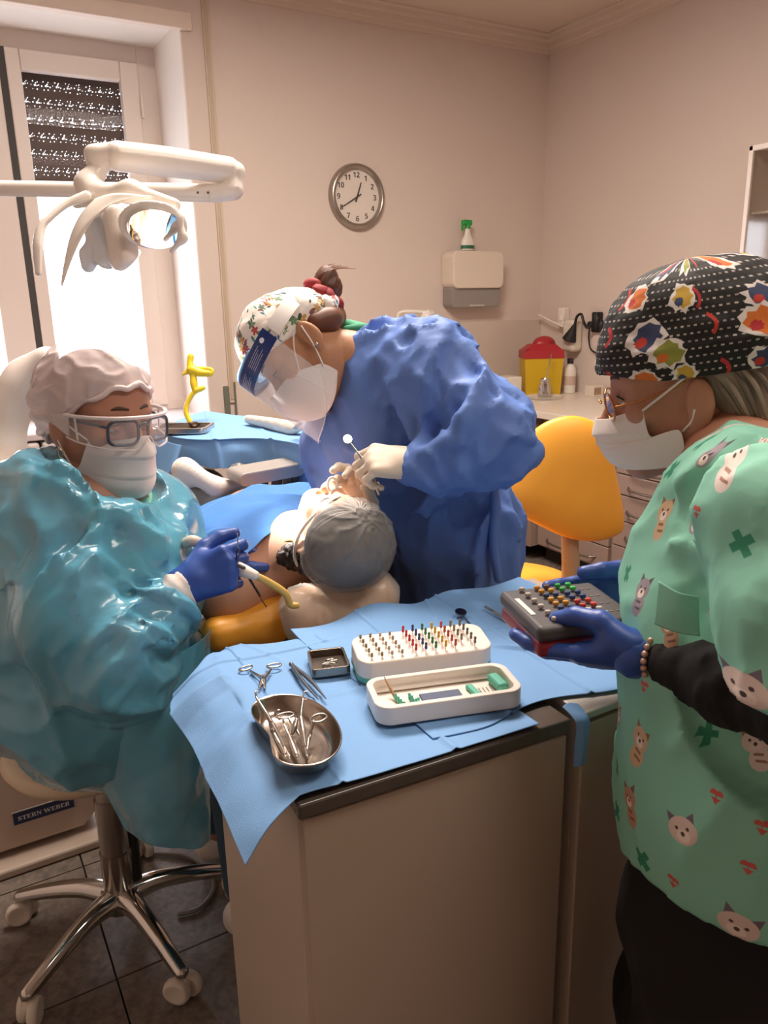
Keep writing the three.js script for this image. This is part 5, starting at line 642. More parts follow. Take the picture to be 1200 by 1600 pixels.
// printed scrub fabric: green ground, crosses, patches like sleeping pets and hearts
const scrubTex = canvasTex(1024, 1024, (x, W, H) => {
  x.fillStyle = '#86c6ae'; x.fillRect(0, 0, W, H);
  const cross = (a, b, s, c, r) => { x.save(); x.translate(a, b); x.rotate(r); x.fillStyle = c; x.fillRect(-s, -s * 0.34, 2 * s, s * 0.68); x.fillRect(-s * 0.34, -s, s * 0.68, 2 * s); x.restore(); };
  const pet = (a, b, s, body, ear, k) => { x.save(); x.translate(a, b); x.rotate((rnd() - 0.5) * 0.9); x.fillStyle = ear; x.beginPath(); x.moveTo(-s * 0.8, -s * 0.3); x.lineTo(-s * 0.9, -s * 1.05); x.lineTo(-s * 0.2, -s * 0.65); x.fill(); x.beginPath(); x.moveTo(s * 0.8, -s * 0.3); x.lineTo(s * 0.9, -s * 1.05); x.lineTo(s * 0.2, -s * 0.65); x.fill(); x.fillStyle = body; x.beginPath(); x.ellipse(0, 0, s * 0.95, s * 0.8, 0, 0, 7); x.fill(); if (k > 0.5) { x.beginPath(); x.ellipse(s * 0.2, s * 1.2, s * 0.75, s * 0.85, 0.3, 0, 7); x.fill(); x.fillStyle = ear; x.fillRect(-s * 0.2, s * 0.8, s * 0.7, s * 0.18); x.fillRect(-s * 0.1, s * 1.25, s * 0.8, s * 0.18); } x.fillStyle = '#e9d8cc'; x.beginPath(); x.ellipse(0, s * 0.3, s * 0.45, s * 0.34, 0, 0, 7); x.fill(); x.fillStyle = '#4b3833'; for (const q of [-1, 1]) { x.beginPath(); x.arc(q * s * 0.36, -s * 0.12, s * 0.1, 0, 7); x.fill(); } x.beginPath(); x.arc(0, s * 0.18, s * 0.13, 0, 7); x.fill(); x.restore(); };
  const spots = []; let tries = 0; while (spots.length < 70 && tries++ < 4000) { const a = 40 + rnd() * (W - 80), b = 50 + rnd() * (H - 130), r = spots.length < 34 ? 78 : 42; if (spots.every((q) => Math.hypot(q[0] - a, q[1] - b) > (q[2] + r) * 0.82)) spots.push([a, b, r]); }
  const cs = [['#b98f72', '#7a5a4a'], ['#d8c4b8', '#6f6470'], ['#cfae8a', '#8c6848'], ['#9a8f96', '#5a5560'], ['#e0cfc6', '#a0745e']];
  spots.forEach(([a, b, r], i) => { if (r > 60) { const [p, q] = cs[i % 5]; pet(a, b, 27 + rnd() * 8, p, q, rnd()); } else if (i % 2) cross(a, b, 22, '#2f8a68', rnd()); else { x.fillStyle = '#c4574e'; x.beginPath(); x.arc(a - 5, b, 7, 0, 7); x.arc(a + 5, b, 7, 0, 7); x.moveTo(a - 12, b + 2); x.lineTo(a, b + 17); x.lineTo(a + 12, b + 2); x.fill(); } });
});
scrubTex.repeat.set(1 / 0.62, 1 / 0.62);
const scrub = phys('#ffffff', 0.75, { map: scrubTex, sheen: 0.2 });
const round = (c, axis = 'y') => (p) => [Math.atan2(p.x - c.x, p.z - c.z) * 0.2, p.y];

// ===== woman standing at the right =====
{
  const base = P(1170, 1330, 1.0), t = thing('person', 'woman standing in green pet-print scrubs and black patterned cap holding an instrument box', 'person', [base.x, 0, base.z]);
  const H = headFrame(P(1066, 608, 1.1), mix(RT, -1, UP, -0.16, FH, 0.3), mix(UP, 1, RT, -0.14, FH, 0.04), 1.0);
  const nb = P(1160, 745, 1.04), ch = P(1185, 880, 1.01), hip = P(1185, 1330, 1.0), shN = P(1210, 800, 0.83), shF = P(1140, 790, 1.14), elN = P(1285, 1118, 0.78), wrN = P(1024, 1022, 0.965), elF = P(1120, 960, 1.2), wrF = P(1030, 921, 1.2);
  const footA = V(base.x - 0.06, 0, base.z + 0.02), footB = V(base.x + 0.05, 0, base.z - 0.1);
  const limbs = [cap(tm(H.m, 0, -0.07, -0.03), nb, 0.056, 0.062, 0.05), cap(nb, ch, 0.06, 0.1, 0.08), cap(ch, hip, 0.11, 0.12, 0.08), cap(shN, elN, 0.045, 0.038, 0.05), cap(elN, wrN, 0.032, 0.024, 0.02), cap(shF, elF, 0.04, 0.034, 0.05), cap(elF, wrF, 0.032, 0.024, 0.02), cap(shN, shF, 0.045, 0.045, 0.06), cap(hip, footA.clone().setY(0.1), 0.08, 0.045, 0.06), cap(hip, footB.clone().setY(0.1), 0.08, 0.045, 0.06)];
  const b = bodyMesh(t, H, limbs, skin('#b98267'));
  faceBits(b, H, { brow: '#5b4336' });
  // cap
  const cm = canvasTex(1024, 512, (x, W, Hh) => { x.fillStyle = '#17130f'; x.fillRect(0, 0, W, Hh); x.fillStyle = '#cfc8c4'; for (let j = 0; j < 26; j++) for (let i = 0; i < 52; i++) { x.globalAlpha = 0.6 + 0.4 * rnd(); x.fillRect(i * 20 + (j % 2) * 8, j * 20 + 4, 9, 5); } x.globalAlpha = 1;
    const blob = (a, b2, s, c, n = 7) => { x.fillStyle = c; x.beginPath(); for (let i = 0; i < n * 2; i++) { const an = i / n * Math.PI, r = s * (i % 2 ? 0.84 : 1) * (0.85 + rnd() * 0.3); x.lineTo(a + Math.cos(an) * r * 1.25, b2 + Math.sin(an) * r); } x.fill(); };
    const C = ['#c23a2c', '#d8722c', '#c9a43c', '#b52a30', '#3a4668', '#8f9440'];
    for (let i = 0; i < 45; i++) { const a = ((i % 9) + 0.5 + (rnd() - 0.5) * 0.7) * W / 9, b2 = (Math.floor(i / 9) + 0.5 + (rnd() - 0.5) * 0.6) * Hh / 5, s = 24 + rnd() * 15; if (i % 3) { blob(a, b2, s * 1.25, '#e6ded8', 9); blob(a + 2, b2, s * 0.95, C[i % 6], 8); blob(a - s * 0.4, b2 + s * 0.3, s * 0.4, C[(i + 2) % 6], 8); } else { x.strokeStyle = C[i % 6]; x.lineWidth = 11; x.beginPath(); x.moveTo(a - 14, b2 - 26); x.quadraticCurveTo(a + 24, b2 - 6, a - 4, b2 + 26); x.stroke(); } } });
  cm.repeat.set(1 / 0.5, 1 / 0.25); const inv = H.m.clone().invert();
  const cap3 = solid([ell(tm(H.m, 0, 0.036, -0.004), [0.094, 0.138, 0.12], H.rot, 0.03), ell(tm(H.m, 0, 0.07, -0.075), [0.092, 0.1, 0.088], H.rot, 0.04), ell(tm(H.m, 0.02, 0.02, -0.155), [0.04, 0.034, 0.034], H.rot, 0.03)], 0.0042, { disp: (p) => { const q = p.clone().applyMatrix4(inv); return 0.0035 * fbm(q.x * 22, q.y * 34, q.z * 16) - 0.002 * crk(q.y - 0.064 - 0.2 * Math.abs(q.z * 0.1), 0.006); }, cut: (p) => { const q = p.clone().applyMatrix4(inv); return 0.024 + 0.014 * sstep(0.02, 0.11, q.z) - q.y; }, uv: (p) => { const q = p.clone().applyMatrix4(inv), a = Math.atan2(q.x, q.z + 0.02); return [a * 0.11, q.y - 0.3 * Math.max(0, 0.05 - Math.hypot(q.x, q.z))]; } });
  part(b, 'scrub_cap', cap3, phys('#ffffff', 0.75, { map: cm }));
  // hair below the cap
  const hr = solid([cap(tm(H.m, 0.055, 0.02, -0.045), tm(H.m, 0.05, -0.06, -0.085), 0.03, 0.022, 0.03), cap(tm(H.m, 0.03, 0.02, -0.09), tm(H.m, 0.02, -0.055, -0.1), 0.035, 0.025, 0.04), cap(tm(H.m, -0.05, 0.02, -0.05), tm(H.m, -0.045, -0.06, -0.085), 0.028, 0.02, 0.03), cap(tm(H.m, 0, 0.02, -0.09), tm(H.m, -0.02, -0.05, -0.1), 0.04, 0.03, 0.04)], 0.0038, { disp: (p) => { const q = p.clone().applyMatrix4(inv); return 0.004 * Math.abs(noise(q.z * 90 + q.y * 30, q.x * 60, q.y * 8)); } });
  part(b, 'hair', hr, std('#8f7d70', 0.5));
  for (let i = 0; i < 5; i++) part(b, 'hair_strand', tube([tm(H.m, 0.078, 0.03, -0.03 - i * 0.012), tm(H.m, 0.083, 0.0, -0.045 - i * 0.013), tm(H.m, 0.07, -0.045 - i * 0.004, -0.07 - i * 0.009), tm(H.m, 0.045, -0.075, -0.09)], [0.003, 0.0036, 0.003, 0.0014], { seg: 8 }), std(i % 2 ? '#a39183' : '#76665b', 0.5));
  // mask with opened pleats, straps
  const rows = [sym([[0, -0.026, 0.124], [0.022, -0.026, 0.108], [0.045, -0.018, 0.08], [0.064, -0.012, 0.056]]), sym([[0, -0.048, 0.128], [0.028, -0.045, 0.112], [0.052, -0.045, 0.08], [0.068, -0.046, 0.052]]), sym([[0, -0.06, 0.124], [0.032, -0.058, 0.108], [0.056, -0.056, 0.07], [0.07, -0.052, 0.042]]), sym([[0, -0.074, 0.12], [0.034, -0.074, 0.106], [0.062, -0.062, 0.066], [0.079, -0.046, 0.012]]), sym([[0, -0.094, 0.106], [0.034, -0.099, 0.092], [0.062, -0.098, 0.056], [0.079, -0.094, 0.008]])];
  const mk = maskOn(b, H, rows, maskWhite, 0.004);
  part(mk, 'ear_loop', tube([tm(H.m, 0.066, -0.014, 0.056), tm(H.m, 0.078, 0.008, 0.025), tm(H.m, 0.083, 0.024, 0.002)], 0.0018, { seg: 6 }), maskWhite); part(mk, 'ear_loop', tube([tm(H.m, 0.072, -0.048, 0.008), tm(H.m, 0.08, -0.034, -0.004), tm(H.m, 0.083, -0.02, -0.008)], 0.0016, { seg: 6 }), maskWhite);
  // gold glasses
  const gold = std('#c98a55', 0.25, 1), gl = part(b, 'glasses', tube([tm(H.m, -0.008, -0.004, 0.112), tm(H.m, 0, 0, 0.115), tm(H.m, 0.008, -0.004, 0.112)], 0.0014, { seg: 8 }), gold);
  for (const s of [-1, 1]) { const pts = []; for (let i = 0; i < 20; i++) { const a = i / 20 * Math.PI * 2; pts.push(tm(H.m, s * (0.033 + 0.024 * Math.cos(a)), -0.008 + 0.02 * Math.sin(a), 0.106 - 0.012 * (1 + Math.cos(a)) * 0.5 + 0.002 * Math.sin(a))); } part(gl, 'rim', tube(pts, 0.0015, { closed: true, n: 48, seg: 8 }), gold); part(gl, 'lens', disc(pts), new THREE.MeshPhysicalMaterial({ color: 0xffffff, roughness: 0.05, transmission: 1, thickness: 0 })); part(gl, 'temple', tube([tm(H.m, s * 0.056, -0.006, 0.094), tm(H.m, s * 0.072, 0.002, 0.05), tm(H.m, s * 0.079, 0.018, 0.0)], 0.0014, { seg: 8 }), gold); }
  // scrub top
  const cN = P(1180, 1000, 1.0), sv = [{ a: P(1180, 800, 0.86), b: P(1255, 1060, 0.79), r: 0.12, amp: 0.009, fa: 5, fc: 10 }, { a: ch, b: hip, r: 0.24, amp: 0.011, fa: 4, fc: 6 }];
  const topG = solid([cap(P(1165, 765, 0.99), P(1175, 880, 1.0), 0.075, 0.125, 0.08), cap(P(1172, 880, 1.0), P(1176, 1010, 1.0), 0.125, 0.152, 0.08), cap(P(1176, 1010, 1.0), P(1184, 1250, 0.99), 0.152, 0.158, 0.08), cap(P(1184, 1250, 0.99), P(1195, 1480, 0.985), 0.158, 0.16, 0.08), cap(shN, shF, 0.066, 0.062, 0.06), cap(P(1205, 810, 0.84), P(1240, 960, 0.805), 0.068, 0.078, 0.025), cap(P(1240, 960, 0.805), P(1266, 1090, 0.785), 0.078, 0.082, 0.02), cap(shF, P(1110, 930, 1.19), 0.07, 0.075, 0.04), cap(P(1092, 800, 1.03), P(1078, 765, 1.03), 0.03, 0.008, 0.05)], 0.0075, { disp: folds(sv), uv: (p) => { const a = Math.atan2(p.x - cN.x, p.z - cN.z); return [a * 0.2 + 0.07, p.y]; }, cut: (p) => { const hem = P(1010, 1385, 1).y - 0.0; const q = p.clone().sub(cN), f = q.dot(RT); const s1 = hem + 0.05 * sstep(-0.08, 0.15, -q.dot(FH)) + 0 * f - p.y; const arm = p.clone().sub(P(1266, 1085, 0.785)), inTorso = Math.hypot(p.x - cN.x, p.z - cN.z) < 0.165; const near = arm.length() < 0.15 && !inTorso ? -(arm.y) : -1; return Math.max(s1, near); } });
  const top = part(b, 'scrub_top', topG, scrub);
  part(top, 'collar_flap', patch([[P(1080, 742, 1.01), P(1070, 770, 1.0), P(1050, 800, 1.0)], [P(1074, 752, 0.99), P(1064, 775, 0.985), P(1046, 805, 0.985)], [P(1072, 760, 1.02), P(1062, 780, 1.02), P(1050, 808, 1.01)]], 10, 10, 0.002), std('#86c6ae', 0.75));
  part(top, 'pocket', patch([[P(1030, 908, 0.893), P(1060, 925, 0.876), P(1092, 932, 0.868)], [P(1026, 940, 0.893), P(1058, 955, 0.874), P(1092, 962, 0.866)], [P(1022, 975, 0.893), P(1056, 988, 0.876), P(1094, 994, 0.868)]], 14, 14, 0.0025), scrub);
  // black undersleeves, trousers, shoes
  const blk = cloth('#141213', 0.9);
  part(b, 'undersleeve', solid([cap(P(1264, 1040, 0.79), elN, 0.05, 0.048, 0.03), cap(elN, elN.clone().lerp(wrN, 0.5), 0.048, 0.042, 0.03), cap(elN.clone().lerp(wrN, 0.5), elN.clone().lerp(wrN, 0.93), 0.042, 0.034, 0.03)], 0.005, { disp: folds([{ a: elN, b: wrN, r: 0.06, amp: 0.004, fa: 34, fc: 8 }]) }), blk);
  part(b, 'undersleeve', solid([cap(P(1110, 930, 1.19), wrF, 0.044, 0.034, 0.03)], 0.006), blk);
  part(b, 'trousers', solid([cap(P(1180, 1340, 1.0), P(1185, 1460, 1.0), 0.135, 0.145, 0.08), cap(P(1150, 1440, 1.0), footA.clone().add(V(0, 0.5, 0)), 0.125, 0.1, 0.07), cap(footA.clone().add(V(0, 0.5, 0)), footA.clone().add(V(0, 0.06, 0)), 0.1, 0.07, 0.07), cap(P(1200, 1440, 1.06), footB.clone().add(V(0, 0.5, 0)), 0.12, 0.09, 0.07), cap(footB.clone().add(V(0, 0.5, 0)), footB.clone().add(V(0, 0.06, 0)), 0.09, 0.07, 0.07)], 0.011, { disp: folds([{ a: P(1150, 1440, 1), b: footA, r: 0.2, amp: 0.01, fa: 3, fc: 8 }]) }), blk);
  for (const f of [footA, footB]) part(b, 'shoe', solid([cap(f.clone().add(V(0.03, 0.045, 0.02)), f.clone().add(V(-0.13, 0.035, -0.08)), 0.045, 0.032, 0.03)], 0.008), whitePlastic);
  // gloves
  const hN = hand(wrN, P(890, 1024, 1.02).sub(wrN), mix(FH, -0.6, UP, -0.8), true, { glove: 0.0012, sc: 1.02, curl: [[0.1, 0.25, 0.2], [0.12, 0.3, 0.2], [0.15, 0.3, 0.2], [0.2, 0.35, 0.2]], spread: [0.02, 0, -0.02, -0.05], thumb: [[0.72, 0.3, -0.62], [0.95, -0.05, -0.25], [0.97, -0.22, 0.05]] });
  const gN = part(b, 'glove', solid([...hN.prims, cap(wrN.clone().addScaledVector(RT, 0.01), hN.at(0.02, 0, 0), 0.033, 0.026, 0.02)], 0.003), nitrile); part(gN, 'glove_cuff', solid([cap(wrN.clone().addScaledVector(RT, 0.012), wrN.clone().addScaledVector(RT, -0.025), 0.036, 0.03, 0.01)], 0.004, { disp: (p) => 0.0015 * noise(p.x * 120, p.y * 60, p.z * 120) }), nitrile);
  const hF = hand(wrF, mix(RT, -1, UP, -0.1, FH, -0.05), mix(FH, 0.95, UP, -0.25), false, { glove: 0.0012, sc: 1.02, spread: [0.03, 0, -0.02, -0.04], curl: [[0.12, 0.12, 0.1], [0.15, 0.15, 0.1], [0.15, 0.2, 0.1], [0.2, 0.2, 0.1]], thumb: [[0.85, 0.35, -0.4], [0.97, 0.1, -0.2], [0.99, 0.0, 0.0]] });
  part(b, 'glove', solid([...hF.prims, cap(wrF.clone().addScaledVector(RT, 0.03), hF.at(0.02, 0, 0), 0.034, 0.026, 0.02)], 0.003), nitrile);
  // bracelet: a ring of pale beads
  const br = []; const bc = wrN.clone().lerp(elN, 0.07), bx = elN.clone().sub(wrN).normalize(), by = UP.clone().addScaledVector(bx, -UP.dot(bx)).normalize(), bz = bx.clone().cross(by); for (let i = 0; i < 26; i++) { const a = i / 26 * Math.PI * 2; br.push(sph(0.0042, bc.clone().addScaledVector(by, Math.cos(a) * 0.037).addScaledVector(bz, Math.sin(a) * 0.037), 1, 1, 1, 10)); } const bm = part(b, 'bracelet', join(br), std('#c79f8a', 0.3, 0.3)); bm.userData.kind = 'stuff';
}

// ===== dentist bending over the patient =====
{
  const t = thing('person', 'dentist in blue gown with floral cap and face shield bending over the patient', 'person', [1.03, 0, -1.5]);
  const hv = (x, y) => mix(CX, x, CY, -y);                                  // direction given as it leans in the surveyed elevation
  const H = headFrame(P(472, 543, 1.7), mix(hv(-0.61, 0.79), 1, FH, -0.1), mix(hv(-0.79, -0.61), 1, FH, -0.02), 1.05), inv = H.m.clone().invert();
  const hip = P(700, 880, 1.9), ch = P(628, 640, 1.82), nb = P(588, 566, 1.73), shN = P(672, 580, 1.6), shF = P(575, 600, 1.84), elN = P(772, 682, 1.54), wrN = P(632, 735, 1.54), elF = P(528, 735, 1.86), wrF = P(570, 838, 1.74);
  const fA = V(0.97, 0, -1.42), fB = V(1.08, 0, -1.62);
  const limbs = [cap(tm(H.m, 0, -0.06, -0.03), nb, 0.055, 0.066, 0.05), cap(nb, ch, 0.06, 0.08, 0.05), cap(ch, hip, 0.08, 0.1, 0.08), cap(shN, elN, 0.045, 0.038, 0.04), cap(elN, wrN, 0.036, 0.026, 0.02), cap(shF, elF, 0.045, 0.036, 0.04), cap(elF, wrF, 0.036, 0.026, 0.02), cap(shN, shF, 0.045, 0.045, 0.05), cap(hip, fA.clone().setY(0.1), 0.1, 0.05, 0.06), cap(hip, fB.clone().setY(0.1), 0.1, 0.05, 0.06)];
  const b = bodyMesh(t, H, limbs, skin('#c08a66'));
  faceBits(b, H, { brow: '#3a271d', eyes: false });
  const floral = canvasTex(1024, 512, (x, W, Hh) => { x.fillStyle = '#efe6dd'; x.fillRect(0, 0, W, Hh); const C = ['#4b8a80', '#35504f', '#b5483f', '#c9a05a', '#6d8f6a', '#4f6f8f', '#8a5a4a']; for (let i = 0; i < 420; i++) { const a = rnd() * W, b2 = rnd() * Hh, c = C[Math.floor(rnd() * 7)], s = 8 + rnd() * 10; x.fillStyle = x.strokeStyle = c; x.save(); x.translate(a, b2); x.rotate(rnd() * 7); const k = i % 4; if (k === 0) { for (let q = 0; q < 5; q++) { x.rotate(1.257); x.beginPath(); x.ellipse(s * 0.8, 0, s * 0.7, s * 0.4, 0, 0, 7); x.fill(); } } else if (k === 1) { x.lineWidth = 2; x.beginPath(); x.moveTo(-s * 2, 0); x.quadraticCurveTo(0, -s * 1.2, s * 2, 0); x.stroke(); for (const q of [-1, 0, 1]) { x.beginPath(); x.ellipse(q * s, -s * 0.9, s * 0.3, s * 0.7, 0.5, 0, 7); x.fill(); } } else { x.beginPath(); x.ellipse(0, 0, s, s * 0.45, 0, 0, 7); x.fill(); } x.restore(); } });
  floral.repeat.set(1 / 0.5, 1 / 0.25);
  const capG = solid([ell(tm(H.m, 0, 0.055, 0.012), [0.087, 0.088, 0.1], H.rot, 0.03), ell(tm(H.m, 0, 0.03, -0.06), [0.08, 0.06, 0.055], H.rot, 0.04)], 0.0042, { disp: (p) => { const q = p.clone().applyMatrix4(inv); return 0.0035 * fbm(q.x * 24, q.y * 24, q.z * 24); }, cut: (p) => { const q = p.clone().applyMatrix4(inv); return 0.012 + 0.36 * q.z - q.y; }, uv: (p) => { const q = p.clone().applyMatrix4(inv); return [Math.atan2(q.x, q.z + 0.01) * 0.1, q.y]; } });
  const cp = part(b, 'scrub_cap', capG, phys('#ffffff', 0.8, { map: floral }));
  part(cp, 'tie_knot', solid([ell(tm(H.m, 0.02, 0.01, -0.105), [0.03, 0.022, 0.022], H.rot, 0.02), ell(tm(H.m, 0.04, 0.0, -0.09), [0.02, 0.028, 0.018], H.rot, 0.02)], 0.004, { disp: (p) => 0.004 * noise(p.x * 60, p.y * 60, p.z * 60), uv: (p) => [p.x, p.y] }), phys('#ffffff', 0.8, { map: floral }));
  const bun = part(b, 'hair_bun', solid([ell(tm(H.m, 0, 0.036, -0.135), [0.04, 0.036, 0.034], H.rot, 0.02), ell(tm(H.m, 0.012, 0.05, -0.155), [0.022, 0.02, 0.02], H.rot, 0.02)], 0.004, { disp: (p) => { const q = p.clone().applyMatrix4(inv); return 0.006 * Math.abs(noise(q.x * 60, q.y * 90, q.z * 30)); } }), std('#5d3523', 0.5));
  const scr = []; for (let i = 0; i < 40; i++) { const a = i / 40 * Math.PI * 2; scr.push(tm(H.m, Math.cos(a) * 0.034 * (1 + 0.16 * Math.sin(a * 9)), 0.03 + Math.sin(a) * 0.034 * (1 + 0.16 * Math.sin(a * 9)), -0.112 + 0.005 * Math.sin(a * 7))); } part(bun, 'scrunchie', tube(scr, 0.014, { closed: true, n: 120, seg: 10 }), std('#96242a', 0.7));
  for (let i = 0; i < 4; i++) part(bun, 'hair_strand', tube([tm(H.m, 0.01 * i, 0.05, -0.15), tm(H.m, 0.012 * i, 0.065 - i * 0.01, -0.17), tm(H.m, 0.02 * i, 0.055 - i * 0.018, -0.185)], [0.002, 0.0016, 0.0006], { seg: 6 }), std('#8a5638', 0.5));
  part(b, 'hair', solid([cap(tm(H.m, 0.06, 0.0, -0.045), tm(H.m, 0.045, -0.02, -0.075), 0.022, 0.02, 0.02), cap(tm(H.m, -0.06, 0.0, -0.045), tm(H.m, 0.0, -0.01, -0.09), 0.022, 0.025, 0.03), cap(tm(H.m, 0.045, -0.015, -0.07), tm(H.m, 0, -0.01, -0.09), 0.02, 0.025, 0.03)], 0.004), std('#6b4029', 0.5));
  // folded respirator mask
  const rows = [sym([[0, -0.014, 0.126], [0.02, -0.018, 0.108], [0.042, -0.022, 0.086], [0.06, -0.03, 0.06]]), sym([[0, -0.048, 0.138], [0.03, -0.048, 0.112], [0.054, -0.048, 0.074], [0.068, -0.05, 0.035]]), sym([[0, -0.075, 0.132], [0.034, -0.076, 0.104], [0.058, -0.072, 0.062], [0.072, -0.066, 0.016]]), sym([[0, -0.108, 0.112], [0.03, -0.114, 0.085], [0.052, -0.106, 0.048], [0.066, -0.094, 0.008]]), sym([[0, -0.124, 0.088], [0.024, -0.126, 0.068], [0.046, -0.118, 0.04], [0.06, -0.1, 0.012]])];
  const mk = maskOn(b, H, rows, phys('#ece4e0', 0.8), 0.0); part(mk, 'mask_seam', tube([tm(H.m, 0.055, -0.026, 0.068), tm(H.m, 0.063, -0.06, 0.058), tm(H.m, 0.05, -0.11, 0.052)], 0.0012, { seg: 6 }), maskWhite);
  part(mk, 'ear_loop', tube([tm(H.m, 0.062, -0.034, 0.052), tm(H.m, 0.076, -0.005, 0.028), tm(H.m, 0.082, 0.02, -0.002)], 0.0016, { seg: 6 }), maskWhite); part(mk, 'ear_loop', tube([tm(H.m, 0.072, -0.07, 0.018), tm(H.m, 0.082, -0.03, -0.002), tm(H.m, 0.086, 0.01, -0.016)], 0.0018, { seg: 6 }), maskWhite);
  // face shield: blue printed band, foam, clear visor, elastic
  const ring1 = (a, y, k = 0) => tm(H.m, Math.sin(a) * (0.1 + k), y - 0.012 * Math.cos(a), 0.028 + Math.cos(a) * (0.112 + k));
  const bandTex = canvasTex(1024, 128, (x, W, Hh) => { x.fillStyle = '#16306f'; x.fillRect(0, 0, W, Hh); x.fillStyle = '#c9d2e6'; for (const o of [560, 770]) for (let j = 0; j < 5; j++) x.fillRect(o, 34 + j * 14, 150 - (j % 3) * 20, 3); x.fillStyle = '#e8ecf2'; x.beginPath(); x.arc(960, 40, 17, 0, 7); x.fill(); x.fillRect(420, 30, 70, 70); x.fillStyle = '#3b4766'; x.fillRect(436, 44, 40, 42); x.fillStyle = '#dfe6f2'; x.beginPath(); x.arc(60, 40, 17, 0, 7); x.fill(); });
  const bandG = sheet((u, v) => ring1(lerp(-1.5, 1.5, u), lerp(0.03, 0.066, v), 0.001), 40, 4, 0.0012); { const uv = bandG.attributes.uv, n = uv.count; let mu = 0, mv = 0; for (let i = 0; i < n; i++) { mu = Math.max(mu, uv.getX(i)); mv = Math.max(mv, uv.getY(i)); } for (let i = 0; i < n; i++) uv.setXY(i, uv.getX(i) / mu, uv.getY(i) / mv); }
  const sh = part(b, 'face_shield', sheet((u, v) => { const a = lerp(-1.5, 1.5, u), lo = -0.135 + 0.06 * Math.pow(Math.abs(a) / 1.5, 4); return ring1(a, lerp(lo, 0.066, v)); }, 44, 24, 0.0006), phys('#f4f4f6', 0.06, { transparent: true, opacity: 0.22 }));
  part(sh, 'visor_edge', tube(Array.from({ length: 25 }, (_, i) => { const a = lerp(-1.5, 1.5, i / 24); return ring1(a, -0.135 + 0.06 * Math.pow(Math.abs(a) / 1.5, 4)); }), 0.0011, { seg: 6, n: 60 }), phys('#f4f4f6', 0.1, { transparent: true, opacity: 0.6 }));
  part(sh, 'printed_band', bandG, phys('#ffffff', 0.3, { map: bandTex, clearcoat: 0.5 }));
  part(sh, 'foam_pad', patch([[-1, -0.5, 0, 0.5, 1].map((a) => tm(H.m, Math.sin(a) * 0.086, 0.06, 0.03 + Math.cos(a) * 0.09)), [-1, -0.5, 0, 0.5, 1].map((a) => tm(H.m, Math.sin(a) * 0.098, 0.062, 0.03 + Math.cos(a) * 0.107)), [-1, -0.5, 0, 0.5, 1].map((a) => tm(H.m, Math.sin(a) * 0.098, 0.03, 0.028 + Math.cos(a) * 0.107)), [-1, -0.5, 0, 0.5, 1].map((a) => tm(H.m, Math.sin(a) * 0.08, 0.03, 0.026 + Math.cos(a) * 0.088))], 24, 18, 0.002), phys('#7fb2dd', 0.8));
  part(sh, 'elastic', sheet((u, v) => { const a = lerp(1.5, 2.9, u), y = lerp(0.03, 0.062, v); return tm(H.m, Math.sin(a) * 0.101, y + 0.02 * u, 0.02 + Math.cos(a) * 0.112); }, 14, 3, 0.0012), phys('#efe8e2', 0.7));
  part(b, 'ear_stud', sph(0.004, tm(H.m, 0.086, -0.036, -0.006)), std('#c9c2ba', 0.15, 1));
  const nc = []; for (let i = 0; i < 22; i++) { const a = -0.7 + i / 21 * 2.6, ax = nb.clone().sub(tm(H.m, 0, -0.06, -0.03)).normalize(), cc = tm(H.m, 0, -0.06, -0.03).lerp(nb, 0.5), e1 = mix(FH, -1).addScaledVector(ax, FH.dot(ax)).normalize(), e2 = ax.clone().cross(e1); nc.push(sph(0.0044, cc.addScaledVector(e1, Math.cos(a) * 0.066).addScaledVector(e2, Math.sin(a) * 0.066), 1, 1, 1, 8)); } part(b, 'necklace', join(nc), phys('#e6ddd2', 0.25)).userData.kind = 'stuff';
  // gown
  const gz = [{ a: P(625, 600, 1.7), b: P(690, 800, 1.84), r: 0.2, amp: 0.024, fa: 4, fc: 7 }, { a: shN, b: elN, r: 0.12, amp: 0.024, fa: 6, fc: 9 }, { a: elN, b: P(715, 720, 1.54), r: 0.1, amp: 0.016, fa: 12, fc: 7 }, { a: P(700, 800, 1.8), b: V(1.03, 0.2, -1.5), r: 0.24, amp: 0.024, fa: 1.5, fc: 8 }, { a: shF, b: elF, r: 0.1, amp: 0.01, fa: 8, fc: 12 }];
  const fold = (pts, r) => pts.slice(0, -1).map((p, i) => cap(p, pts[i + 1], r, r * 0.9, 0.03));
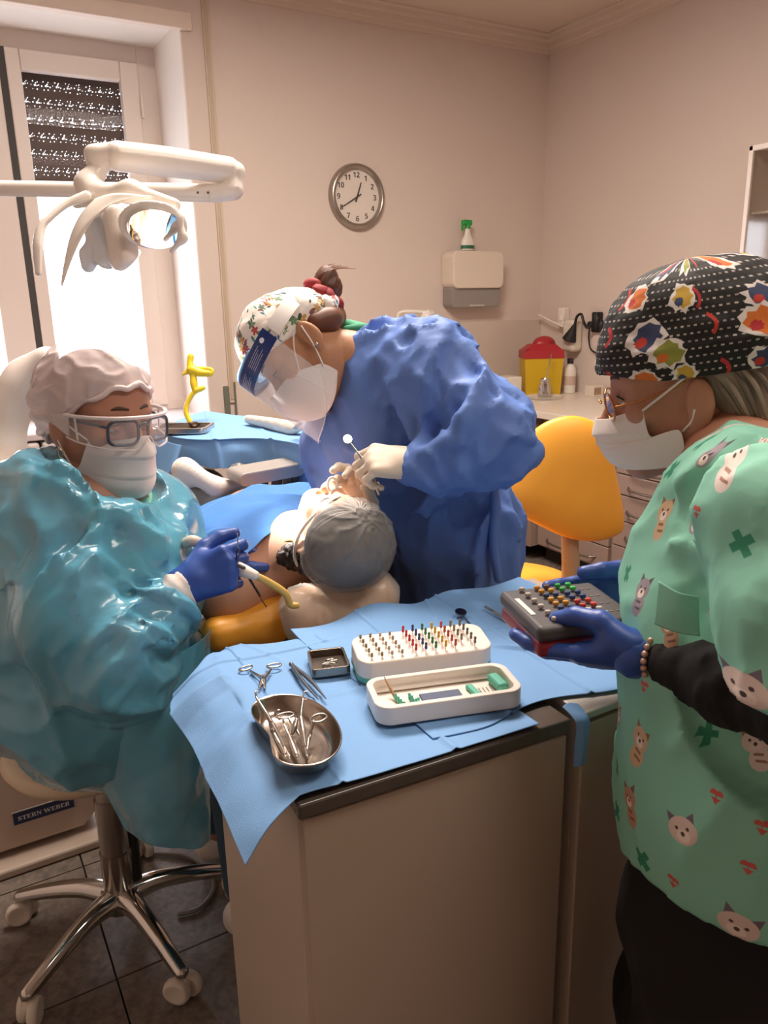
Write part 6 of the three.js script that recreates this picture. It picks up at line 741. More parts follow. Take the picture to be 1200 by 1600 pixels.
  const gown = solid([cap(P(580, 625, 1.73), P(550, 670, 1.8), 0.07, 0.085, 0.06), cap(P(624, 578, 1.72), P(640, 612, 1.73), 0.062, 0.112, 0.06), cap(P(618, 600, 1.74), P(655, 690, 1.82), 0.125, 0.15, 0.08), cap(P(650, 690, 1.82), P(700, 830, 1.87), 0.15, 0.15, 0.08), cap(P(570, 690, 1.86), P(620, 720, 1.87), 0.1, 0.12, 0.1), cap(P(700, 830, 1.87), V(1.03, 0.35, -1.5), 0.152, 0.19, 0.08), cap(shN, elN, 0.082, 0.076, 0.06), cap(elN, P(700, 722, 1.54), 0.076, 0.06, 0.05), cap(P(700, 722, 1.54), P(658, 728, 1.54), 0.06, 0.046, 0.03), cap(shF, P(520, 700, 1.86), 0.08, 0.066, 0.06), cap(P(520, 700, 1.86), P(524, 745, 1.85), 0.064, 0.055, 0.04), cap(P(524, 745, 1.85), P(562, 815, 1.78), 0.05, 0.036, 0.03), cap(shN, P(638, 584, 1.7), 0.078, 0.058, 0.06),
    ...fold([P(700, 560, 1.56), P(735, 610, 1.5), P(752, 650, 1.47)], 0.018), ...fold([P(650, 590, 1.56), P(640, 650, 1.6), P(660, 700, 1.6)], 0.016), ...fold([P(720, 655, 1.46), P(700, 690, 1.48), P(665, 708, 1.5)], 0.016), ...fold([P(760, 745, 1.66), P(690, 775, 1.66), P(640, 800, 1.66)], 0.014)], 0.0085, { pad: 0.04, disp: folds(gz), uv: (p) => [Math.atan2(p.x - 1.03, p.z + 1.5) * 0.2, p.y], cut: (p) => 0.32 - p.y });
  const gownMat = cloth('#5b7dc2', 0.62, 0.0003, { sheen: 0.4, sheenRoughness: 0.5, sheenColor: new THREE.Color('#7fa4e6') });
  const gw = part(b, 'gown', gown, gownMat);
  part(gw, 'cuff', solid([cap(P(676, 726, 1.54), P(645, 730, 1.54), 0.044, 0.0395, 0.02)], 0.004, { disp: (p) => 0.0025 * fbm(p.x * 60, p.y * 30, p.z * 60) }), gownMat);
  part(gw, 'waist_tie', tube([P(770, 742, 1.68), P(774, 790, 1.69), P(771, 850, 1.7), P(778, 905, 1.72)], [0.008, 0.012, 0.011, 0.009], { seg: 8 }), gownMat);
  part(gw, 'clip', join(place(box(0.05, 0.022, 0.012, 0, 0, 0, 0.004), P(766, 752, 1.66), V(-0.4, 0, 1), V(0.5, 1, 0)), sph(0.006, P(773, 757, 1.645))), std('#2a2430', 0.35));
  part(b, 'scrub_collar', solid([cap(P(545, 510, 1.74), P(572, 520, 1.72), 0.016, 0.02, 0.02), cap(P(540, 516, 1.7), P(566, 514, 1.69), 0.01, 0.014, 0.02)], 0.004), std('#3f9a72', 0.7));
  // trousers and clogs below the gown
  part(b, 'trousers', solid([cap(V(0.99, 0.5, -1.45), fA.clone().setY(0.07), 0.08, 0.06, 0.04), cap(V(1.07, 0.5, -1.56), fB.clone().setY(0.07), 0.08, 0.06, 0.04)], 0.012), cloth('#3f8f70', 0.8));
  for (const f of [fA, fB]) part(b, 'clog', solid([cap(f.clone().add(V(0.04, 0.05, 0.03)), f.clone().add(V(-0.14, 0.04, -0.03)), 0.05, 0.038, 0.03)], 0.009), whitePlastic);
  // gloves: near hand holds an instrument, far hand works at the mouth
  const hN = hand(P(650, 725, 1.535), mix(RT, -1, UP, 0.12, FH, 0.1), mix(UP, 0.85, FH, -0.6, RT, 0.1), true, { glove: 0.001, sc: 1.0, spread: [0.03, 0.01, -0.01, -0.03], curl: [[0.7, 1.0, 0.5], [0.85, 1.2, 0.7], [0.9, 1.3, 0.7], [0.95, 1.3, 0.7]], thumb: [[0.75, 0.45, -0.4], [0.92, 0.1, -0.45], [0.9, -0.1, -0.3]] });
  part(b, 'glove', solid([...hN.prims, cap(P(656, 728, 1.536), hN.at(0.02, 0, 0), 0.031, 0.026, 0.02)], 0.003), latex);
  globalThis.dentNear = hN;
  const hF = hand(P(572, 812, 1.70), mix(UP, 0.97, RT, -0.3, FH, -0.2), mix(RT, 0.55, FH, 0.8), false, { glove: 0.001, sc: 0.98, spread: [0.06, 0.0, -0.03, -0.06], curl: [[0.15, 0.9, 0.6], [0.15, 0.8, 0.5], [0.6, 1.0, 0.6], [0.9, 1.0, 0.6]], thumb: [[0.75, 0.6, -0.3], [0.9, 0.3, -0.3], [0.8, 0.2, -0.5]] });
  part(b, 'glove', solid([...hF.prims, cap(P(574, 820, 1.71), hF.at(0.02, 0, 0), 0.033, 0.027, 0.02)], 0.003), latex);
}
// instrument in the dentist's near hand
{ const a = P(543, 686, 1.56), m = P(566, 716, 1.555), e = P(586, 752, 1.55), t = thing('dental_mirror', 'slim dental mirror held upright in the white gloved hand', 'mirror', e); part(t, 'handle', tube([m.clone().lerp(a, 0.2), m, e, P(592, 772, 1.55)], [0.0032, 0.004, 0.0038, 0.003], { seg: 10 }), steel); part(t, 'neck', tube([a.clone().lerp(m, 0.08), m.clone().lerp(a, 0.2)], [0.0018, 0.0026], { seg: 8 }), steel); part(t, 'mirror_head', place(fix(new THREE.CylinderGeometry(0.009, 0.009, 0.003, 20).rotateX(Math.PI / 2)), a, V(-0.2, 0.5, 0.8)), std('#ece8e4', 0.08, 1)); }

// ===== assistant sitting at the left =====
{
  const t = thing('person', 'seated assistant in glossy aqua plastic gown, goggles and white hair net', 'person', [0.226, 0, -1.7]);
  const H = headFrame(P(159, 655, 1.5), mix(RT, 0.82, FH, -0.57, UP, -0.06), mix(UP, 1, RT, 0.04), 1.05), inv = H.m.clone().invert(), T = (x, y, z) => tm(H.m, x, y, z);
  const nb = P(150, 775, 1.52), ch = P(165, 890, 1.53), hip = V(0.2, 0.67, -1.74), shN = P(78, 815, 1.4), shF = P(238, 800, 1.62), elN = P(188, 1035, 1.37), wrN = P(286, 918, 1.41), elF = P(300, 930, 1.66), wrF = P(312, 880, 1.6);
  const knN = V(0.5, 0.65, -1.62), knF = V(0.52, 0.65, -1.86), ftN = V(0.5, 0.07, -1.6), ftF = V(0.52, 0.07, -1.9);
  const limbs = [cap(T(0, -0.06, -0.03), nb, 0.055, 0.062, 0.05), cap(nb, ch, 0.06, 0.1, 0.08), cap(ch, hip, 0.1, 0.12, 0.1), cap(shN, elN, 0.045, 0.038, 0.04), cap(elN, wrN, 0.036, 0.026, 0.02), cap(shF, elF, 0.045, 0.036, 0.04), cap(elF, wrF, 0.036, 0.026, 0.02), cap(shN, shF, 0.05, 0.05, 0.06), cap(hip, knN, 0.075, 0.05, 0.06), cap(hip, knF, 0.075, 0.05, 0.06), cap(knN, ftN, 0.048, 0.034, 0.03), cap(knF, ftF, 0.048, 0.034, 0.03)];
  const b = bodyMesh(t, H, limbs, skin('#b47f66'));
  faceBits(b, H, { brow: '#4f3a2e' });
  // hair and bouffant cap
  const above = (q, lo) => lo + 0.62 * q.z - q.y;      // plane from forehead down to the nape
  part(b, 'hair', solid([ell(T(0, 0.045, -0.02), [0.08, 0.085, 0.1], H.rot, 0.03), cap(T(-0.05, 0.075, 0.05), T(0.05, 0.075, 0.05), 0.02, 0.02, 0.03)], 0.005, { cut: (p) => above(p.clone().applyMatrix4(inv), 0.022) }), std('#7d6258', 0.6));
  const net = phys('#e9d8d6', 0.75, { transparent: true, opacity: 0.72, sheen: 0.3 });
  const pleats = (gather, n, amp) => (p) => { const q = p.clone().applyMatrix4(inv), a = Math.atan2(q.x - gather[0], q.y - gather[1] + 0.0001), d = Math.hypot(q.x - gather[0], q.y - gather[1], q.z - gather[2]); return -amp * sstep(0.2, 0.06, d) * Math.max(0, Math.sin(a * n + 3 * noise(q.x * 20, q.y * 20, q.z * 20))) - 0.004 * Math.pow(Math.max(0, 1 - 3.2 * Math.abs(noise(q.x * 20 + 5, q.y * 16, q.z * 20))), 2) - 0.002 * fbm(q.x * 30, q.y * 30, q.z * 30); };
  const bo = part(b, 'bouffant_cap', solid([ell(T(0, 0.055, -0.015), [0.098, 0.098, 0.116], H.rot, 0.03), ell(T(0, 0.01, -0.075), [0.085, 0.08, 0.06], H.rot, 0.05)], 0.004, { disp: pleats([0.0, -0.03, -0.06], 20, 0.007), cut: (p) => above(p.clone().applyMatrix4(inv), 0.012) }), net);
  const el = []; for (let i = 0; i < 40; i++) { const a = i / 40 * Math.PI * 2, x = Math.sin(a) * 0.083, z = -0.01 + Math.cos(a) * 0.106; el.push(T(x, 0.012 + 0.62 * z + 0.004 * Math.sin(a * 11), z)); } part(bo, 'elastic_edge', tube(el, 0.0055, { closed: true, n: 120, seg: 8 }), phys('#e6d4d0', 0.8));
  netPleats(bo, T, [0, 0.055, -0.015], [0.1005, 0.1005, 0.1185], V(-0.55, -0.35, -0.75), [-2.6, 2.6], 18, phys('#f0e2e0', 0.8, { transparent: true, opacity: 0.7 }));
  // mask
  const rows = [sym([[0, -0.014, 0.122], [0.024, -0.02, 0.104], [0.046, -0.024, 0.076], [0.064, -0.024, 0.048]]), sym([[0, -0.045, 0.132], [0.03, -0.045, 0.11], [0.056, -0.045, 0.074], [0.07, -0.045, 0.042]]), sym([[0, -0.075, 0.126], [0.034, -0.075, 0.104], [0.058, -0.072, 0.068], [0.073, -0.066, 0.034]]), sym([[0, -0.107, 0.122], [0.036, -0.106, 0.1], [0.06, -0.1, 0.064], [0.075, -0.082, 0.022]]), sym([[0, -0.132, 0.1], [0.034, -0.131, 0.084], [0.056, -0.122, 0.054], [0.071, -0.098, 0.016]])];
  const mk = maskOn(b, H, rows, maskWhite, 0.004);
  for (const s of [-1, 1]) { part(mk, 'ear_loop', tube([T(s * 0.07, -0.088, 0.016), T(s * 0.078, -0.06, 0.0), T(s * 0.084, -0.03, -0.012)], 0.0016, { seg: 6 }), maskWhite); part(mk, 'ear_loop', tube([T(s * 0.065, -0.024, 0.046), T(s * 0.076, -0.006, 0.02), T(s * 0.084, 0.012, -0.004)], 0.0016, { seg: 6 }), maskWhite); }
  const hoop = []; for (let i = 0; i < 18; i++) { const a = i / 18 * Math.PI * 2; hoop.push(T(-0.083, -0.052 + 0.01 * Math.cos(a), -0.008 + 0.006 * Math.sin(a))); } part(b, 'earring', tube(hoop, 0.0012, { closed: true, seg: 8, n: 36 }), std('#d9c6a8', 0.2, 1));
  // spectacles under clear goggles
  const fr = std('#3f4654', 0.25), sp = part(b, 'spectacles', tube([T(-0.01, 0.004, 0.119), T(0, 0.008, 0.121), T(0.01, 0.004, 0.119)], 0.003, { seg: 8 }), fr);
  for (const s of [-1, 1]) { const pts = []; for (let i = 0; i < 28; i++) { const a = i / 28 * Math.PI * 2, c = Math.cos(a), q = Math.sin(a), e = 0.55, x = Math.sign(c) * Math.abs(c) ** e * 0.027, y = Math.sign(q) * Math.abs(q) ** e * 0.021; pts.push(T(s * (0.037 + x), -0.006 + y, 0.116 - 0.26 * Math.max(0, 0.012 + x) - 0.06 * Math.max(0, 0.012 + x))); } part(sp, 'rim', tube(pts, 0.003, { closed: true, n: 70, seg: 8 }), fr); part(sp, 'lens', disc(pts), phys('#c7bfc6', 0.05, { transparent: true, opacity: 0.14 })); part(sp, 'temple', tube([T(s * 0.066, 0.006, 0.1), T(s * 0.078, 0.01, 0.05), T(s * 0.084, 0.014, 0.0)], 0.0028, { seg: 8 }), fr); }
  const clear = phys('#efe6e4', 0.08, { transparent: true, opacity: 0.12 }), gy = (a, k = 0) => [Math.sin(a) * (0.09 + k), 0.03 + Math.cos(a) * (0.1 + k)];
  const go = part(b, 'goggles', sheet((u, v) => { const a = lerp(-1.62, 1.62, u), [x, z] = gy(a); const lo = lerp(-0.036, -0.018, Math.pow(Math.abs(a) / 1.62, 2)) + 0.022 * Math.max(0, 1 - Math.abs(a) / 0.22); return T(x, lerp(lo, 0.02, v), z); }, 40, 12, 0.0012), clear);
  const bar = [], low = []; for (let i = 0; i <= 24; i++) { const a = lerp(-1.62, 1.62, i / 24), [x, z] = gy(a, 0.001); bar.push(T(x, 0.021, z)); low.push(T(x, lerp(-0.036, -0.018, Math.pow(Math.abs(a) / 1.62, 2)) + 0.022 * Math.max(0, 1 - Math.abs(a) / 0.22), z)); }
  part(go, 'brow_bar', tube(bar, 0.0036, { seg: 8, n: 60 }), phys('#eee2de', 0.12, { transparent: true, opacity: 0.75 })); part(go, 'lower_edge', tube(low, 0.0018, { seg: 8, n: 60 }), phys('#eee2de', 0.15, { transparent: true, opacity: 0.6 }));
  for (const s of [-1, 1]) { part(go, 'temple_arm', sheet((u, v) => T(s * lerp(0.089, 0.087, u), lerp(lerp(-0.018, 0.004, u), lerp(0.022, 0.018, u), v), lerp(0.03, -0.03, u)), 8, 3, 0.0024), phys('#e8dcd8', 0.12, { transparent: true, opacity: 0.5 })); part(go, 'side_rib', tube([T(s * 0.088, -0.02, 0.052), T(s * 0.09, 0.02, 0.05)], 0.002, { seg: 8 }), phys('#f2e8e4', 0.12, { transparent: true, opacity: 0.7 })); }
  // green scrubs under the gown
  const top = solid([cap(P(150, 832, 1.53), ch, 0.085, 0.13, 0.08), cap(ch, V(0.2, 0.72, -1.73), 0.13, 0.16, 0.08), cap(shN, shF, 0.06, 0.06, 0.06), cap(V(0.19, 0.72, -1.74), V(0.22, 0.68, -1.72), 0.16, 0.15, 0.05)], 0.011, { uv: round(V(0.2, 0, -1.7)) });
  part(b, 'scrub_top', top, scrub);
  part(b, 'trousers', solid([cap(hip, knN, 0.1, 0.075, 0.06), cap(hip, knF, 0.1, 0.075, 0.06), cap(knN, ftN.clone().add(V(0, 0.08, 0)), 0.075, 0.055, 0.04), cap(knF, ftF.clone().add(V(0, 0.08, 0)), 0.075, 0.055, 0.04)], 0.011), cloth('#2f4a5c', 0.8));
  for (const f of [ftN, ftF]) part(b, 'clog', solid([cap(f.clone().add(V(-0.02, -0.015, 0)), f.clone().add(V(0.13, -0.03, 0.02)), 0.045, 0.034, 0.03)], 0.009), whitePlastic);
  // glossy plastic gown
  const gownMat = phys('#66b8d6', 0.25, { clearcoat: 0.85, clearcoatRoughness: 0.14, transparent: true, opacity: 0.74 });
  const gz = [{ a: P(90, 800, 1.42), b: P(230, 880, 1.4), r: 0.2, amp: 0.02, fa: 7, fc: 6 }, { a: P(120, 850, 1.5), b: P(150, 1080, 1.55), r: 0.22, amp: 0.016, fa: 5, fc: 5 }, { a: shN, b: elN, r: 0.13, amp: 0.018, fa: 6, fc: 6 }, { a: elN, b: P(236, 975, 1.39), r: 0.1, amp: 0.013, fa: 11, fc: 6 }];
  const fold = (pts, r, k = 0.02) => pts.slice(0, -1).map((p, i) => cap(p, pts[i + 1], r, r * 0.9, k));
  const gown = solid([cap(P(160, 810, 1.5), P(165, 900, 1.5), 0.11, 0.15, 0.08), cap(P(160, 900, 1.5), P(150, 1060, 1.57), 0.155, 0.185, 0.08), cap(P(150, 1060, 1.57), V(0.24, 0.66, -1.7), 0.185, 0.2, 0.08), cap(shN, P(240, 815, 1.62), 0.085, 0.08, 0.08), cap(shN, P(120, 960, 1.36), 0.095, 0.1, 0.06), cap(P(120, 960, 1.36), elN, 0.1, 0.095, 0.06), cap(elN, P(228, 990, 1.385), 0.088, 0.062, 0.05), cap(P(228, 990, 1.385), P(256, 952, 1.4), 0.062, 0.043, 0.03), cap(P(20, 850, 1.42), P(10, 960, 1.45), 0.085, 0.1, 0.08), cap(P(250, 810, 1.6), P(275, 900, 1.62), 0.075, 0.07, 0.06), cap(P(275, 900, 1.62), P(300, 885, 1.62), 0.06, 0.045, 0.04),
    ...fold([P(120, 790, 1.38), P(180, 800, 1.36), P(260, 870, 1.4)], 0.012), ...fold([P(130, 870, 1.33), P(190, 910, 1.33), P(250, 905, 1.36)], 0.012), ...fold([P(80, 780, 1.37), P(95, 880, 1.33), P(90, 960, 1.33)], 0.012), ...fold([P(60, 1000, 1.4), P(130, 995, 1.3), P(200, 985, 1.3)], 0.014), cap(P(70, 725, 1.48), P(105, 735, 1.44), 0.02, 0.022, 0.03), cap(P(105, 735, 1.44), P(95, 790, 1.42), 0.018, 0.03, 0.04)], 0.008, { pad: 0.035, disp: folds(gz), cut: (p) => { const d = p.clone().sub(P(166, 745, 1.475)); return Math.max(0.108 - Math.hypot(d.x, d.z) - Math.max(0, -(d.y + 0.035)) * 1.2, V(0.24, 0.58, -1.7).y - p.y); } });
  const gw = part(b, 'plastic_gown', gown, gownMat);
  const wr = (s) => (p, u, v) => V(0, 0, 0.012 * fbm(p.x * 10 + s, p.y * 7, p.z * 8));
  part(gw, 'gown_front_flap', patch([[P(66, 1000, 1.42), P(140, 1030, 1.37), P(230, 1045, 1.37), P(300, 1010, 1.42), P(332, 985, 1.5)], [P(88, 1085, 1.45), P(170, 1110, 1.38), P(245, 1120, 1.38), P(300, 1100, 1.44), P(326, 1090, 1.53)], [P(138, 1190, 1.5), P(205, 1215, 1.44), P(265, 1225, 1.43), P(308, 1220, 1.48), P(327, 1210, 1.56)], [P(172, 1252, 1.54), P(225, 1275, 1.48), P(275, 1285, 1.48), P(310, 1280, 1.52), P(328, 1275, 1.58)], [P(196, 1298, 1.57), P(235, 1318, 1.52), P(278, 1328, 1.52), P(312, 1326, 1.55), P(329, 1312, 1.6)]], 60, 60, 0.0012, wr(0)), gownMat);
  part(gw, 'gown_back_flap', patch([[P(-60, 960, 1.6), P(-10, 985, 1.5), P(30, 1000, 1.44), P(62, 1010, 1.43)], [P(-60, 1070, 1.66), P(-5, 1095, 1.54), P(30, 1090, 1.48), P(60, 1070, 1.47)], [P(-50, 1140, 1.72), P(10, 1160, 1.58), P(40, 1165, 1.5), P(72, 1160, 1.5)], [P(-20, 1180, 1.76), P(35, 1190, 1.62), P(70, 1212, 1.54), P(110, 1218, 1.54)]], 36, 36, 0.0012, wr(5)), gownMat);
  part(gw, 'neck_tie', solid([cap(P(72, 712, 1.5), P(92, 730, 1.47), 0.016, 0.018, 0.02), cap(P(80, 706, 1.5), P(96, 712, 1.48), 0.01, 0.008, 0.01), cap(P(70, 720, 1.5), P(50, 770, 1.5), 0.012, 0.007, 0.02)], 0.004, { disp: (p) => 0.004 * noise(p.x * 80, p.y * 80, p.z * 80) }), gownMat);
  // knitted cuff and glove with the suction handle
  const cd = P(320, 890, 1.42).sub(P(268, 938, 1.4)).normalize();
  part(gw, 'knit_cuff', solid([cap(P(256, 946, 1.4), P(284, 921, 1.41), 0.041, 0.038, 0.02)], 0.004, { disp: (p) => 0.0012 * Math.sin(300 * p.clone().sub(P(270, 930, 1.4)).dot(cd)) }), phys('#eadcd4', 0.85));
  const hN = hand(P(288, 915, 1.412), mix(RT, 1, UP, 0.42, FH, 0.1), mix(FH, -0.9, UP, 0.35), false, { glove: 0.0014, sc: 1.04, spread: [0.04, 0.01, -0.02, -0.06], curl: [[0.75, 1.0, 0.6], [1.2, 1.3, 0.8], [1.3, 1.35, 0.8], [1.35, 1.35, 0.8]], thumb: [[0.7, 0.6, -0.4], [0.95, 0.2, -0.4], [0.95, -0.1, -0.3]] });
  part(b, 'glove', solid([...hN.prims, cap(P(280, 922, 1.41), hN.at(0.02, 0, 0), 0.036, 0.029, 0.02)], 0.003), nitrile);
  const hF = hand(P(318, 872, 1.64), mix(RT, 0.8, FH, 0.5, UP, 0.1), mix(UP, 1), true, { glove: 0.001, curl: [[0.5, 0.6, 0.3], [0.5, 0.6, 0.3], [0.6, 0.6, 0.3], [0.6, 0.6, 0.3]] });
  part(b, 'glove', solid([...hF.prims, cap(P(308, 880, 1.62), hF.at(0.02, 0, 0), 0.033, 0.027, 0.02)], 0.004), nitrile);
}
{ const t = thing('suction_handpiece', 'white suction handpiece with yellow tube held in the blue gloved fist', 'handpiece', P(385, 892, 1.42)), q = (x, y, d = 1.42) => P(x, y, d);
  part(t, 'body', tube([q(330, 872, 1.45), q(366, 885, 1.43), q(384, 893, 1.42), q(398, 899, 1.42)], [0.009, 0.0125, 0.0115, 0.009], { seg: 14 }), whitePlastic); part(t, 'button', tube([q(374, 884, 1.405), q(381, 887, 1.405)], 0.004, { seg: 8 }), std('#5b5650', 0.5));
  part(t, 'yellow_tube', tube([q(396, 898), q(420, 910, 1.44), q(446, 928, 1.46), q(455, 945, 1.47), q(464, 946, 1.47)], [0.0065, 0.0072, 0.0072, 0.006], { seg: 12 }), std('#d9b15c', 0.4));
  part(t, 'hose', tube([q(345, 880, 1.46), q(322, 868, 1.47), q(314, 852, 1.46), q(302, 845, 1.45), q(292, 848, 1.46)], [0.009, 0.0105, 0.011, 0.011], { seg: 14 }), creamPlastic); }
{ const t = thing('needle', 'thin steel needle standing out of the blue gloved fist', 'needle', P(372, 862, 1.4)); part(t, 'shaft', tube([P(371, 834, 1.4), P(372, 862, 1.4), P(370, 876, 1.41)], 0.0011, { seg: 8 }), steel); part(t, 'hub', tube([P(372, 858, 1.4), P(370, 876, 1.41)], 0.0035, { seg: 8 }), std('#2b3a6a', 0.4)); }
{ const t = thing('bib_chain', 'short bead chain of the patient bib hanging at the bare shoulder', 'chain', P(396, 915, 1.52)); const g = []; for (let i = 0; i < 12; i++) { const u = i / 11; g.push(sph(0.003, P(386 + 20 * u, 898 + 32 * u, 1.5 + 0.02 * u), 1, 1, 1, 8)); } part(t, 'beads', join(g), std('#4d4944', 0.3, 0.8)).userData.kind = 'stuff'; part(t, 'link', tube([P(404, 930, 1.52), P(416, 948, 1.55)], 0.0012, { seg: 6 }), steel); }

// ===== patient lying in the chair =====
{
  const t = thing('person', 'patient lying back under a blue drape with clear hair net, mouth open', 'person', [0.68, 0.8, -1.9]);
  const H = headFrame(P(525, 838, 1.6), V(0.1, 1, 0.0), V(0.04, 0.02, 1), 0.94), inv = H.m.clone().invert(), T = (x, y, z) => tm(H.m, x, y, z);
  const nb = V(H.c.x - 0.01, H.c.y - 0.075, H.c.z - 0.165), ch = V(0.68, 0.965, -1.82), pel = V(0.67, 0.89, -2.2), shN = V(H.c.x - 0.185, H.c.y - 0.128, H.c.z - 0.155), shF = V(H.c.x + 0.17, H.c.y - 0.1, H.c.z - 0.17);
  const elN = V(0.47, 0.9, -1.88), wrN = V(0.56, 0.96, -2.05), elF = V(0.9, 0.92, -1.9), wrF = V(0.8, 0.98, -2.05), knN = V(0.6, 0.93, -2.55), knF = V(0.76, 0.93, -2.55), ftN = V(0.61, 0.82, -2.98), ftF = V(0.75, 0.82, -2.98);
  const limbs = [cap(T(0, -0.06, -0.025), nb, 0.056, 0.062, 0.05), cap(nb, ch, 0.07, 0.11, 0.1), cap(ch, pel, 0.11, 0.1, 0.1), cap(shN, shF, 0.06, 0.06, 0.06), cap(shN, elN, 0.06, 0.045, 0.05), cap(elN, wrN, 0.038, 0.028, 0.03), cap(shF, elF, 0.05, 0.042, 0.05), cap(elF, wrF, 0.038, 0.028, 0.03), cap(pel, knN, 0.085, 0.055, 0.06), cap(pel, knF, 0.085, 0.055, 0.06), cap(knN, ftN, 0.052, 0.036, 0.03), cap(knF, ftF, 0.052, 0.036, 0.03), cap(nb, shN, 0.05, 0.055, 0.05), cap(nb, shF, 0.05, 0.055, 0.05)];
  for (const [w, e, l] of [[wrN, elN, true], [wrF, elF, false]]) limbs.push(...hand(w, w.clone().sub(e), UP, l, { curl: [[0.2, 0.2, 0.1], [0.2, 0.2, 0.1], [0.2, 0.2, 0.1], [0.2, 0.2, 0.1]] }).prims);
  const b = bodyMesh(t, H, limbs, skin('#c99a80'), { openMouth: 0.012 });
  faceBits(b, H, { brow: '#5a4334', eyes: false });
  const above = (q, lo) => lo + 0.45 * q.z - q.y;
  part(b, 'hair', solid([ell(T(0, 0.055, -0.006), [0.091, 0.083, 0.09], H.rot, 0.03)], 0.0045, { disp: (p) => { const q = p.clone().applyMatrix4(inv); return 0.006 * Math.abs(noise(q.x * 50, q.y * 30, q.z * 50)); }, cut: (p) => above(p.clone().applyMatrix4(inv), 0.002) }), std('#2b2421', 0.6));
  const cap2 = solid([ell(T(0, 0.062, -0.004), [0.097, 0.08, 0.094], H.rot, 0.03), ell(T(0, 0.045, -0.04), [0.09, 0.064, 0.054], H.rot, 0.03)], 0.0036, { disp: (p) => { const q = p.clone().applyMatrix4(inv), a = Math.atan2(q.x, q.z - 0.07), r = Math.hypot(q.x, q.z - 0.07); return -0.0055 * sstep(0.17, 0.02, r) * Math.pow(Math.max(0, Math.sin(a * 13 + 2 * noise(q.x * 30, q.z * 30, 3))), 2) - 0.0012 * fbm(q.x * 70, q.y * 70, q.z * 70); }, cut: (p) => above(p.clone().applyMatrix4(inv), -0.012) });
  const bo = part(b, 'bouffant_cap', cap2, phys('#c9c4bf', 0.7, { transparent: true, opacity: 0.3, sheen: 0.1 }));
  const el = []; for (let i = 0; i < 40; i++) { const a = i / 40 * Math.PI * 2, x = Math.sin(a) * 0.084, z = -0.012 + Math.cos(a) * 0.094; el.push(T(x * 1.06, -0.01 + 0.45 * z, z * 1.03)); } part(bo, 'elastic_edge', tube(el, 0.0035, { closed: true, n: 120, seg: 8 }), phys('#d5cdc6', 0.8, { transparent: true, opacity: 0.8 }));
  netPleats(bo, T, [0, 0.062, -0.004], [0.0998, 0.0828, 0.0968], V(0.05, 0.5, 0.86), [1.75, 4.55], 17, phys('#ece6e0', 0.8, { transparent: true, opacity: 0.6 }));
  const pn = solid([cap(T(0.075, -0.03, -0.03), T(0.06, -0.075, -0.05), 0.014, 0.02, 0.02), cap(T(0.06, -0.075, -0.05), T(0.085, -0.085, -0.06), 0.018, 0.014, 0.02), cap(T(0.045, -0.04, -0.075), T(0.06, -0.09, -0.07), 0.022, 0.016, 0.03)], 0.0035, { disp: (p) => 0.008 * noise(p.x * 90, p.y * 90, p.z * 90) }); part(b, 'loose_hair', pn, hairDark);
  part(b, 'earring', tube([T(0.086, -0.042, -0.014), T(0.09, -0.056, -0.018), T(0.088, -0.07, -0.022)], 0.0022, { seg: 8 }), std('#d9b56a', 0.2, 1));
  part(b, 'vest', solid([cap(V(ch.x, ch.y - 0.01, ch.z + 0.06), ch, 0.11, 0.12, 0.06), cap(ch, pel, 0.115, 0.115, 0.06)], 0.012), cloth('#2a2a30', 0.8));
  part(b, 'trousers', solid([cap(V(0.64, 0.89, -2.02), V(0.66, 0.9, -2.25), 0.11, 0.125, 0.05), cap(V(0.59, 0.905, -2.15), knN, 0.105, 0.078, 0.06), cap(V(0.71, 0.9, -2.15), knF, 0.105, 0.078, 0.06), cap(knN, ftN.clone().add(V(0, 0, 0.06)), 0.072, 0.055, 0.03), cap(knF, ftF.clone().add(V(0, 0, 0.06)), 0.072, 0.055, 0.03)], 0.011, { disp: folds([{ a: pel, b: knN, r: 0.2, amp: 0.01, fa: 12, fc: 6 }]) }), cloth('#1e1e24', 0.85));
  for (const f of [ftN, ftF]) part(b, 'shoe', solid([cap(f.clone().add(V(0, -0.02, -0.03)), f.clone().add(V(0, 0.15, -0.09)), 0.045, 0.034, 0.03)], 0.009), std('#6a3f2f', 0.6));
  // drape over the chest
  const yS = (x, z) => 0.97 - 0.1 * sstep(-1.75, -2.04, z) + 0.13 * Math.sqrt(Math.max(0, 1 - ((x - 0.69) / 0.29) ** 2)), rows = [];
  const zs = [-1.545, -1.61, -1.7, -1.79, -1.89, -1.98], xs = [0.4, 0.44, 0.5, 0.58, 0.68, 0.78, 0.86, 0.92, 0.96];
  zs.forEach((z, i) => rows.push(xs.map((x, k) => { const xx = k < 4 ? lerp(x, x + [0.09, 0.07, 0.045, 0.02][k], [1, 0.8, 0.5, 0.2, 0, 0][i]) : x, notch = i === 0 ? -0.03 * Math.max(0, 1 - Math.abs(x - 0.66) / 0.12) : 0; return V(xx, yS(xx, z) - (i === 0 ? 0.03 : 0) - (k === 0 ? 0.03 : 0) + (i === 3 ? 0.01 : 0), z + notch + (k < 4 ? 0.027 * (4 - k) * [1, 0.7, 0.35, 0, 0, 0][i] : 0)); })));
  solo('patient_drape', 'blue cloth drape spread over the chest of the lying patient', 'drape', patch(rows, 90, 70, 0.0016, (p, u, v) => V(0, 0.012 * Math.max(0, 1 - 4 * Math.abs(noise(p.x * 5 + p.z * 3, p.z * 4 - p.x * 4, 2))) + 0.006 * fbm(p.x * 7, p.z * 7, 5), 0)), phys('#4f8fdc', 0.7, { bumpMap: drapeBump, bumpScale: 0.0004, sheen: 0.3 }), V(0.68, 1.05, -1.9));
}
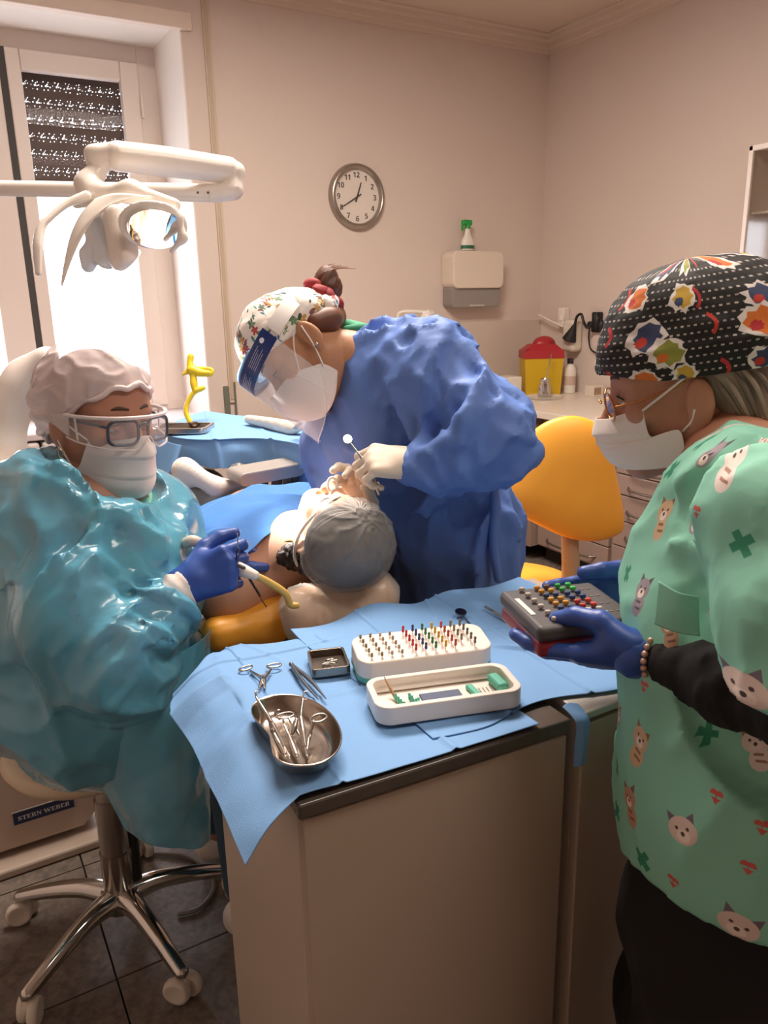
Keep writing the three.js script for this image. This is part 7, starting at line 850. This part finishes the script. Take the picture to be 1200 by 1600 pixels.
// small cotton roll retractor at the mouth
{ const t = thing('cheek_retractor', 'small white cheek retractor ring at the open mouth of the patient', 'retractor', P(520, 758, 1.6)); const pts = []; for (let i = 0; i < 20; i++) { const a = i / 20 * Math.PI * 2; pts.push(P(519 + 7 * Math.cos(a), 757 + 11 * Math.sin(a), 1.585)); } part(t, 'ring', tube(pts, 0.0028, { closed: true, n: 40, seg: 8 }), whitePlastic); }

scene.traverse((o) => { if (o.isMesh) { o.castShadow = true; o.receiveShadow = true; } });
renderer.render(scene, camera);
